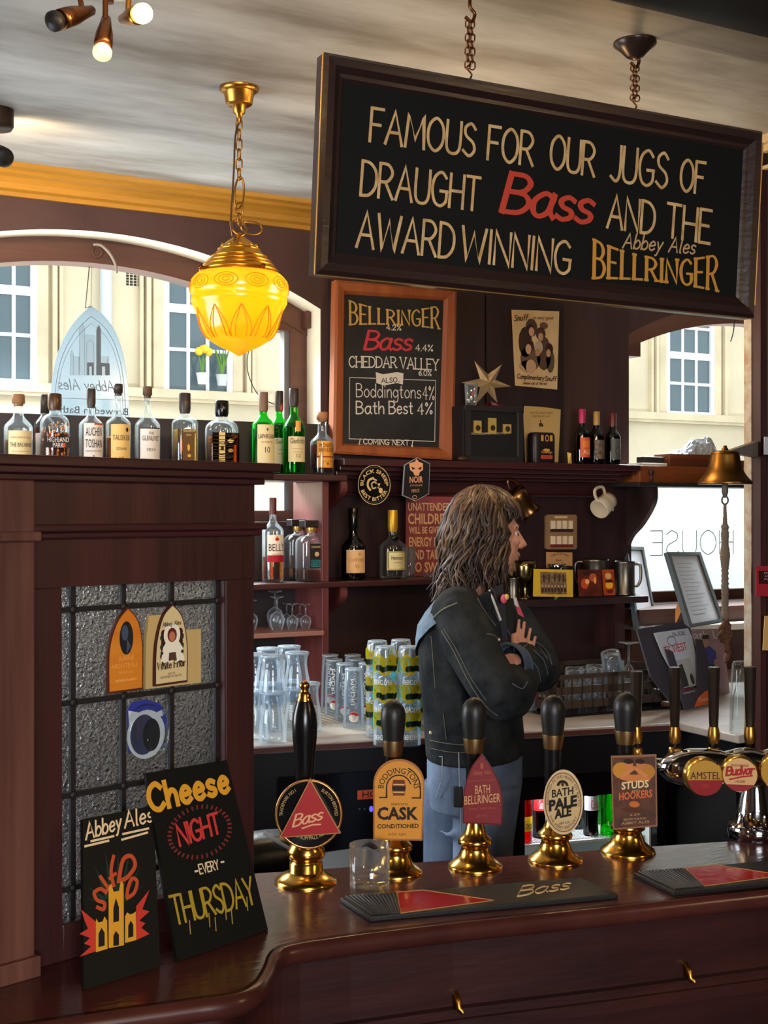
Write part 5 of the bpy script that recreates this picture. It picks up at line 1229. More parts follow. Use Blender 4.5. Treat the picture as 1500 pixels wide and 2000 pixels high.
def c2(t, tm, fr, k):
    arch = [(729, 1641), (825, 1642), (829, 1540)]+[(779+50*math.cos(q), 1531-48*math.sin(q)) for q in [PI*(i+.5)/16 for i in range(16)]]+[(729, 1540)]
    YO = mat('amber_card', (226, 150, 40), .45); m = clip_base(fr, arch, YO, mat('amber_edge', (180, 110, 40), .4)); y = -.0012; DK = ink((44, 28, 24)); m.m(DK)
    cx, cz = fr.L(779, 1538, y); kk = fr.L(789, 1538, y)[0]-cx
    m.type('BODDINGTONS', cx, 0, kk*1.15, kk*7, y, arc=(cx, cz-kk*.2, kk*2.95, PI*1.0, 0))
    for r0, e in ((2.4, -1), (4.5, 1)):
        pts = [(cx+kk*r0*math.cos(q), cz-kk*.0+kk*r0*math.sin(q)) for q in [PI*i/20 for i in range(21)]]
        if e < 0: pts = [(cx-kk*3.8, cz-kk*2.0), (cx-kk*2.4, cz-kk*2.0)]+pts[::-1][:19]; m.ribbon(pts, .0022, y)
        else: m.ribbon([(cx+kk*2.6, cz-kk*2.0), (cx+kk*4.2, cz-kk*2.0)]+[(cx+kk*4.2*math.cos(q), cz+kk*4.2*math.sin(q)) for q in [PI*i/20 for i in range(8)]], .0022, y)
    m.m(ink((120, 60, 30))); m.flat([(cx-kk*1.1, cz-kk*1.6), (cx+kk*1.1, cz-kk*1.6), (cx+kk*1.35, cz), (cx+kk*1.1, cz+kk*1.5), (cx-kk*1.1, cz+kk*1.5), (cx-kk*1.35, cz)], y)
    m.m(DK); m.rect(cx-kk*1.3, cx+kk*1.3, cz-kk*.6, cz+kk*.2, y-.0003); m.m(ink((236, 190, 120))); m.rect(cx-kk*1.1, cx+kk*1.1, cz+kk*.45, cz+kk*.7, y-.0003); m.rect(cx-kk*1.1, cx+kk*1.1, cz-kk*1.05, cz-kk*.8, y-.0003)
    m.m(DK); fr.type(m, 'SMOOTH', (764, 1573), (796, 1573), 4, y); fr.type(m, 'CASK', (737, 1600), (817, 1600), 23, y, bold=.035); fr.type(m, 'CONDITIONED', (737, 1618), (818, 1617), 8, y, bold=.02); m.m(ink((140, 90, 40))); fr.type(m, '4.0% ABV', (758, 1632), (794, 1632), 5, y)
    child(m, 'pump_clip', t, tm, fr)
pump(772, 1704, 'hand pull with orange arched badge behind the tumbler', BASE2, std_handle(1367, 1445, 1476, 1610), c2, hx=768)
def c3(t, tm, fr, k):
    g = [(904, 1608), (980, 1612)]+catmull([(980, 1612), (981, 1555), (966, 1510), (941, 1472)], 5)[1:]+catmull([(941, 1472), (920, 1500), (906, 1545), (904, 1608)], 5)[1:-1]
    RD = mat('deep_red_card', (132, 30, 34), .4); m = clip_base(fr, g, RD, mat('red_edge', (104, 24, 28), .3)); y = -.0012; m.m(ink((226, 176, 120)))
    fr.type(m, 'BATH', (928, 1551), (957, 1549), 17, y); fr.type(m, 'BELLRINGER', (907, 1572), (977, 1566), 17, y)
    m.m(ink((176, 90, 70))); fr.type(m, 'BREWED IN THE HEART OF BATH', (914, 1528), (968, 1525), 4, y); fr.write(m, 'Abbey Ales', (924, 1514), (958, 1511), 8, 1.2, y); fr.type(m, 'BEST BITTER', (916, 1582), (968, 1580), 3.5, y); fr.type(m, 'ABV 4.2%', (930, 1597), (952, 1596), 6, y); a = fr.L(941, 1496, y); m.disc(a[0], a[1], .003, .006, y)
    child(m, 'pump_clip', t, tm, fr)
pump(928, 1693, 'hand pull with dark red pointed badge, third from left', BASE2, std_handle(1362, 1441, 1470, 1600), c3, hx=926)
def c4(t, tm, fr, k):
    el = [(1100+39*math.cos(q), 1567+63*math.sin(q)) for q in [2*PI*i/40 for i in range(40)]]
    m = clip_base(fr, el, mat('cream_oval', (216, 184, 130), .45), mat('cream_oval_edge', (226, 204, 160), .4)); y = -.0012; a = fr.L(1100, 1567, y); m.m(ink((120, 50, 36)))
    rx_, rz_ = fr.L(1136, 1567, y)[0]-a[0], fr.L(1100, 1508, y)[1]-a[1]
    m.ribbon([(a[0]+rx_*.97*math.cos(q), a[1]+rz_*.97*math.sin(q)) for q in [2*PI*i/48 for i in range(49)]], .0014, y)
    m.m(ink((110, 80, 50)))
    def arcword(s, q0, q1, h, top):
        V_, F_, W__ = font(s, 0); out = []
        for u, v in V_:
            q = q0+(q1-q0)*u/W__; d = (.80 if top else .90)+(v*h if top else -v*h); out.append((a[0]+rx_*d*math.cos(q), y, a[1]+rz_*d*math.sin(q)))
        m.add(out, F_)
    arcword('BREWED IN THE HEART OF BATH', PI*1.04, -.04*PI, .11, True); arcword('THE ABBEY BREWERY', PI*1.18, PI*1.82, .11, False)
    m.m(ink((34, 26, 22))); b = fr.L(1099, 1535, y); m.flat([(b[0]+.011*math.cos(q), b[1]+.011*math.sin(q)) for q in [PI*i/14 for i in range(15)]], y); m.m(ink((216, 184, 130))); m.flat([(b[0]+.006*math.cos(q), b[1]+.006*math.sin(q)) for q in [PI*i/14 for i in range(15)]], y-.0003); m.m(ink((90, 50, 34))); m.disc(b[0], b[1]+.003, .003, .004, y-.0006)
    m.m(ink((30, 22, 20))); fr.type(m, 'BATH', (1078, 1558), (1120, 1551), 15, y, bold=.02); fr.type(m, 'PALE', (1072, 1584), (1127, 1573), 20, y, bold=.05); fr.type(m, 'ALE', (1083, 1599), (1116, 1592), 17, y, bold=.05); fr.type(m, 'ABV 4.2%', (1092, 1611), (1113, 1608), 5, y)
    child(m, 'pump_clip', t, tm, fr)
pump(1084, 1681, 'hand pull with cream oval badge, fourth from left', BASE2, std_handle(1357, 1434, 1462, 1590), c4, hx=1080)
def c5(t, tm, fr, k):
    q_ = [(1197, 1621), (1284, 1614), (1282, 1474), (1193, 1477)]
    m = clip_base(fr, q_, mat('brown_picture_card', (66, 34, 24), .5, col2=(110, 60, 30), vscale=30), mat('bronze_card_edge', (150, 104, 70), .4)); y = -.0012
    def B(px, py, rx, rz_, c, d=0): a = fr.L(px, py, y); m.m(ink(c)); m.disc(a[0], a[1], rx*k, rz_*k, y-d, 14)
    B(1214, 1505, 17, 16, (206, 140, 50)); B(1262, 1507, 17, 15, (196, 130, 50)); B(1240, 1520, 30, 7, (214, 130, 70), .0002)
    for p0, p1 in (((1216, 1516), (1238, 1500)), ((1262, 1516), (1240, 1500))): m.m(ink((220, 140, 80))); m.ribbon([fr.L(*p0, y), fr.L(*p1, y)], .007, y-.0004)
    B(1228, 1494, 8, 10, (214, 134, 80), .0005); B(1251, 1494, 8, 10, (206, 128, 76), .0005); B(1228, 1487, 9, 5, (50, 30, 22), .0007); B(1251, 1487, 9, 5, (50, 30, 22), .0007)
    m.m(ink((240, 214, 160))); fr.type(m, 'STUDS', (1214, 1542), (1267, 1537), 14, y-.0008, bold=.03); m.m(ink((220, 110, 60))); fr.type(m, 'HOOKERS', (1209, 1563), (1274, 1556), 14, y-.0008, bold=.03); m.m(ink((220, 190, 140))); fr.type(m, 'AND', (1233, 1547), (1249, 1545), 3, y)
    B(1239, 1571, 10, 6, (206, 110, 50)); B(1236, 1582, 22, 5, (90, 50, 30)); m.m(ink((200, 160, 110))); fr.type(m, 'BREWED IN BATH BY', (1218, 1603), (1262, 1600), 4, y); fr.type(m, 'ABBEY ALES', (1214, 1611), (1268, 1607), 5, y); fr.type(m, '4.5%', (1230, 1594), (1250, 1592), 4, y)
    child(m, 'pump_clip', t, tm, fr)
pump(1226, 1664, 'hand pull with brown rectangular picture badge, rightmost of five', BASE2, std_handle(1352, 1426, 1453, 1590), c5, hx=1222)
# whisky tumbler
P = atZ(722, 1741, BZ); k = mpp(P); r, h = 40*k, 92*k
t = thing('tumbler', 'nearly empty clear tumbler standing on the bar beside the mat', 'glass', P)
MB(CGLASS).lathe([(r*.94, 0), (r*.97, .003), (r, h), (r*.95, h), (r*.91, .012), (0, .012)], 40, close=False).build('body', t)
MB(thin_glass('thin_beer_dregs', (246, 226, 176), .2, .02, .05)).lathe([(0, .013), (r*.90, .013), (r*.90, .024), (0, .024)], 32).build('liquid', t)
# rubber bar mats
def barmat(label, corners, rib, red, text=None, extra=()):
    z = BZ+.009; W3 = lambda p: atZ(p[0], p[1], z); C4 = [W3(p) for p in corners]; c = sum(C4, Vector())/4
    t = thing('bar_mat', label, 'bar mat', (c.x, c.y, BZ), 0, 'rubber bar mats'); Q = lambda p: (W3(p)-Vector((c.x, c.y, 0))).xy
    m = MB(mat('black_rubber', (20, 19, 20), .5, bump=.15, bscale=200)); m.slab([Q(p) for p in corners], .0, .009); m.build('base', t, .002)
    m = MB(mat('black_rubber_rib', (26, 25, 26), .42))
    (a0, a1), (b0, b1) = rib
    n = 13
    for i in range(n):
        q = (i+.5)/n; s = Q((a0[0]+(a1[0]-a0[0])*q, a0[1]+(a1[1]-a0[1])*q)); e = Q((b0[0]+(b1[0]-b0[0])*q, b0[1]+(b1[1]-b0[1])*q)); m.tube([(s.x, s.y, .0095), (e.x, e.y, .0095)], .0022, 6)
    m.build('rib', t)
    m = MB(mat('wet_red_print', (190, 44, 46), .12, bump=.2, bscale=30)); m.add([(Q(p).x, Q(p).y, .0094) for p in red], [tuple(range(len(red)))]); m.m(mat('gold_print', (180, 130, 80), .4))
    for i in range(len(red)):
        if red is None: break
        a, b = Q(red[i]), Q(red[(i+1) % len(red)]); m.tube([(a.x, a.y, .0094), (b.x, b.y, .0094)], .0011, 4)
    if text:
        s, p0, p1, hh, pen = text; a, b = Q(p0), Q(p1); up = Q((p0[0]+hh*.55, p0[1]-hh)); d = (b-a); kx = d.length; u = d.normalized(); v = (up-a)
        m2 = MB(mat('gold_print', (180, 130, 80), .4)); f = lambda x, zz_: (a.x+u.x*x+v.x*zz_, a.y+u.y*x+v.y*zz_, .0097)
        m.m(mat('gold_lettering', (214, 176, 126), .4)); m.write(s, 0, 0, 1.0, pen, width=kx, fn=f, gap=.06) if False else None
        cx = 0
        for st_ in _strokes(s): 
            pts = [(x*kx, z_) for x, z_ in st_]; P3 = [Vector(f(*p)) for p in pts]; m.tube(P3, pen, 4, flat=.3, up=(0, 0, 1))
    m.build('print', t)
def _strokes(s, gap=.06):
    cx = 0; S = []
    for ch in s:
        if ch == ' ': cx += .4; continue
        g = GL[ch]; S += [[(a+cx, b) for a, b in st_] for st_ in g[1]]; cx += g[0]+gap
    return [[(a/(cx-gap), b) for a, b in st_] for st_ in S]
barmat('black rubber bar mat with red wedge and gold name, in front of pumps', [(664, 1752), (722, 1791), (1208, 1746), (1132, 1713)], (((672, 1751), (772, 1744)), ((728, 1788), (782, 1783))), [(775, 1743), (827, 1739), (964, 1759), (783, 1784)], ('Bass', (1010, 1752), (1112, 1737), 20, .0022))
barmat('black rubber bar mat with wet red wedge, cut off by right edge', [(1236, 1703), (1314, 1741), (1800, 1694), (1720, 1662)], (((1244, 1703), (1334, 1697)), ((1318, 1738), (1376, 1732))), [(1337, 1696), (1400, 1690), (1530, 1710), (1377, 1731)])
# leaning painted boards
def board(label, bl, br, tl, tr, dtop, draw, grp=None):
    A, B_ = atZ(*bl, BZ+.001), atZ(*br, BZ+.001); Tl = atD(*tl, dtop); fr = Fr(A, B_-A, Tl-A)
    t = thing('painted_board', label, 'sign', mtx=fr.M, group=grp); P = fr.pts([bl, br, tr, tl]); m = MB(mat('board_black', (15, 16, 15), .5, spec=.25)); m.prism(P, -.001, .006); m.build('panel', t)
    m = MB(); draw(m, fr, -.0016); m.build('painting', t)
def b1(m, fr, y):
    Y_ = ink((226, 160, 44)); Wc = ink((240, 208, 160)); R_ = ink((206, 58, 44)); O2 = ink((196, 78, 40)); G_ = ink((24, 52, 36)); D = ink((22, 24, 24))
    Q = lambda *pp: [fr.L(p[0], p[1], y) for p in pp]
    m.m(G_)
    for tip in ((205, 1660), (232, 1660), (255, 1655), (275, 1690), (290, 1720), (184, 1690), (170, 1730), (166, 1755)): a = Q((226+(tip[0]-226)*.25+6, 1760), (226+(tip[0]-226)*.25-6, 1765), tip); m.flat(a, y+.0002)
    m.m(Wc); fr.write(m, 'Abbey', (168, 1640), (237, 1618), 31, 4, y, slant=.2); fr.write(m, 'Ales', (244, 1617), (298, 1604), 31, 4, y, slant=.2)
    for j, (p0, p1) in enumerate((((178, 1643), (222, 1633)), ((240, 1629), (290, 1618)), ((166, 1653), (212, 1642)), ((238, 1640), (288, 1626)))): m.ribbon(Q(p0, p1), .0032, y)
    m.m(R_); m.flat(Q((155, 1869), (187, 1858), (187, 1800), (158, 1776), (166, 1800), (172, 1814), (155, 1824), (176, 1832), (164, 1843), (178, 1848)), y); m.flat(Q((266, 1836), (292, 1824), (276, 1812), (284, 1803), (272, 1798), (292, 1780), (278, 1776), (292, 1738), (266, 1770)), y)
    m.m(O2)
    for s_, w_ in (([(206, 1742), (196, 1736), (184, 1744), (190, 1758), (204, 1764), (202, 1776), (190, 1772)], 7), ([(222, 1728), (214, 1732), (206, 1744)], 6), ([(196, 1712), (214, 1738)], 7), ([(222, 1672), (217, 1700), (222, 1730)], 7), ([(214, 1716), (226, 1706)], 6), ([(232, 1722), (240, 1680), (256, 1672), (264, 1690), (250, 1712), (236, 1720)], 8), ([(248, 1754), (262, 1744), (268, 1722), (258, 1716), (250, 1734), (248, 1752)], 7)):
        m.ribbon(catmull(Q(*s_), 4), w_*.00078, y)
    m.m(Y_); m.flat(Q((187, 1860), (210, 1853), (209, 1798), (204, 1790), (200, 1800), (192, 1802), (188, 1794), (187, 1800)), y-.0003); m.flat(Q((212, 1852), (242, 1846), (241, 1726), (236, 1720), (232, 1740), (222, 1742), (217, 1726), (212, 1734)), y-.0003); m.flat(Q((244, 1842), (266, 1836), (265, 1780), (260, 1784), (254, 1786), (248, 1782), (244, 1790)), y-.0003)
    m.m(D); m.flat(Q((192, 1850), (204, 1847), (204, 1822), (198, 1812), (192, 1824)), y-.0006); m.flat(Q((221, 1802), (232, 1799), (232, 1772), (226, 1754), (221, 1774)), y-.0006); m.flat(Q((221, 1848), (232, 1846), (232, 1826), (226, 1818), (221, 1828)), y-.0006); m.flat(Q((250, 1832), (260, 1829), (260, 1806), (255, 1798), (250, 1808)), y-.0006)
def b2(m, fr, y):
    m.m(ink((232, 164, 44))); fr.write(m, 'Cheese', (296, 1585), (448, 1545), 52, 11.5, y, gap=.2)
    m.m(ink((206, 58, 54))); fr.write(m, 'NIGHT', (352, 1652), (432, 1626), 42, 6.5, y, gap=.12)
    m.m(ink((120, 44, 40)))
    for i in range(38):
        q = 2*PI*i/38; a = fr.L(390+56*math.cos(q), 1625+46*math.sin(q)-8*math.cos(q), y); b = fr.L(390+62*math.cos(q), 1625+52*math.sin(q)-8*math.cos(q), y); m.ribbon([a, b], .0032, y)
    m.m(ink((232, 206, 160))); fr.write(m, 'EVERY', (391, 1707), (428, 1697), 19, 3, y); m.ribbon([fr.L(381, 1702, y), fr.L(386, 1701, y)], .003, y); m.ribbon([fr.L(432, 1684, y), fr.L(437, 1683, y)], .003, y)
    m.m(ink((176, 146, 40))); fr.write(m, 'THURSDAY', (342, 1806), (500, 1764), 58, 6, y, gap=.1)
    for i, (px, py) in enumerate(((370, 1824), (408, 1810), (420, 1818), (440, 1796), (452, 1804), (482, 1778))): m.ribbon([fr.L(px, py-26, y), fr.L(px+2, py, y)], .0018, y)
GB = 'painted black boards leaning on the bar screen'
board('smaller black board with gold abbey and red flames leaning on screen', (163, 1934), (312, 1888), (161, 1600), (298.5, 1574), 1.845, b1, GB)
board('tall black board advertising cheese night leaning against the screen', (346, 1879), (523, 1817), (284, 1510), (442, 1484.5), 1.935, b2, GB)
# lager font with four taps
FB = atZ(1474, 1634, BZ); k = mpp(FB); fd = depth(FB)
frz = turn_to_viewer(FB); tm = Tm(FB, frz)
t = thing('lager_font', 'chrome four-tap lager font with round lit badges and black handles', 'beer tap', FB, frz)
MB(CHROME).lathe([(0, 0), (52*k, 0), (52*k, 22*k), (48*k, 26*k), (38*k, 30*k), (33*k, 60*k), (27*k, 92*k), (26*k, 104*k)], 40).build('pedestal', t)
q = lambda px, py, d: tm.inverted() @ atD(px, py, d)
m = MB(CHROME); ax0, ax1 = q(1284, 1499, fd-.02), q(1620, 1500, fd-.05); D_ = (ax1-ax0); Ln = D_.length; m.T = Matrix.Translation(ax0) @ D_.to_track_quat('Z', 'Y').to_matrix().to_4x4()
pr = [(1, 0), (14, 6), (26, 20), (33, 40), (37, 65), (37, 95), (33, 120), (31, 128), (34, 140), (38, 155), (38, 175), (34, 190), (32, 196), (36, 210), (38, 230), (36, 260), (30, 300)]
m.lathe([(r*k, h*k) for r, h in pr], 40); m.T = None; m.build('body', t)
m = MB(CHROME); m.tube([q(1232, 1492, fd+.09), q(1290, 1492, fd+.07), q(1560, 1492, fd+.07)], .012, 12); m.tube([q(1318, 1492, fd+.07), q(1318, 1498, fd)], .014, 10); m.tube([q(1474, 1492, fd+.07), q(1474, 1502, fd)], .016, 10); m.build('manifold', t)
for i, (px, top) in enumerate(((1241, 1311), (1316, 1303), (1392, 1303), (1463, 1302))):
    d_ = fd+.075; k2 = d_/FPX; b = q(px+2, 1492, d_)
    col = mat('tap_handle_black_gold', (46, 36, 26), .25, .3)
    m = MB(col); z0 = lambda y_: b.z+(1492-y_)*k2
    m.lathe([(9*k2, z0(1420)), (10*k2, z0(1400)), (12.5*k2, z0(top+4)), (12.5*k2, z0(top+1)), (11*k2, z0(top))], 8, (b.x, b.y, 0), smooth=False); h_ = m.build('tap_handle', t)
    m = MB(BRASSD); m.lathe([(9.5*k2, z0(1452)), (11*k2, z0(1446)), (12*k2, z0(1436)), (10*k2, z0(1424)), (9*k2, z0(1419))], 20, (b.x, b.y, 0)); m.lathe([(8*k2, z0(1492)), (9*k2, z0(1480)), (13*k2, z0(1470)), (12*k2, z0(1461)), (9*k2, z0(1458))], 20, (b.x, b.y, 0)); m.m(BLACKG).lathe([(9.8*k2, z0(1459)), (9.8*k2, z0(1451))], 20, (b.x, b.y, 0)); m.build('ferrule', t)
def lens(px, py, r, off, face, draw, tilt):
    c = atD(px, py, fd-off); kk = mpp(c); rz = turn_to_viewer(c)+tilt; fr = Fr(c, Vector((math.cos(rz), math.sin(rz), 0)))
    m = MB(mat('gilt_bezel', (206, 160, 60), .25, .9)); R = r*kk; rr = [(R*1.0, .03), (R*1.02, .006), (R*.98, 0), (R*.93, -.003)]
    m.rings([[(a*math.cos(2*PI*i/40), y_, a*math.sin(2*PI*i/40)) for i in range(40)] for a, y_ in rr], True, False)
    m.m(face).add([(R*.93*math.cos(2*PI*i/40), -.003, R*.93*math.sin(2*PI*i/40)) for i in range(40)], [tuple(range(40))]); draw(m, R*.93); child(m, 'tap_badge', t, tm, fr)
def half(m, R, y, z0):
    a0 = math.asin(max(-1, min(1, z0/R))); pts = [(R*math.cos(q_), R*math.sin(q_)) for q_ in [a0-(PI+2*a0)*i/24 for i in range(25)]]; m.flat(pts, y)
def l1(m, R):
    m.m(mat('badge_crimson', (150, 30, 34), .25)); half(m, R, -.0034, -R*.12); m.m(ink((70, 20, 20))); m.type('AMSTEL', 0, -R*.06, R*.42, R*1.7, -.004); m.m(ink((176, 60, 50))); m.type('BIER', 0, -R*.55, R*.22, R*.5, -.004)
def l2(m, R):
    m.m(mat('badge_crimson', (150, 30, 34), .25)); half(m, R, -.0034, -R*.58); m.m(ink((176, 34, 36))); m.write('Budvar', -R*.8, -R*.05, R*.5, .0042, width=R*1.6, y=-.004, slant=.15, nib=.2, gap=.06, slope=.1); m.ribbon([(-R*.6, -R*.28), (R*.1, -R*.1), (R*.7, -R*.02)], .003, -.004); m.m(ink((110, 60, 30))); m.type('BUDWEISER', 0, R*.5, R*.14, R*1.0, -.004); m.type('LAGER', 0, -R*.46, R*.16, R*.6, -.004)
lens(1377, 1519, 37, .10, mat('badge_gold', (198, 150, 60), .22), l1, .25); lens(1445, 1513, 35, .11, mat('badge_cream', (224, 176, 116), .25), l2, .12)
lens(1520, 1508, 35, .12, mat('badge_gold', (198, 150, 60), .22), lambda m, R: None, .05)
# black bag behind the bar end
P = atD(515, 1650, 2.75); t = thing('leather_bag', 'black leather bag with pale strap on a shelf behind bar end', 'bag', (P.x, P.y, P.z-.06))
BL = mat('soft_black_leather', (24, 23, 22), .35, bump=.3, bscale=40)
MB(BL).lathe([(.10, 0), (.115, .02), (.11, .05), (.09, .075), (.05, .085), (0, .087)], 28, p=3, fy=.6).build('body', t)
MB(mat('pale_strap', (190, 192, 196), .4)).tube(catmull([(-.02, -.05, .10), (.0, -.06, .085), (.03, -.066, .065), (.06, -.07, .05)], 5), .004, 8, flat=.4).build('strap', t)
MB(BLACKM).box(P.x-.16, P.x+.2, P.y-.08, P.y+.09, .80, P.z-.062) if False else None
m = MB(BLACKM); m.box(-.14, .3, -.09, .09, -.03, -.002); m.box(-.13, .29, .06, .08, -(P.z-.06), -.03); t2 = thing('bar_rear_shelf', 'black shelf unit under the bar holding the leather bag', 'shelf', (P.x, P.y, P.z-.06)); m.build('body', t2)
# ================================================================== ON THE BACK WALL AND SHELVES
def wall_thing(name, label, cat, pts, Y, base, draw=None, group=None, th=.006, edge=None, lean=0.0):
    """flat sign on the wall: outline from photo points, own thickness, lettering as a part"""
    x0 = min(p[0] for p in pts); y1 = max(p[1] for p in pts); fr = Fr(atY(x0, y1, Y), (1, 0, 0), Vector((0, lean, 1)))
    t = thing(name, label, cat, mtx=fr.M, group=group); P = fr.pts(pts); m = MB(edge or base); m.prism(P, 0, th)
    if edge:
        cx = (min(p[0] for p in P)+max(p[0] for p in P))/2; cz = (min(p[1] for p in P)+max(p[1] for p in P))/2; m.m(base).flat([(cx+(p[0]-cx)*.95, cz+(p[1]-cz)*.96) for p in P], -.0006)
    m.build('panel', t)
    if draw: m = MB(); draw(m, fr, -.0014); m.build('lettering', t)
    return t, fr
def d_sheep(m, fr, y):
    m.m(ink((226, 190, 130))); c = fr.L(731, 947, y); e = fr.L(763, 947, y)[0]-c[0]; R = e*.80; f = e/33
    m.type('BLACK SHEEP', c[0], 0, f*6.5, f*50, y, arc=(c[0], c[1], f*21.5, PI*1.02, -.02*PI), bold=.02); m.type('BEST BITTER', c[0], 0, f*6.5, f*46, y, arc=(c[0], c[1], f*28.5, PI*1.12, PI*1.88), bold=.02)
    m.ribbon([(c[0]+e*.97*math.cos(q), c[1]+e*1.05*math.sin(q)) for q in [2*PI*i/40 for i in range(41)]], f*1.1, y)
    m.ribbon(catmull([(c[0]+f*4, c[1]+f*3), (c[0]+f*0, c[1]+f*5), (c[0]-f*5, c[1]+f*2), (c[0]-f*3, c[1]-f*6), (c[0]+f*3, c[1]-f*5)], 5), f*2.6, y); m.ribbon(catmull([(c[0]-f*2, c[1]+f*12), (c[0]-f*11, c[1]+f*8), (c[0]-f*13, c[1]-f*2), (c[0]-f*8, c[1]-f*9)], 5), f*4, y); m.ribbon(catmull([(c[0]-f*4, c[1]+f*12), (c[0]+f*4, c[1]+f*8)], 3), f*3, y)
    m.flat([(c[0]+f*6, c[1]+f*2), (c[0]+f*12, c[1]+f*3), (c[0]+f*10, c[1]-f*4)], y); m.disc(c[0]+f*13, c[1]-f*10, f*4, f*5, y); m.ribbon([(c[0]+f*7, c[1]-f*4), (c[0]+f*12, c[1]-f*8)], f*2, y)
wall_thing('round_badge', 'round black beer badge with cream ram motif on mantel edge', 'badge', [(731+32*math.cos(q), 947-35*math.sin(q)) for q in [2*PI*i/40 for i in range(40)]], 3.988, BLACKG, d_sheep, 'beer badges fixed to the back bar', edge=mat('steel_rim', (120, 118, 112), .3, .8))
def d_noir(m, fr, y):
    S = ink((236, 168, 120)); m.m(S); sk = [(799, 905), (810, 902), (814, 896), (818, 902), (826, 905), (826, 918), (820, 922), (818, 929), (810, 929), (807, 922), (801, 918)]; m.flat([fr.L(a, b, y) for a, b in sk], y)
    m.m(ink((24, 24, 28))); m.flat([fr.L(a, b, y) for a, b in ((803, 911), (811, 915), (806, 918))], y-.0003); m.flat([fr.L(a, b, y) for a, b in ((824, 911), (816, 915), (821, 918))], y-.0003)
    m.m(S); fr.type(m, 'NOIR', (800, 943), (826, 942), 12, y, bold=.02); fr.type(m, 'FIERCE', (804, 962), (819, 961), 6, y); fr.type(m, 'STOUT', (801, 950), (826, 949), 3, y); a = fr.L(810, 971, y); m.ribbon([(a[0]+.009*math.cos(q), a[1]+.006*math.sin(q)) for q in [2*PI*i/16 for i in range(17)]], .002, y)
wall_thing('pump_clip', 'black six-sided beer badge with orange skull on mantel edge', 'badge', [(786, 968), (811, 979), (838, 965), (840, 905), (815, 893), (790, 908)], 3.985, mat('black_card', (24, 25, 30), .4), d_noir, 'beer badges fixed to the back bar', edge=mat('pale_thin_edge', (150, 150, 160), .4))
def d_unat(m, fr, y):
    m.m(ink((232, 184, 136), .7))
    for s, p0, p1, h in (('UNATTENDED', (797, 997), (880, 997), 15), ('CHILDREN', (797, 1023), (880, 1023), 20), ('WILL BE GIVEN AN', (799, 1042), (881, 1041), 13), ('ENERGY DRINK', (799, 1067), (884, 1067), 18), ('AND TAUGHT', (800, 1092), (884, 1092), 18), ('TO SWEAR', (800, 1117), (884, 1117), 19)): fr.type(m, s, p0, p1, h, y, bold=.022)
wall_thing('metal_sign', 'dusty red tin sign about unattended children, left of barman', 'sign', [(792, 1125), (889, 1125), (886, 970), (793, 969)], 4.12, mat('dusty_red_tin', (142, 66, 68), .55, var=.12, vscale=9), d_unat, th=.003, lean=.02)
# small dish on the lower shelf
P = atZ(845, 1131, LS+.012); P.y = 4.0; t = thing('ash_tray', 'small square glass dish beside the red tin sign', 'dish', (atY(848, 1130, 3.99).x, 3.99, LS)); MB(BGLASS).lathe([(.032, 0), (.036, .018), (.030, .018), (.026, .007), (0, .006)], 20, p=5).build('body', t)
P = atY(796, 1130, 4.1); t = thing('shot_glass', 'small empty straight glass behind the gold-necked cognac bottle', 'glass', (P.x, 4.09, LS)); MB(GLASS).lathe([(.022, 0), (.026, .11), (.024, .11), (.02, .01), (0, .01)], 24, close=False).build('body', t)
# switch panel and card under it
def d_sw(m, fr, y):
    pass
t, fr = wall_thing('switch_panel', 'brass-coloured plate with eight light switches', 'switch panel', [(1069, 1073), (1124, 1073), (1127, 1070), (1127, 1008), (1124, 1005), (1070, 1005), (1066, 1008), (1066, 1070)], 4.155, mat('bronze_plate', (168, 130, 92), .4, .3), th=.012)
for r_, py in ((0, 1026), (1, 1056)):
    for c_ in range(4):
        px = 1080+c_*11.3; m = MB(mat('ivory_switch', (236, 214, 176), .4)); a, b = fr.L(px-3.6, py+7, -.004), fr.L(px+3.6, py-9, -.004); m.box(a[0], b[0], -.009, 0, a[1], b[1]); m.m(ink((54, 34, 30) if r_ == 0 else (120, 40, 36))); a, b = fr.L(px-5, py+13, 0), fr.L(px+5, py+7, 0); m.box(a[0], b[0], -.004, 0, a[1], b[1]); m.build('switch', t)
m = MB(ink((226, 196, 150))); a, b = fr.L(1083, 1012), fr.L(1108, 1008); m.rect(a[0], b[0], a[1], b[1], -.001); m.build('label', t)
def d_star(m, fr, y): m.m(ink((60, 40, 30))); a, b = fr.L(1074, 1089, y), fr.L(1112, 1089, y); m.type('THE STAR INN', 0, 0, .010, b[0]-a[0], y, arc=((a[0]+b[0])/2, a[1]-.075, .085, PI*.66, PI*.34)); fr.type(m, 'Bath', (1086, 1096), (1098, 1096), 4, y)
wall_thing('card', 'pinned cream card lettered in an arc below the switch plate', 'card', [(1067, 1110), (1118, 1110), (1118, 1079), (1067, 1078)], 4.16, mat('tan_card', (206, 152, 96), .7), d_star, th=.002)
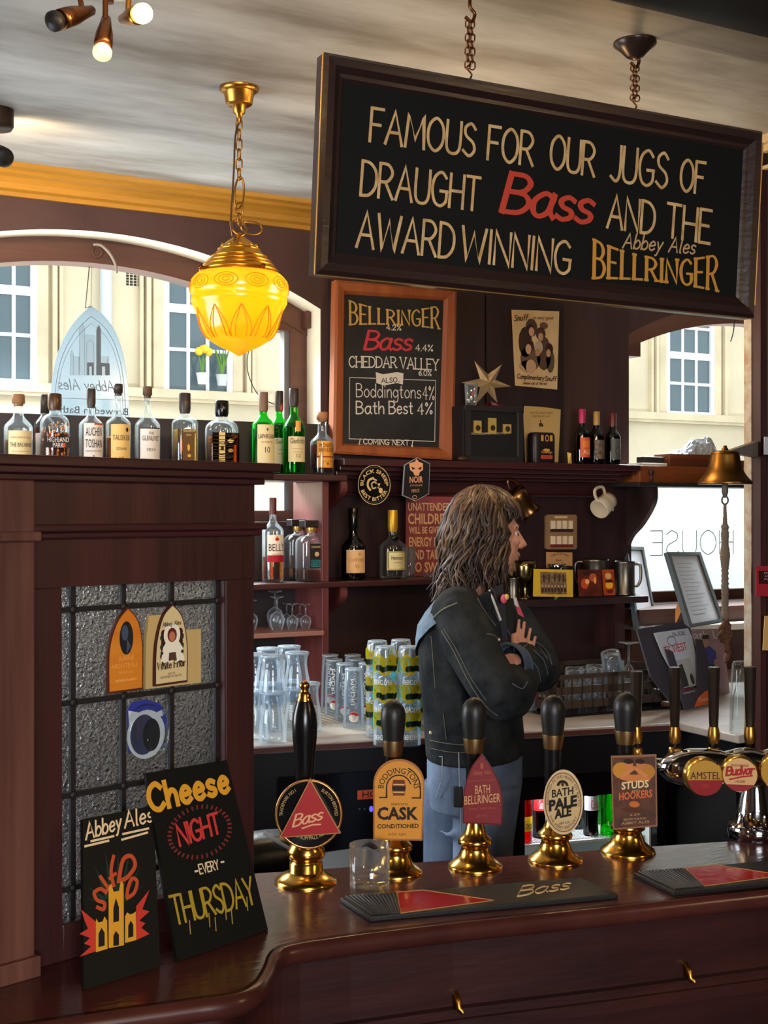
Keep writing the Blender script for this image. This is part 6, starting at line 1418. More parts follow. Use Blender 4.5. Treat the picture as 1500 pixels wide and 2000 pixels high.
# jugs hung on the wall
P = atY(1172, 985, 4.06); t = thing('jug', 'white pottery jug hanging tilted on a nail, mouth to the right', 'jug', mtx=Matrix.Translation(P))
k = mpp(P)
PORC = mat('old_white_pottery', (214, 196, 166), .3)
ax = Vector((.80, .28, .46)).normalized(); B0 = Vector((-.030, -.030, -.022))
rot = ax.to_track_quat('Z', 'Y').to_matrix().to_4x4(); rot.translation = B0
m = MB(PORC); m.T = rot; m.lathe([(0, .004), (.034, .004), (.038, 0), (.041, .004), (.040, .03), (.036, .05), (.034, .066), (.037, .084), (.034, .083), (.031, .066), (.033, .05), (.036, .02), (0, .012)], 32, close=False)
m.T = None; lipd = Vector((.35, 0, -.94)); c0 = rot @ Vector((0, 0, .078)); m.tube([c0+lipd*.026, c0+lipd*.040+ax*.008, c0+lipd*.05+ax*.014], [.014, .010, .003], 10); m.build('body', t)
hd = Vector((-.45, -.05, .89)).normalized(); m = MB(PORC); a = rot @ Vector((0, 0, .012)); b = rot @ Vector((0, 0, .074)); m.tube(catmull([a+hd*.034, a+hd*.066, a+hd*.078+ax*.02, b+hd*.062, b+hd*.030], 6), .0065, 8); m.build('handle', t)
P = atY(1020, 985, 4.04); t = thing('brass_jug', 'old brass jug hung on the wall behind the barman\'s head', 'jug', P)
ax = Vector((.62, -.1, -.75)).normalized(); rot = ax.to_track_quat('Z', 'Y').to_matrix().to_4x4(); rot.translation = Vector((-.04, 0, .05)); m = MB(mat('tarnished_brass', (136, 96, 54), .28, 1.0)); m.T = rot
m.lathe([(0, 0), (.040, .002), (.046, .02), (.044, .05), (.036, .075), (.040, .10), (.046, .112), (.043, .112), (.034, .078), (.04, .04), (0, .01)], 32, close=False); m.build('body', t)
m = MB(MATS['tarnished_brass']); m.tube(catmull([(-.058, 0, .06), (-.066, 0, .092), (-.03, 0, .088), (0.02, .0, .05)], 6), .006, 8); m.build('handle', t)
# things on the tankard shelf
TS = 1.392
def onshelf(px, Y): p = atY(px, 1160, Y); p.z = TS; return p
def tankard(label, px, Y, wpx, top, hside=1, handle=True):
    p = onshelf(px, Y); k = mpp(p); R = wpx*k/2; h = atY(px, top, Y).z-TS; t = thing('tankard', label, 'tankard', p, turn_to_viewer(p), 'pewter tankards on the shelf')
    MB(PEWTER).lathe([(0, .002), (R*1.02, .0), (R*1.06, .006), (R*.98, .012), (R*.96, h*.95), (R*1.02, h), (R*.94, h), (R*.9, .015), (0, .012)], 36, close=False).build('body', t)
    if handle: MB(PEWTER).tube(catmull([(hside*R*.9, 0, h*.92), (hside*R*1.45, 0, h*.88), (hside*R*1.5, 0, h*.5), (hside*R*1.25, 0, h*.3), (hside*R*.95, 0, h*.28)], 6), .006, 8, flat=.6).build('handle', t)
tankard('tall pewter tankard with handle at the right end of shelf', 1220, 4.05, 41, 1096, 1)
tankard('pewter tankard standing behind the two colour postcards', 1163, 4.11, 52, 1092, -1)
tankard('dark squat tankard behind the yellow picture card', 1098, 4.11, 50, 1106, 1, False)
tankard('small pewter cup beside the barman, behind the goblet', 1003, 4.08, 26, 1128, 1, False)
p = onshelf(1088, 4.075); t = thing('metal_bowl', 'shiny small metal bowl peeping over the yellow picture card', 'bowl', (p.x, 4.075, TS)); MB(CHROME).lathe([(.02, 0), (.022, .07), (.018, .10), (.03, .115), (.036, .132), (.034, .132), (.026, .115), (0, .10)], 28, close=False).build('body', t)
p = onshelf(1026, 4.06); t = thing('goblet', 'tarnished silver goblet beside the yellow picture card', 'goblet', p); h = atY(1026, 1095, 4.06).z-TS
MB(mat('tarnished_silver', (140, 118, 80), .2, 1.0)).lathe([(0, 0), (.034, .0), (.034, .004), (.012, .012), (.007, .03), (.01, .038), (.006, .046), (.012, .055), (.034, .07), (.041, .09), (.041, h*.85), (.039, h), (.036, h), (.038, .09), (0, .06)], 32, close=False).build('body', t)
def d_yel(m, fr, y):
    m.m(mat('sepia_photo', (156, 124, 86), .6, col2=(70, 48, 36), vscale=60)); m.flat([fr.L(*p, y) for p in ((1056, 1160), (1107, 1161), (1106, 1118), (1055, 1117))], y)
    m.m(ink((70, 48, 36))); 
    for k_ in range(8): a = fr.L(1060+k_*6.2, 1152, y); m.disc(a[0], a[1], .006, .010, y-.0003, 10); m.m(ink((196, 160, 120))); m.disc(a[0], a[1]+.014, .004, .005, y-.0005, 8); m.m(ink((70, 48, 36)))
    for px in (1062, 1072, 1083, 1092, 1100): m.rect(fr.L(px, 1128, y)[0]-.004, fr.L(px, 1128, y)[0]+.004, fr.L(px, 1136, y)[1], fr.L(px, 1122, y)[1], y-.0002)
wall_thing('picture_card', 'yellow mounted sepia group photo standing on the tankard shelf', 'picture', [(1042, 1165), (1119, 1166), (1119, 1113), (1043, 1111)], 4.0, mat('yellow_mount', (222, 178, 50), .6), d_yel, lean=.08, th=.004)
def d_pc(cols):
    def f(m, fr, y):
        rnd = random.Random(len(cols))
        for px, py, rx, rz_, c in cols: a = fr.L(px, py, y); m.m(ink(c)); m.disc(a[0], a[1], rx*.0021, rz_*.0021, y-rnd.random()*.0004, 12)
    return f
wall_thing('postcard', 'dark glowing red postcard of a fire, left of the two', 'postcard', [(1131, 1165), (1177, 1164), (1174, 1113), (1128, 1112)], 4.0, mat('postcard_dark', (70, 30, 26), .4, col2=(120, 48, 30), vscale=25), d_pc([(1142, 1140, 9, 10, (206, 80, 40)), (1147, 1136, 5, 5, (250, 180, 90)), (1158, 1128, 9, 8, (190, 90, 50)), (1162, 1134, 3, 6, (250, 170, 90)), (1150, 1120, 14, 4, (60, 30, 30))]), 'colour postcards on the tankard shelf', lean=.1, th=.002)
wall_thing('postcard', 'orange and yellow sunset postcard leaning by the tall tankard', 'postcard', [(1180, 1163), (1202, 1162), (1199, 1112), (1176, 1113)], 3.99, mat('postcard_orange', (216, 96, 24), .4, col2=(130, 40, 20), vscale=20), d_pc([(1190, 1143, 9, 7, (250, 176, 40)), (1188, 1125, 8, 6, (230, 170, 110)), (1190, 1135, 10, 3, (80, 30, 24)), (1192, 1155, 8, 4, (110, 30, 20))]), 'colour postcards on the tankard shelf', lean=.1, th=.002)
# ================================================================== RIGHT WINDOW CORNER
WS = 1.85
def box_px(name, label, px0, px1, py0, py1, Y, dep, m_, cat='box', zb=None, group=None):
    a, b = atY(px0, py1, Y), atY(px1, py0, Y); z0 = zb if zb is not None else a.z; t = thing(name, label, cat, (a.x, Y, z0), 0, group); mb = MB(m_); mb.box(0, b.x-a.x, 0, dep, 0, b.z-z0); mb.build('body', t, .003); return t
OAK = wood('orange_oak', (160, 92, 50), (130, 68, 36), .4); OAKD = wood('red_brown_oak', (128, 68, 44), (96, 48, 32), .4)
SG = 'wooden boxes stacked on the window shelf'
box_px('wooden_case', 'long flat orange wooden case at the foot of window stack', 1250, 1466, 914, 944, 4.02, .12, OAK, zb=WS, group=SG)
zt = atY(1300, 914, 4.02).z
t = box_px('wooden_case', 'shallower reddish wooden case in the middle of window stack', 1308, 1455, 899, 914, 4.025, .11, OAKD, zb=zt, group=SG)
z2 = atY(1380, 899, 4.025).z
box_px('paper_stack', 'white paper pad lying beside the middle wooden case', 1255, 1304, 905, 914, 4.03, .1, mat('white_paper_pad', (240, 238, 230), .6), 'paper', zb=zt)
t = box_px('wooden_tray', 'top wooden tray of the window stack under the plastic bag', 1308, 1400, 888, 899, 4.03, .1, OAK, 'tray', zb=z2, group=SG)
box_px('dark_lid', 'dark thin strip of lid poking out left of wooden cases', 1258, 1304, 893, 900, 4.06, .05, mat('dark_lid', (64, 56, 52), .5), 'lid', zb=atY(1280, 905, 4.03).z)
zb = atY(1350, 888, 4.03).z; P = atY(1355, 885, 4.06); t = thing('plastic_bag', 'crumpled pale blue plastic bag on top of the wooden boxes', 'bag', (P.x, 4.075, zb))
m = MB(mat('pale_blue_plastic', (206, 214, 226), .3)); rnd = random.Random(5); nx, ny = 26, 14; g = []
for j in range(ny):
    for i in range(nx):
        u, v = i/(nx-1), j/(ny-1); x = -.125+.27*u; yv = -.055+.11*v; e = math.sin(PI*v)**.6*min(1, 5*min(u, 1-u)+.02); hgt = (.022+.05*max(0, math.sin(PI*max(0, (u-.25)/.85)))**1.3)*e
        g.append((x+rnd.uniform(-.004, .004), yv+rnd.uniform(-.004, .004), max(.001, hgt*(1+.28*math.sin(u*23+v*9)*math.sin(v*13+u*5))+rnd.uniform(-.002, .002))))
m.add(g, [(j*nx+i, j*nx+i+1, (j+1)*nx+i+1, (j+1)*nx+i) for j in range(ny-1) for i in range(nx-1)], False); m.build('film', t, fix=False)
# bell with knotted rope
P = atD(1416, 943, 3.42); k = mpp(P); t = thing('bell', 'brass bar bell with a long plaited bell rope in front of window', 'bell', (P.x, P.y, P.z)); zz2 = lambda y_: (943-y_)*k
BELLM = mat('old_bell_brass', (128, 90, 40), .36, 1.0)
m = MB(BELLM); m.lathe([(r*k, zz2(y_)) for y_, r in ((946, 52), (944, 53), (940, 51), (934, 45), (926, 39), (915, 33), (900, 29.5), (890, 28), (885, 27), (882, 24), (880, 12), (879, 0))], 40); m.lathe([(r*k, zz2(y_)) for y_, r in ((946, 50), (934, 42), (915, 31), (892, 25), (884, 0))], 40, close=False); m.build('cup', t)
m = MB(BELLM); m.lathe([(r*k, zz2(y_)) for y_, r in ((880, 7), (876, 6), (874, 4), (871, 4), (870, 2))], 16); m.build('crown', t)
d2 = Vector((pc.x-P.x, pc.y-P.y, 0)); m = MB(mat('grey_bell_bracket', (120, 112, 104), .5)); m.add([(.01, .012, zz2(880)), (d2.x+.03, d2.y+.02, zz2(846)), (d2.x+.03, d2.y+.02, zz2(882)), (.01, -.012, zz2(880)), (d2.x+.03, d2.y-.01, zz2(846)), (d2.x+.03, d2.y-.01, zz2(882)), (.01, .012, zz2(884)), (.01, -.012, zz2(884))], [(0, 1, 4, 3), (6, 2, 5, 7), (0, 6, 2, 1), (3, 4, 5, 7), (1, 2, 5, 4), (0, 3, 7, 6)]); m.build('bracket', t)
m = MB(mat('dark_clapper', (92, 84, 74), .5)); m.lathe([(r*k, zz2(y_)) for y_, r in ((972, 3.5), (966, 5), (960, 6.5), (952, 6), (930, 5), (900, 3))], 16); m.tube([(8*k*math.cos(q_), 0, zz2(977)+8*k*math.sin(q_)) for q_ in [2*PI*i/18 for i in range(18)]], 1.8*k, 6, closed=True); m.build('clapper', t)
ROPE = mat('grey_brown_cord', (112, 98, 84), .9); m = MB(ROPE); rp = [(985, 3.2), (1010, 4), (1024, 4.5), (1029, 7.5), (1036, 6), (1042, 7.5), (1050, 7.2), (1058, 6.5), (1066, 7), (1075, 8.5), (1086, 9.5), (1096, 8.2), (1110, 7), (1130, 7), (1150, 7.5), (1170, 7), (1185, 6.5), (1202, 8), (1210, 6)]
for s_ in range(3): m.tube([(r*.5*k*math.cos(y_*.42+s_*2.09), r*.5*k*math.sin(y_*.42+s_*2.09), zz2(y_)) for (y_, r) in [(rp[i][0]+(rp[i+1][0]-rp[i][0])*j/6, rp[i][1]+(rp[i+1][1]-rp[i][1])*j/6) for i in range(len(rp)-1) for j in range(6)]], [r*.6*k for r in [rp[i][1]+(rp[i+1][1]-rp[i][1])*j/6 for i in range(len(rp)-1) for j in range(6)]], 8)
m.build('rope', t)
m = MB(mat('dark_brown_cord', (84, 52, 34), .8))
for cx_, cy_, r in ((0, 1228, 9), (-5, 1238, 8), (6, 1236, 8), (0, 1245, 8), (2, 1220, 7), (-4, 1226, 7)): m.tube([(cx_*k+r*k*math.cos(q_), .5*r*k*math.sin(q_*2), zz2(cy_)+r*k*math.sin(q_)) for q_ in [2*PI*i/18 for i in range(18)]], 4.2*k, 8, closed=True)
m.tube(catmull([(2*k, 0, zz2(1212)), (3*k, 0, zz2(1250)), (5*k, 0, zz2(1268)), (9*k, 0, zz2(1275)), (4*k, 0, zz2(1286)), (0, 0, zz2(1294))], 5), [7*k]*12+[6*k]*10+[4*k]*4, 8); m.build('tassel_knot', t)
# two menu frames on the sill
SILL = 1.27
def menu_frame(label, bl, br, tl, tr, dirx, wedge=False, lines=True):
    A, B_ = atZ(*bl, SILL+.002), atZ(*br, SILL+.002); ex = (B_-A).normalized(); n = UP.cross(ex)
    fr = Fr(A, ex, UP+n*.38); t = thing('menu_frame', label, 'frame', mtx=fr.M, group='menu frames on the window sill'); P = fr.pts([bl, br, tr, tl]); c = [sum(p[i] for p in P)/4 for i in (0, 1)]
    I = [(c[0]+(p[0]-c[0])*.82, c[1]+(p[1]-c[1])*.91) for p in P]
    m = MB(mat('grey_blue_frame', (74, 84, 90), .4)); m.rings([[(p[0], .012, p[1]) for p in P], [(p[0], -.006, p[1]) for p in P], [(p[0], -.006, p[1]) for p in [(c[0]+(p[0]-c[0])*.84, c[1]+(p[1]-c[1])*.92) for p in P]], [(p[0], .0, p[1]) for p in I]], True, False, False); m.build('frame', t)
    m = MB(mat('menu_paper', (206, 210, 218), .6)); m.flat(I, .001); m.m(ink((150, 154, 164)))
    if lines:
        for k_ in range(14):
            q = .12+.76*k_/13; l = [I[0][i]+(I[3][i]-I[0][i])*q for i in (0, 1)]; r_ = [I[1][i]+(I[2][i]-I[1][i])*q for i in (0, 1)]
            m.ribbon([(l[0]+(r_[0]-l[0])*.15, l[1]+(r_[1]-l[1])*.15), (l[0]+(r_[0]-l[0])*(.6+.3*((k_*7) % 3)/3), l[1]+(r_[1]-l[1])*.8)], .0025, .0004)
    m.build('menu_sheet', t)
    if wedge:
        m = MB(mat('orange_easel_card', (206, 130, 60), .6)); tp = fr.L(1318, 1156); b0, b1_ = fr.L(1286, 1222), fr.L(1340, 1222)
        w_ = .5*(P[0][0]+P[1][0]); hz = P[3][1]*.62
        m.add([(w_-.02, .012, hz), (w_+.02, .012, hz), (w_+.045, .22, -.06), (w_-.045, .22, -.06), (w_-.02, .014, hz-.05), (w_-.045, .215, -.075)], [(0, 1, 2, 3), (0, 3, 5, 4)]); m.build('easel_strut', t)
menu_frame('slanting menu frame with orange strut on the window sill', (1345, 1226), (1412, 1214), (1301, 1079), (1366, 1079), 1, True)
menu_frame('menu frame half hidden behind the tall tankard on sill', (1242, 1224), (1280, 1214), (1222, 1068), (1255, 1069), 1, False, False)
P = atZ(1472, 1217, SILL+.002); k = mpp(P); t = thing('flower_pot', 'small terracotta pot at the right end of window sill', 'flower pot', (P.x, min(P.y, 3.97), SILL)); MB(mat('terracotta', (196, 110, 74), .7)).lathe([(0, 0), (.022, 0), (.03, .062), (.034, .062), (.034, .08), (.03, .08), (.02, .01), (0, .01)], 28, close=False).build('body', t)
# magazines in a counter rack
CZ = 1.05
A, B_ = atZ(1328, 1389, CZ+.001), atZ(1392, 1374, CZ+.001); mfr = Fr(A, B_-A, UP+UP.cross((B_-A).normalized())*.30)
t = thing('magazine_rack', 'black magazine rack with orange corner logo on the counter', 'rack', mtx=mfr.M)
MB(mat('dark_grey_rack', (62, 60, 72), .5)).prism(mfr.pts([(1328, 1389), (1392, 1374), (1352, 1226), (1335, 1213), (1248, 1228), (1275, 1320)]), .008, .014).build('back', t)
m = MB(mat('dark_grey_rack_front', (66, 62, 76), .5)); m.prism(mfr.pts([(1328, 1389), (1392, 1374), (1388, 1340), (1362, 1252), (1350, 1250), (1352, 1345), (1328, 1352), (1305, 1275), (1290, 1270)]), -.02, -.017); 
oc_ = mfr.L(1393, 1374, -.021); m.m(mat('orange_logo', (226, 104, 44), .5)); R = abs(mfr.L(1354, 1382, -.021)[0]-oc_[0]); pts = [mfr.L(1393, 1374, -.021), mfr.L(1392, 1344, -.021), mfr.L(1378, 1350, -.021), mfr.L(1364, 1362, -.021), mfr.L(1356, 1381, -.021)]; m.flat(pts, -.0206)
m.m(ink((240, 226, 210))); mfr.type(m, 'Ctickets', (1366, 1371), (1390, 1366), 7, -.0212); mfr.type(m, 'www.bathguide.co.uk', (1334, 1356), (1358, 1350), 3.5, -.0212); m.m(ink((206, 90, 90))); mfr.type(m, 'Time Out West', (1332, 1349), (1356, 1344), 4, -.0212); m.build('front', t)
A2 = mfr.M
t = thing('magazine', 'magazine with red lettering and a tree standing in the rack', 'magazine', mtx=mfr.M, group='magazines in the corner')
m = MB(mat('pale_blue_cover', (196, 204, 220), .35)); m.prism(mfr.pts([(1328, 1345), (1366, 1338), (1348, 1245), (1340, 1228), (1275, 1237), (1290, 1275)]), -.008, -.002); m.build('pages', t)
m = MB(ink((206, 64, 60))); y = -.0088; mfr.write(m, 'TS WEST', (1300, 1278), (1342, 1268), 14, 2.4, y); m.m(ink((70, 74, 90))); a = mfr.L(1312, 1252, y); m.ribbon([(a[0]+.028*math.cos(q_), a[1]+.016*math.sin(q_)) for q_ in [2*PI*i/20 for i in range(21)]], .003, y); mfr.write(m, 'GUIDE', (1314, 1243), (1338, 1239), 7, 1.3, y)
m.m(ink((176, 178, 180))); m.flat(mfr.pts([(1310, 1292), (1348, 1284), (1362, 1336), (1330, 1344)], y), y+.0003); m.m(ink((60, 56, 50))); m.flat(mfr.pts([(1326, 1300), (1332, 1296), (1340, 1318), (1346, 1340), (1330, 1343)], y), y); m.disc(*mfr.L(1352, 1326, y), .012, .02, y); m.build('cover_print', t)
A, B_ = atZ(1386, 1368, CZ+.001), atZ(1436, 1354, CZ+.001); f2 = Fr(A+Vector((.015, .03, 0)), B_-A, UP+UP.cross((B_-A).normalized())*.22)
t = thing('magazine', 'magazine with a man in a blue shirt leaning behind the rack', 'magazine', mtx=f2.M, group='magazines in the corner')
MB(mat('beige_cover', (190, 160, 166), .3, col2=(150, 122, 134), vscale=4)).prism(f2.pts([(1374, 1372), (1426, 1356), (1411, 1228), (1340, 1229)]), .0, .006).build('pages', t)
m = MB(ink((236, 234, 240))); y = -.0009; f2.type(m, 'Bath Life', (1344, 1250), (1424, 1246), 18, y); Q = lambda *pp: [f2.L(a, b, y) for a, b in pp]
m.m(ink((72, 80, 160))); m.flat(Q((1364, 1276), (1372, 1264), (1386, 1262), (1398, 1272), (1400, 1290), (1396, 1298), (1366, 1298)), y); m.m(ink((40, 44, 70))); m.flat(Q((1366, 1297), (1396, 1297), (1398, 1330), (1370, 1330)), y); m.m(ink((196, 146, 124))); m.flat(Q((1372, 1246), (1384, 1246), (1384, 1258), (1378, 1266), (1373, 1260)), y-.0004); m.flat(Q((1394, 1290), (1400, 1286), (1402, 1304), (1396, 1304)), y-.0003); m.m(ink((50, 38, 36))); m.flat(Q((1371, 1248), (1373, 1240), (1384, 1240), (1385, 1248)), y-.0006)
m.m(ink((206, 190, 196))); m.rect(*[f2.L(1400, 1345, y)[0], f2.L(1408, 1345, y)[0]], f2.L(1400, 1345, y)[1], f2.L(1400, 1305, y)[1], y); m.build('cover_print', t)
# glass rack with glasses on and behind it
A, B_ = atZ(1104, 1398, CZ+.001), atZ(1296, 1382, CZ+.001); rfr = Fr(A, B_-A); tm = rfr.M
t = thing('glass_rack', 'black plastic glasswasher rack with window-like slots on tray', 'rack', mtx=rfr.M)
c_ = [rfr.L(1076, 1327), rfr.L(1312, 1308), rfr.L(1312, 1370), rfr.L(1100, 1378)]
x0, x1 = c_[0][0], c_[1][0]; zl, zh = rfr.L(1200, 1377)[1], rfr.L(1200, 1312)[1]
RK = mat('brown_black_plastic', (62, 52, 44), .45); m = MB(RK)
rows = [zl+(zh-zl)*q for q in (0, .24, .42, .64, .86, 1.0)]
def rackside(P0, P1, ncell, skip):
    P0, P1 = Vector(P0), Vector(P1); d = (P1-P0); n = Vector((-d.y, d.x, 0)).normalized()*.002
    def bar_(u0, u1, z0, z1):
        a, b = P0+d*u0, P0+d*u1; m.add([a-n+UP*z0, b-n+UP*z0, b+n+UP*z0, a+n+UP*z0, a-n+UP*z1, b-n+UP*z1, b+n+UP*z1, a+n+UP*z1], [(0, 1, 5, 4), (1, 2, 6, 5), (2, 3, 7, 6), (3, 0, 4, 7), (4, 5, 6, 7), (3, 2, 1, 0)])
    bar_(0, 1, rows[0], rows[1]); bar_(0, 1, rows[2], rows[3]); bar_(0, 1, rows[4], rows[5])
    for i in range(ncell+1):
        u = i/ncell; w_ = .006
        if i in skip: bar_(max(0, u-.5/ncell), min(1, u+.5/ncell), rows[0], rows[5])
        bar_(max(0, u-w_), min(1, u+w_), rows[0], rows[4])
dep = .33
rackside((x0, 0, 0), (x1, 0, 0), 12, (0, 6)); rackside((x0, dep, 0), (x1, dep, 0), 12, (0, 6)); rackside((x0, 0, 0), (x0, dep, 0), 12, (0, 6)); rackside((x1, 0, 0), (x1, dep, 0), 12, (0, 6, 12))
for i in range(9): m.box(x0+(x1-x0)*i/8-.003, x0+(x1-x0)*i/8+.003, 0, dep, zl-.003, zl)
m.build('crate', t)
m = MB(BLACKG); m.slab([(x0-.01, -.03), (x1+.02, -.03), (x1+.02, dep), (x0-.01, dep)], 0, .008)
m.box(x0+.02, x0+.06, .02, dep-.02, .008, zl-.003); m.box(x1-.08, x1-.03, .02, dep-.02, .008, zl-.003); m.build('tray', t, .002)
G8 = 'glasses in and on the black rack'
def rack_glass(label, lx, ly, h, r, tilt=None, stem=False, zb=None):
    Pw = rfr.M @ Vector((lx, ly, zl+.001 if zb is None else zb)); t = thing('stemmed_glass' if stem else 'tumbler', label, 'glass', Pw, 0, G8)
    if tilt: t.rotation_euler = tilt
    m = MB(GLASS)
    if stem: m.lathe([(.030, 0), (.038, .03), (.036, .06), (.012, h*.55), (.004, h*.6), (.004, h-.012), (.012, h-.006), (.036, h-.002), (.036, h), (0, h)], 28, close=False)
    else: m.lathe([(r, 0), (r*.94, h*.9), (r*.9, h), (0, h), (0, h-.008), (r*.82, h-.012), (r*.94, .01)], 28, close=False)
    m.build('body', t)
lx = lambda px: rfr.L(px, 1340, .1)[0]
zr_ = zl
rack_glass('upturned tumbler in the rack, leftmost showing above rim', lx(1128), .12, .118, .034); rack_glass('upturned tumbler in the rack, second from left', lx(1162), .10, .125, .034); rack_glass('low upturned tumbler in the rack beside the second', lx(1180), .2, .105, .034); rack_glass('upturned tumbler in the rack behind tilted glass', lx(1235), .2, .12, .034)
rack_glass('heavy glass mug lying tilted on top of the rack', lx(1202), .10, .12, .036, (.12, -.30, 0), zb=zl+.055)
rack_glass('upturned wine glass with broad foot at rack back', lx(1248), .16, .19, .03, None, True); rack_glass('upturned wine glass with broad foot at rack right end', lx(1281), .09, .185, .03, None, True)
for i, px in enumerate((1110, 1150, 1215, 1290)): rack_glass('upturned tumbler low in the front row of rack, %s' % ('far left', 'left of the middle', 'right of the middle', 'far right')[i], lx(px), .05, .075, .032)
for px, top, lb, rr_ in ((1042, 1330, 'tall glass with red print on the counter beside barman', .03), (1062, 1312, 'tall glass with red print between barman and rack', .03)):
    P = atZ(px, 1398, CZ); P.y += .08; t = thing('tall_glass', lb, 'glass', P, turn_to_viewer(P), 'tall glasses beside the barman'); h = atD(px, top, depth(P)).z-CZ; m = MB(GLASS); m.lathe([(rr_*.8, 0), (rr_, h), (rr_*.94, h), (rr_*.74, .01), (0, .01)], 24, close=False); m.build('body', t)
    f = cyl(rr_*.9+.002); m = MB(mat('red_glass_print', (190, 60, 70), .4)); m.rect(-.025, .025, h*.35, h*.5, fn=f, nx=8); m.build('print', t)
P = atZ(1452, 1400, CZ); t = thing('beer_glass', 'upturned beer glass behind the rightmost tap handle', 'glass', (atD(1449, 1360, 3.9).x, atD(1449, 1360, 3.9).y, CZ)); h = atD(1449, 1292, 3.9).z-CZ; MB(CGLASS).lathe([(.038, 0), (.036, h*.5), (.030, h*.96), (.026, h), (0, h), (0, h-.01), (.028, h*.5), (.034, .01)], 28, close=False).build('body', t)
# bottles in the fridge
G9 = 'soft drink bottles in the fridge'
FYc = lambda px: fy(atY(px, 1600, 3.25).x)+.05
def fb(label, px, dy, wpx, body, capc, lab=None, h=.235, z=ZSH):
    Y = FYc(px)+dy; P = atY(px, 1600, Y); R = wpx*mpp(P)/2; t = thing('soft_drink_bottle', label, 'bottle', (P.x, Y, z), turn_to_viewer(P)*.5, G9)
    MB(body).lathe([(0, 0), (R*.9, 0), (R, .006), (R*.9, h*.2), (R, h*.35), (R, h*.5), (R*.8, h*.62), (R*.42, h*.78), (R*.36, h*.93), (R*.36, h*.94)], 24).build('body', t)
    MB(capc).lathe([(R*.42, h*.93), (R*.44, h*.99), (R*.4, h), (0, h)], 16).build('cap', t)
    if lab:
        f = cyl(R+.0008); m = MB(lab[0]); m.rect(-R*1.3, R*1.3, h*lab[1], h*lab[2], fn=f, nx=8); m.m(ink(lab[4])); m.type(lab[3], R*.3, h*(lab[1]+.03), h*(lab[2]-lab[1])*.6, R*1.3, fn=cyl(R+.0014)); m.build('label', t)
COKE = thin_glass('cola_bottle', (58, 34, 30), .3); REDL = thin_glass('red_drink', (240, 80, 66), .25); GRB = thin_glass('green_drink_bottle', (70, 210, 60), .25); PALEB = thin_glass('pale_bottle', (206, 216, 224), .35)
WC = mat('cap_white', (230, 230, 230), .4)
fb('bottle of red drink with yellow diagonal label, beside barman', 1026, .06, 26, REDL, WC, (mat('yellow_label', (240, 190, 40), .5), .16, .36, 'Schweppes', (40, 40, 40)))
fb('cola bottle with red label left of the oval pump badge', 1053, .10, 26, COKE, BLACKM, (mat('red_cola_label', (200, 40, 44), .5), .38, .58, 'Coca-Cola', (240, 230, 230)))
fb('cola bottle mostly behind the oval pump badge', 1088, .08, 28, COKE, BLACKM, (mat('red_cola_label', (200, 40, 44), .5), .38, .58, 'Coca-Cola', (240, 230, 230)))
fb('dark cola bottle right behind the oval badge edge', 1128, .16, 26, COKE, BLACKM)
fb('cola bottle with silver label right of the oval badge', 1154, .08, 30, COKE, BLACKM, (mat('silver_cola_label', (206, 204, 210), .4), .36, .56, 'Coke', (200, 60, 60)))
fb('green bottle with white print left of picture badge', 1187, .07, 30, GRB, WC, (thin_glass('green_print', (150, 250, 120), .2), .12, .22, 'UP', (230, 250, 220)))
fb('green bottle behind the rectangular picture badge', 1222, .12, 30, GRB, WC); fb('green bottle at back between cola and picture badge', 1172, .2, 26, GRB, WC); fb('green bottle rightmost in the fridge', 1256, .1, 30, GRB, WC)
fb('clear bottle at the back between red drink and cola', 1040, .22, 26, PALEB, WC); fb('clear bottle at the back behind oval badge', 1108, .24, 28, PALEB, WC)
for px, c_, lb in ((1016, (210, 190, 60), 'yellow-capped bottle on lower fridge shelf, far left'), (1034, (240, 210, 40), 'bright yellow capped bottle on the lower fridge shelf'), (1120, (150, 190, 230), 'pale blue capped bottle on lower fridge shelf'), (1136, (80, 120, 200), 'blue capped bottle on the lower fridge shelf, middle'), (1153, (50, 60, 90), 'navy capped bottle on lower fridge shelf'), (1180, (40, 120, 50), 'green capped bottle on the lower fridge shelf')):
    fb(lb, px, .09, 24, COKE if c_[0] > 200 else PALEB, mat('cap_%d_%d' % (px, c_[2]), c_, .4), None, .21, .46-.33+.005+ (.27 if False else .27))
# ================================================================== IN THE LEFT WINDOW
gf = Fr(atY(97, 826, 4.27), (1, 0, 0)); t = thing('glass_plaque', 'pointed frosted glass brewery plaque hanging in the left window', 'plaque', mtx=gf.M)
lftc = catmull([(97, 828), (98, 785), (103, 735), (113, 690), (131, 650), (153, 620), (178, 597)], 5); rgt_ = catmull([(178, 597), (204, 618), (225, 648), (240, 690), (248, 735), (252, 785), (253, 828)], 5)
ol = lftc+rgt_[1:]; m = MB(sheet('frosted_plaque', (146, 156, 160), .6, .3)); P = gf.pts(ol); m.prism(P, 0, .006); m.build('panel', t)
CL = sheet('plaque_clear_line', (206, 214, 218), .6, .4); DKL = mat('plaque_grey_print', (96, 108, 116), .5); m = MB(DKL); y = -.001; cx = gf.L(176, 700)[0]; z0 = 0
for s_, w_ in ((.90, .0016), (.84, .0012)): m.ribbon([(cx+(p[0]-cx)*s_, z0+(p[1])*(s_+.01)) for p in P], w_, y)
m.ribbon(gf.pts([(100, 777), (251, 782)]), .0014, y); 
m.m(CL)
for q_ in ([(137, 733), (137, 690), (140, 684), (143, 690), (143, 696), (154, 697), (154, 733)], [(155, 733), (155, 640), (161, 632), (165, 642), (165, 652), (186, 655), (186, 646), (188, 733)], [(188, 733), (188, 644), (193, 634), (197, 644), (197, 733)], [(198, 733), (198, 697), (210, 697), (212, 688), (214, 733)]): m.flat(gf.pts(q_), y)
m.m(DKL)
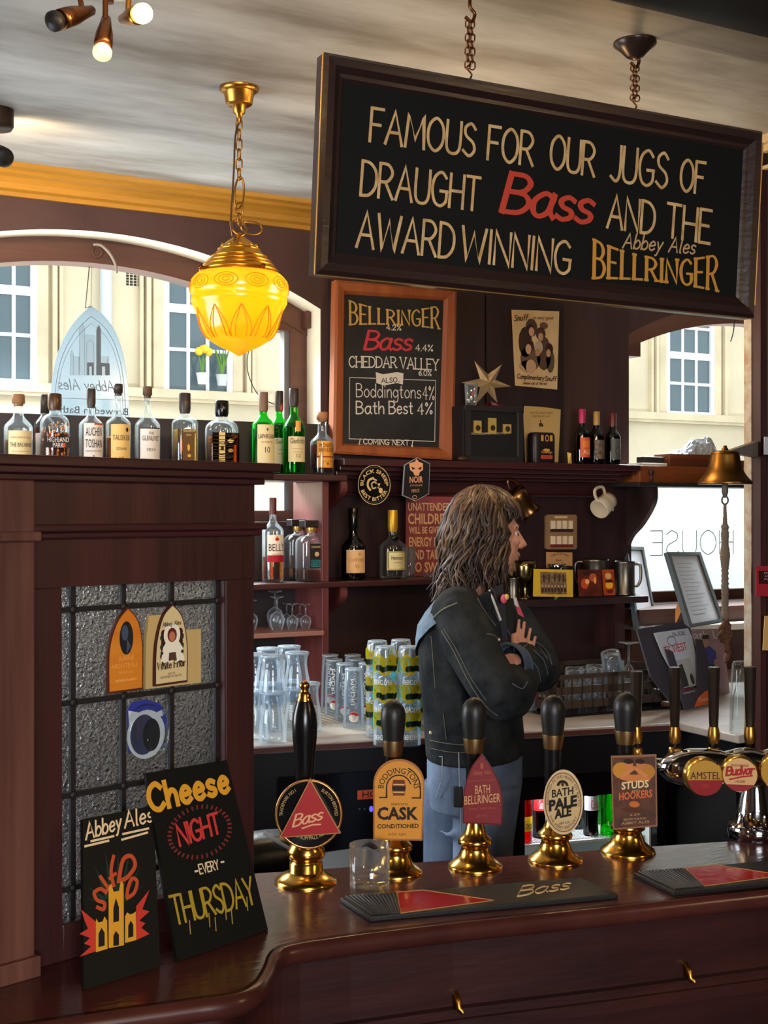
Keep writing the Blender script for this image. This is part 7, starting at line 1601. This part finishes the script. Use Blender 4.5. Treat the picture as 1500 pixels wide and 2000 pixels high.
for q_ in ([(138, 733), (138, 690), (140, 684), (143, 690), (143, 733)], [(155, 733), (155, 640), (161, 632), (165, 642), (165, 733)], [(169, 733), (169, 672), (177, 664), (183, 672), (183, 733)], [(143, 697), (154, 697), (154, 733)], [(198, 697), (210, 697), (210, 733)]): m.ribbon(gf.pts(q_), .001, y-.0003)
m.flat(gf.pts([(188, 733), (188, 644), (193, 634), (197, 644), (197, 733)]), y-.0002); m.flat(gf.pts([(189, 733), (189, 708), (214, 710), (214, 733), (205, 733), (205, 716), (199, 716), (199, 733)]), y-.0003); m.flat(gf.pts([(170, 733), (170, 708), (183, 708), (183, 733), (179, 733), (179, 716), (174, 716), (174, 733)]), y-.0003)
a, b = gf.L(116, 760, y), gf.L(224, 762, y); hh = gf.L(116, 739, y)[1]-a[1]
m.write('Abbey Ales', a[0], a[1], hh, .0028, width=b[0]-a[0], y=y, slant=.2, flip=True)
a, b = gf.L(118, 806, y), gf.L(250, 806, y); hh = gf.L(116, 792, y)[1]-a[1]; m.type('Brewed in Bath', a[0], a[1], hh, b[0]-a[0], y, align='l', flip=True); m.build('etching', t)
m = MB(BLACKM); a = gf.L(178, 598); top = gf.L(175, 520); m.tube([(a[0], .003, a[1]), (gf.L(167, 602)[0], .003, gf.L(167, 602)[1]), (top[0], .003, top[1])], .0016, 6); m.tube([(a[0], .003, a[1]), (gf.L(180, 520)[0], .003, top[1])], .0008, 5); m.build('cord', t)
P = atY(190, 482, 4.31); t = thing('window_stay', 'curved grey window catch hanging from the arched frame', 'latch', P); k = mpp(P)
MB(mat('grey_brown_metal', (150, 138, 124), .45, .4)).tube(catmull([(-8*k, .0, 3*k), (6*k, -.01, 2*k), (22*k, -.02, -14*k), (33*k, -.02, -34*k), (36*k, -.02, -50*k)], 6), [.006]*6+[.0055]*6+[.005]*6+[.004]*7, 8).build('arm', t)
MB(mat('rust_brown_latch', (92, 64, 50), .6)).tube([(10*k*math.cos(q_), .004, -10*k+10*k*math.sin(q_)) for q_ in [2*PI*i/18 for i in range(18)]], .004, 6, closed=True).build('ring', t)
P = atY(487, 700, 4.26); t = thing('cable', 'black cable drooping across the left window beside lamp', 'cable', P); q = lambda px, py: atY(px, py, 4.26)-P
MB(BLACKM).tube(catmull([q(500, 640), q(490, 672), q(483, 700), q(485, 730), q(500, 765), q(520, 782), q(536, 790)], 6), .0018, 6).build('flex', t)
P = atY(1432, 640, 4.3); t = thing('cable', 'short black cable end dangling in the right window', 'cable', P); q = lambda px, py: atY(px, py, 4.3)-P
MB(BLACKM).tube(catmull([q(1434, 600), q(1434, 630), q(1432, 650), q(1427, 667)], 5), .0025, 6).build('flex', t)
# notices on the right-hand post
def post_note(label, pts, col, dep, draw=None):
    Y = pc.y-.063; fr = Fr(atY(pts[0][0], pts[0][1], Y), (1, 0, 0)); t = thing('notice', label, 'notice', mtx=fr.M, group='notices pinned to the dark post'); MB(col).prism(fr.pts(pts), 0, .002).build('sheet', t)
    if draw: m = MB(); draw(m, fr); m.build('print', t)
def dn(m, fr): m.m(ink((60, 20, 26))); m.flat(fr.pts([(1482, 1140), (1540, 1142), (1540, 1114), (1481, 1115)]), -.0008); m.m(ink((220, 190, 180))); [fr.type(m, s_, (1493, 1121+i*6), (1530, 1121+i*6), 3.4, -.0014) for i, s_ in enumerate(('PLEASE', 'ASK STAFF', 'FOR HELP'))]
post_note('red notice pinned on the dark post at the right edge', [(1477, 1164), (1545, 1166), (1545, 1105), (1477, 1106)], mat('red_notice', (176, 40, 56), .5), 0, dn)
post_note('cream paper notice low on the dark post', [(1490, 1270), (1545, 1272), (1545, 1204), (1494, 1203)], mat('tan_notice', (216, 176, 110), .7), 0)
post_note('small pale slip high on the dark post', [(1492, 888), (1540, 889), (1540, 854), (1493, 853)], mat('pale_slip', (196, 200, 210), .6), 0)
# ================================================================== THE BARMAN
PB = atD(930, 1500, 3.36); PB.z = 0.0
man = thing('person', 'person with long brown hair, denim jacket and jeans, arms folded, looking right', 'person', PB)
def D(px, py, d): return atD(px, py, d)-PB
SK = mat('skin', (206, 142, 112), .5, var=.06, vscale=25, bump=.1, bscale=120); 
def remeshed(mb, name, vox, smooth=4, parent=man, subd=0):
    o = mb.build(name, parent); md = o.modifiers.new('remesh', 'REMESH'); md.mode = 'VOXEL'; md.voxel_size = vox; md.use_smooth_shade = True
    if smooth: s_ = o.modifiers.new('smooth', 'SMOOTH'); s_.factor = .5; s_.iterations = smooth
    return o
def ellring(px, py, hw, hd, d, shift=.0, n=28, p=2.2):
    c = D(px, py, d); k = d/FPX; out = []
    for i in range(n):
        a = 2*PI*i/n; ca, sa = math.cos(a), math.sin(a); q = 1/((abs(ca)**p+abs(sa)**p)**(1/p))
        out.append(c+RT*(hw*k*ca*q+shift*sa*q)+FD*(hd*sa*q))
    return out
# --- body: one continuous surface (head, face, neck, trunk, arms, hands)
HC = D(952, 1048, 3.36); FX = (RT*.97+FD*.22).normalized(); SX = FX.cross(UP)      # face direction; SX points to the viewer side
h = lambda f, s, u: HC+FX*f+SX*s+UP*u
b = MB(SK)
b.ball(h(-.008, 0, .015), .094, .076, .108, 24, 16) if False else None
def ell(c, rf, rs, ru, n=20, k=12):
    rr = []
    for i in range(k+1):
        a = -PI/2+PI*i/k; q = max(math.cos(a), 1e-3); rr.append([c+FX*(rf*q*math.cos(2*PI*j/n))+SX*(rs*q*math.sin(2*PI*j/n))+UP*(ru*math.sin(a)) for j in range(n)])
    b.rings(rr)
ell(h(-.010, 0, .012), .090, .074, .098); ell(h(.026, 0, -.045), .050, .050, .062); ell(h(.048, 0, -.076), .026, .030, .022); ell(h(.055, 0, -.02), .028, .045, .05)
ell(h(.062, 0, .026), .022, .048, .014)
ell(h(.066, .034, -.012), .014, .02, .016); ell(h(.066, -.034, -.012), .014, .02, .016)
b.tube([h(.076, 0, .018), h(.090, 0, -.008), h(.101, 0, -.022), h(.088, 0, -.029)], [.009, .011, .012, .009], 10); ell(h(.086, .011, -.026), .009, .007, .006); ell(h(.086, -.011, -.026), .009, .007, .006)
b.tube([h(.068, .024, -.050), h(.083, .010, -.047), h(.085, 0, -.048), h(.083, -.010, -.047), h(.068, -.024, -.050)], .0058, 8); b.tube([h(.066, .020, -.058), h(.080, .008, -.059), h(.082, 0, -.060), h(.080, -.008, -.059), h(.066, -.020, -.058)], .0062, 8)
ell(h(-.008, .074, -.012), .020, .008, .030)
b.tube([h(-.02, 0, -.06), h(-.035, 0, -.13), D(942, 1185, 3.36)], [.054, .052, .07], 18)
b.rings([ellring(938, y, hw, hd, 3.36, sh) for y, hw, hd, sh in ((1175, 42, .11, .04), (1200, 58, .15, .05), (1260, 66, .15, .05), (1380, 64, .14, .03), (1480, 66, .15, .03), (1540, 62, .15, .03))])
def limb(mb, pts, rad, n=14): mb.tube(catmull(pts, 5), [rad[min(int(i/5), len(rad)-2)]+(rad[min(int(i/5), len(rad)-2)+1]-rad[min(int(i/5), len(rad)-2)])*((i % 5)/5 if i < 5*(len(rad)-1) else 1) for i in range(5*(len(pts)-1)+1)], n)
NA = [D(895, 1200, 3.22), D(932, 1285, 3.13), D(986, 1362, 3.06), D(1016, 1318, 3.20), D(1024, 1280, 3.285)]
FA = [D(998, 1212, 3.46), D(1036, 1264, 3.44), D(1056, 1310, 3.32), D(1028, 1304, 3.21), D(992, 1298, 3.15)]
limb(b, NA, [.052, .046, .040, .036, .027]); limb(b, FA, [.05, .044, .038, .035, .029])
# viewer-side hand: flat against the far upper arm, fingers up
b.tube([D(1024, 1292, 3.285), D(1023, 1280, 3.285), D(1022, 1266, 3.292)], [.024, .029, .025], 12, flat=.5, up=tuple(RT))
for (bx_, by_), (tx, ty), L_ in (((1008, 1266), (1014, 1209), 0), ((1018.5, 1265), (1024.5, 1213), 0), ((1029, 1266), (1036, 1226), 0), ((1039, 1270), (1046, 1242), 0)):
    b.tube([D(bx_, by_, 3.29), D(bx_*.5+tx*.5-.5, by_*.5+ty*.5, 3.282), D(tx, ty, 3.29)], [.0060, .0055, .0046], 8)
b.tube([D(1012, 1266, 3.28), D(1004, 1252, 3.275), D(1003, 1238, 3.285)], [.011, .0105, .008], 8)
# far hand: crosses in front of the body and tucks under the viewer-side arm, fingertips showing behind it
b.tube([D(992, 1298, 3.15), D(970, 1312, 3.165), D(945, 1326, 3.18)], [.029, .034, .032], 12, flat=.55, up=tuple(UP))
for (bx_, by_), (tx, ty) in (((942, 1318), (900, 1340)), ((940, 1328), (896, 1352)), ((942, 1336), (902, 1361)), ((946, 1342), (912, 1367))):
    b.tube([D(bx_, by_, 3.185), D((bx_+tx)/2, (by_+ty)/2-2, 3.18), D(tx, ty, 3.19)], [.0084, .0072, .0058], 8)
b.tube([D(968, 1300, 3.17), D(950, 1296, 3.2), D(938, 1300, 3.21)], [.011, .0105, .008], 8)
o = remeshed(b, 'body', .0031, 2)
# face details
e = MB(mat('eye_white', (226, 220, 214), .2)); 
for s_ in (.031, -.031): c = h(.064, s_, .006); e.ball(c, .0105, .0105, .0105, 12, 8)
e.m(mat('eye_iris', (60, 44, 36), .2))
for s_ in (.031, -.031): c = h(.0725, s_*1.05, .006); e.ball(c, .005, .005, .005, 10, 6)
e.build('eyes', man)
e = MB(mat('eyebrow_hair', (70, 48, 34), .8))
for s_ in (1, -1): e.tube([h(.080, s_*.012, .024), h(.077, s_*.028, .03), h(.066, s_*.046, .024)], [.003, .004, .002], 6)
e.build('eyebrows', man)
e = MB(mat('lip', (176, 96, 86), .45)); e.tube([h(.074, .020, -.0525), h(.0875, .007, -.052), h(.0895, 0, -.053), h(.0875, -.007, -.052), h(.074, -.020, -.0525)], [.002, .0035, .004, .0035, .002], 8); e.build('lips', man)
e = MB(mat('short_beard', (150, 116, 84), .9))
rnd = random.Random(11)
for i in range(150):
    a = rnd.uniform(-1.2, 1.2); u = rnd.uniform(-.098, -.062); f_ = .074*math.cos(a) if u > -.085 else .066*math.cos(a); s_ = .05*math.sin(a); p0 = h(f_-.004, s_, u); e.tube([p0, p0+FX*.008*math.cos(a)+SX*.006*math.sin(a)-UP*.009], [.0013, .0005], 4)
e.build('beard', man)
# --- hair: a shell and several hundred wavy locks
HA = [mat('hair_dark', (44, 30, 22), .5), mat('hair_brown', (66, 46, 33), .42), mat('hair_light', (108, 82, 58), .4)]
hb = MB(HA[0])
def hd_pt(th, phi, ex=0.0):
    r = .094+ex; return HC+FX*(-.012+r*math.sin(th)*math.cos(phi))+SX*(r*.90*math.sin(th)*math.sin(phi))+UP*(.014+(.106+ex)*math.cos(th))
rr = []
for i in range(12):
    th = .03+1.55*i/11; ring = []
    for j in range(28):
        phi = 2*PI*j/28; face = max(0, math.cos(phi)); t_ = min(th, 1.55-.62*face**2); ring.append(hd_pt(t_, phi, .004))
    rr.append(ring)
for zz_, w_ in ((-.05, 1.0), (-.09, 1.0), (-.125, .88)):
    ring = []
    for j in range(28):
        phi = 2*PI*j/28; face = math.cos(phi)
        if face > .35: ring.append(rr[11][j])
        else: ring.append(HC+FX*(-.012+.094*w_*math.cos(phi))+SX*(.088*w_*math.sin(phi))+UP*zz_)
    rr.append(ring)
hb.rings(rr, True, False)
rnd = random.Random(21)
for i in range(620):
    phi = rnd.uniform(0, 2*PI); face = math.cos(phi); part = rnd.uniform(.02, .55); hb.m(HA[0 if rnd.random() < .34 else (1 if rnd.random() < .66 else 2)])
    P_ = []; ex = rnd.uniform(.004, .016)
    if face > .36:
        ths = 1.02+rnd.uniform(-.12, .18)
        for k_ in range(8): P_.append(hd_pt(part+(ths-part)*k_/7, phi+.10*math.sin(k_*.8+i), ex+.004*k_/7))
        P_.append(P_[-1]+FX*.004-UP*rnd.uniform(.006, .022)); n_tail = 0
    else:
        ths = 1.45
        for k_ in range(7): P_.append(hd_pt(part+(ths-part)*k_/6, phi+.09*math.sin(k_*1.1+i), ex+.003*math.sin(k_*1.3+i)))
        ln = rnd.uniform(.13, .205)*(1.0 if face < .1 else .92); p0 = P_[-1]; outv = (FX*math.cos(phi)+SX*.9*math.sin(phi)).normalized(); w0 = rnd.uniform(0, 6); am = rnd.uniform(.007, .018); fl = rnd.uniform(-.18, .26) if face < 0 else rnd.uniform(-.2, .04); tang = outv.cross(UP)
        for k_ in range(1, 10):
            t_ = k_/9; P_.append(p0-UP*(ln*t_)+outv*(fl*ln*t_*t_*.9+.0)+tang*(am*math.sin(w0+t_*9))+outv*(am*.8*math.cos(w0+t_*7)))
    n_ = len(P_); r0 = rnd.uniform(.0026, .0052); hb.tube(P_, [r0*(.7+.5*math.sin(PI*min(1, .15+j/n_)))*(1 if j < n_-3 else (n_-j)/4) for j in range(n_)], 5)
for i in range(40):
    phi = rnd.uniform(0, 2*PI); hb.m(HA[2]); p0 = hd_pt(rnd.uniform(.05, .7), phi, .012); v = Vector((rnd.uniform(-1, 1), rnd.uniform(-1, 1), rnd.uniform(.2, .9))).normalized(); hb.tube([p0, p0+v*.012, p0+v*.02+UP*-.004], [.0006, .0005, .0003], 3)
hb.build('hair', man, fix=False)
# --- denim jacket
DN = mat('dark_denim', (50, 52, 52), .95, spec=.12, col2=(25, 28, 32), vscale=13, bump=.4, bscale=45, bdist=.01)
j = MB(DN)
j.rings([ellring(px, y, hw, hd, d, sh) for px, y, hw, hd, d, sh in ((930, 1160, 50, .085, 3.37, .04), (928, 1176, 66, .14, 3.37, .055), (926, 1195, 82, .185, 3.36, .06), (922, 1225, 92, .20, 3.36, .06), (920, 1260, 96, .195, 3.36, .055), (920, 1320, 95, .185, 3.36, .045), (924, 1390, 95, .18, 3.36, .035), (928, 1440, 96, .185, 3.36, .03), (929, 1474, 95, .188, 3.36, .03))])
limb(j, [D(915, 1215, 3.27)]+NA, [.06, .074, .066, .062, .052, .044]); limb(j, [D(975, 1220, 3.42)]+FA[:4]+[FA[3]+(FA[4]-FA[3])*.75], [.055, .060, .056, .054, .053, .052])
# creases down the viewer-side sleeve and round its armhole
for t_, a_ in ((.15, .3), (.35, -.5), (.55, .5), (.8, -.2)):
    c = NA[0]+(NA[1]-NA[0])*t_; u_ = (NA[1]-NA[0]).normalized(); q = u_.cross(FD).normalized(); j.tube([c+q*.066-FD*.03, c-FD*.074+u_*a_*.05, c-q*.06-FD*.035+u_*a_*.09], [.004, .009, .004], 7)
for t_, a_ in ((.2, .6), (.5, -.4), (.75, .3)):
    c = NA[1]+(NA[2]-NA[1])*t_; u_ = (NA[2]-NA[1]).normalized(); q = u_.cross(FD).normalized(); j.tube([c+q*.058-FD*.03, c-FD*.067+u_*a_*.04, c-q*.056-FD*.03+u_*a_*.08], [.004, .009, .004], 7)
j.tube([D(880, 1180, 3.19), D(862, 1215, 3.17), D(860, 1255, 3.17), D(874, 1290, 3.165)], [.006, .007, .007, .005], 8)
# folds at the elbows
for i in range(4): c = NA[2]+(NA[1]-NA[2])*(.12+.16*i); t_ = (NA[1]-NA[2]).normalized(); q = t_.cross(FD).normalized(); j.tube([c+q*.05-FD*.045, c-FD*.066+q*.01, c-q*.045-FD*.05], [.006, .011, .005], 7)
for i in range(5): c = FA[2]+(FA[3]-FA[2])*(.1+.2*i); j.tube([c+UP*.056-FD*.015, c+UP*.02-FD*.056, c-UP*.04-FD*.046], [.006, .009, .005], 7)
for y, a in ((1290, 0), (1345, 1), (1400, 0)): j.tube([D(836, y, 3.28), D(868, y+14, 3.20), D(905, y+10+8*a, 3.17)], [.004, .009, .004], 7)
jk = remeshed(j, 'denim_jacket', .0065, 3)
c_ = MB(DN)      # collar, two lapels turned down
c_.rings([[p for p in ellring(px, y, hw, hd, 3.37, .03, 24)] for px, y, hw, hd in ((944, 1138, 42, .075), (940, 1152, 52, .088), (936, 1170, 60, .105), (938, 1178, 52, .09), (942, 1160, 44, .075))], False, False)
lap = lambda pts, d: [D(a, b_, d) for a, b_ in pts]
c_.rings([lap(((930, 1166), (962, 1150), (972, 1182), (950, 1200)), 3.19), lap(((930, 1166), (962, 1150), (972, 1182), (950, 1200)), 3.205)], smooth=False)
remeshed(c_, 'collar', .0045, 2)
w_ = MB(mat('worn_lit_denim_yoke', (104, 124, 142), .9, col2=(60, 74, 90), vscale=14, bump=.4, bscale=400))  # worn back shoulder, with the window light on it put into the colour
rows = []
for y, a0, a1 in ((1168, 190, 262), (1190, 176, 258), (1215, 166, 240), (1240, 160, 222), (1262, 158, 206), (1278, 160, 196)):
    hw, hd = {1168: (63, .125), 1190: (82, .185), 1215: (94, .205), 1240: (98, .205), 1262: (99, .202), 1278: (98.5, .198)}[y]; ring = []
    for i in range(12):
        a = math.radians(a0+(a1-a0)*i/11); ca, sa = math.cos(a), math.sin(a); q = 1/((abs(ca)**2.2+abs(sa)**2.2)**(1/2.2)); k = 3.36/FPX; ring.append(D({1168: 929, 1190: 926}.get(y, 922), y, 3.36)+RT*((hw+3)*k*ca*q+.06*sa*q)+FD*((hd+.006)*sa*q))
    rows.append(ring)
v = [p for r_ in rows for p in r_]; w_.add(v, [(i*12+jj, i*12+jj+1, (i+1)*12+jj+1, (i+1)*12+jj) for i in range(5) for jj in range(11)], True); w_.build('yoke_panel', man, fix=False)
from mathutils.bvhtree import BVHTree
bpy.context.view_layer.update(); dg = bpy.context.evaluated_depsgraph_get(); tree = BVHTree.FromObject(jk, dg); trees = [(tree, jk.matrix_world.copy())]
def onj(px, py, off=.0012):
    d_ = ray(px, py).normalized(); iv = trees[0][1].inverted(); hit = trees[0][0].ray_cast(iv @ CAM, iv.to_3x3() @ d_)
    if hit[0] is None: return D(px, py, 3.3)
    return trees[0][1] @ hit[0]-d_*off-PB
def seam(mb, pts, r):
    q = catmull([(float(a), float(b_)) for a, b_ in pts], 8); mb.tube([onj(a, b_) for a, b_ in q], r, 5)
s_ = MB(mat('pale_stitching', (98, 92, 78), .85))
for pts, r in ((((893, 1178), (866, 1190), (848, 1206), (833, 1228)), .0022), (((862, 1232), (885, 1270), (915, 1330), (945, 1375), (972, 1398)), .0014), (((866, 1228), (890, 1266), (920, 1324), (950, 1368)), .0009), (((842, 1242), (846, 1290), (850, 1345)), .0012), (((932, 1168), (948, 1195), (968, 1222)), .0016), (((950, 1238), (968, 1243), (984, 1262)), .0016), (((840, 1446), (880, 1453), (935, 1456)), .0013), (((842, 1462), (880, 1469), (925, 1470)), .001), (((866, 1392), (872, 1445)), .0012), (((942, 1400), (938, 1450)), .0012)): seam(s_, pts, r)
s_.build('stitching', man)
s_ = MB(mat('worn_crease', (86, 102, 120), .85))
for pts, r in ((((1018, 1266), (1045, 1254), (1068, 1272), (1078, 1298)), .0016), (((1042, 1270), (1062, 1290), (1070, 1318)), .0012), (((1030, 1282), (1050, 1305), (1056, 1332)), .0012), (((1052, 1262), (1070, 1288)), .0011), (((1000, 1335), (1020, 1345), (1030, 1332)), .0014), (((985, 1222), (1002, 1250), (1004, 1272)), .0014), (((968, 1200), (986, 1236), (992, 1262)), .0012)): seam(s_, pts, r)
s_.build('worn_creases', man)
bt = MB(mat('metal_button', (190, 170, 140), .3, .8)); 
for x, y in ((951, 1176), (974, 1250), (842, 1432)): bt.ball(onj(x, y, .002), .0062, .0062, .0062, 10, 6)
bt.build('button', man)
cf = MB(mat('denim_cuff', (64, 76, 92), .85, bump=.4, bscale=300)); d_ = (FA[4]-FA[3]).normalized(); u_ = UP; w2_ = d_.cross(u_).normalized()
for off_ in (0, .028): cf.tube([FA[4]+d_*(off_-.03)+(u_*math.cos(a)+w2_*math.sin(a))*.0525 for a in [2*PI*i/24 for i in range(24)]], .0045, 6, closed=True)
cf.rings([[FA[4]+d_*(o_-.03)+(u_*math.cos(a)+w2_*math.sin(a))*.0535 for a in [2*PI*i/24 for i in range(24)]] for o_ in (0, .028)], False, False); cf.build('cuff', man, fix=False)
sh = MB(mat('dark_shirt', (34, 32, 38), .8)); sh.add(lap(((958, 1150), (982, 1140), (992, 1250), (985, 1290), (962, 1200)), 3.24), [(0, 1, 2, 3, 4)]); 
sh.m(mat('white_shirt_edge', (206, 200, 190), .7)); sh.tube([D(956, 1152, 3.195), D(968, 1185, 3.188), D(978, 1212, 3.185)], .0035, 6); sh.build('shirt', man)
pn = MB(mat('pink_pin_badge', (226, 90, 120), .4)); pn.ball(D(984, 1170, 3.20), .010, .006, .012, 12, 8); pn.m(mat('yellow_pin', (216, 190, 80), .4)).ball(D(990, 1166, 3.198), .006, .005, .008, 10, 6); pn.m(mat('red_white_patch', (200, 50, 66), .6)); pn.add(lap(((1004, 1172), (1010, 1172), (1024, 1206), (1012, 1200)), 3.262), [(0, 1, 2, 3)]); pn.m(MATS['white_shirt_edge']); pn.add(lap(((1002, 1164), (1009, 1168), (1013, 1186), (1005, 1182)), 3.261), [(0, 1, 2, 3)]); pn.build('pin_badge', man)
# --- jeans, belt pouch, boots
JE = mat('blue_jeans', (112, 128, 152), .85, col2=(78, 92, 116), vscale=7, bump=.5, bscale=380)
j = MB(JE)
j.rings([ellring(928, y, hw, hd, 3.36, .03) for y, hw, hd in ((1438, 88, .165), (1480, 92, .172), (1530, 92, .170), (1570, 86, .16))])
zf = lambda p, z: Vector((p.x, p.y, z))
a, c_ = D(950, 1530, 3.26), D(890, 1530, 3.44)
j.tube([a, D(944, 1640, 3.27), zf(D(934, 1700, 3.28), .50), zf(D(930, 1700, 3.30), .28), zf(D(926, 1700, 3.31), .10)], [.092, .080, .070, .062, .064], 18)
j.tube([c_, D(880, 1640, 3.44), zf(D(874, 1700, 3.43), .50), zf(D(868, 1700, 3.42), .28), zf(D(864, 1700, 3.42), .10)], [.092, .076, .068, .060, .062], 18)
for y in (1500, 1560, 1610): j.tube([D(846, y, 3.34), D(876, y+22, 3.25), D(915, y+10, 3.20)], [.003, .008, .004], 7)
remeshed(j, 'jeans', .0075, 3)
s_ = MB(mat('jean_stitching', (150, 152, 150), .7)); s_.tube([D(x, y, d) for x, y, d in ((846, 1476, 3.23), (864, 1478, 3.195), (864, 1520, 3.19), (852, 1558, 3.215))], .0014, 5); s_.tube([D(x, y, d) for x, y, d in ((896, 1470, 3.17), (898, 1540, 3.165), (902, 1650, 3.2))], .0014, 5); s_.build('jean_stitching', man)
m = MB(BLACKM); c0 = D(895, 1556, 3.165); m.T = Matrix.Translation(c0) @ Matrix.Rotation(-YAW, 4, 'Z'); m.box(-.012, .012, -.012, .01, -.025, .025); m.T = None; m.build('belt_clip', man, .003)
m = MB(BLACKM)
for p in (zf(D(934, 1700, 3.30), 0), zf(D(872, 1700, 3.42), 0)): m.tube([p-FX*.05+UP*.055, p+FX*.02+UP*.05, p+FX*.12+UP*.038, p+FX*.19+UP*.03], [.05, .055, .042, .028], 14); m.tube([p-FX*.01+UP*.05, p-FX*.01+UP*.14], .055, 14)
m.build('boots', man)
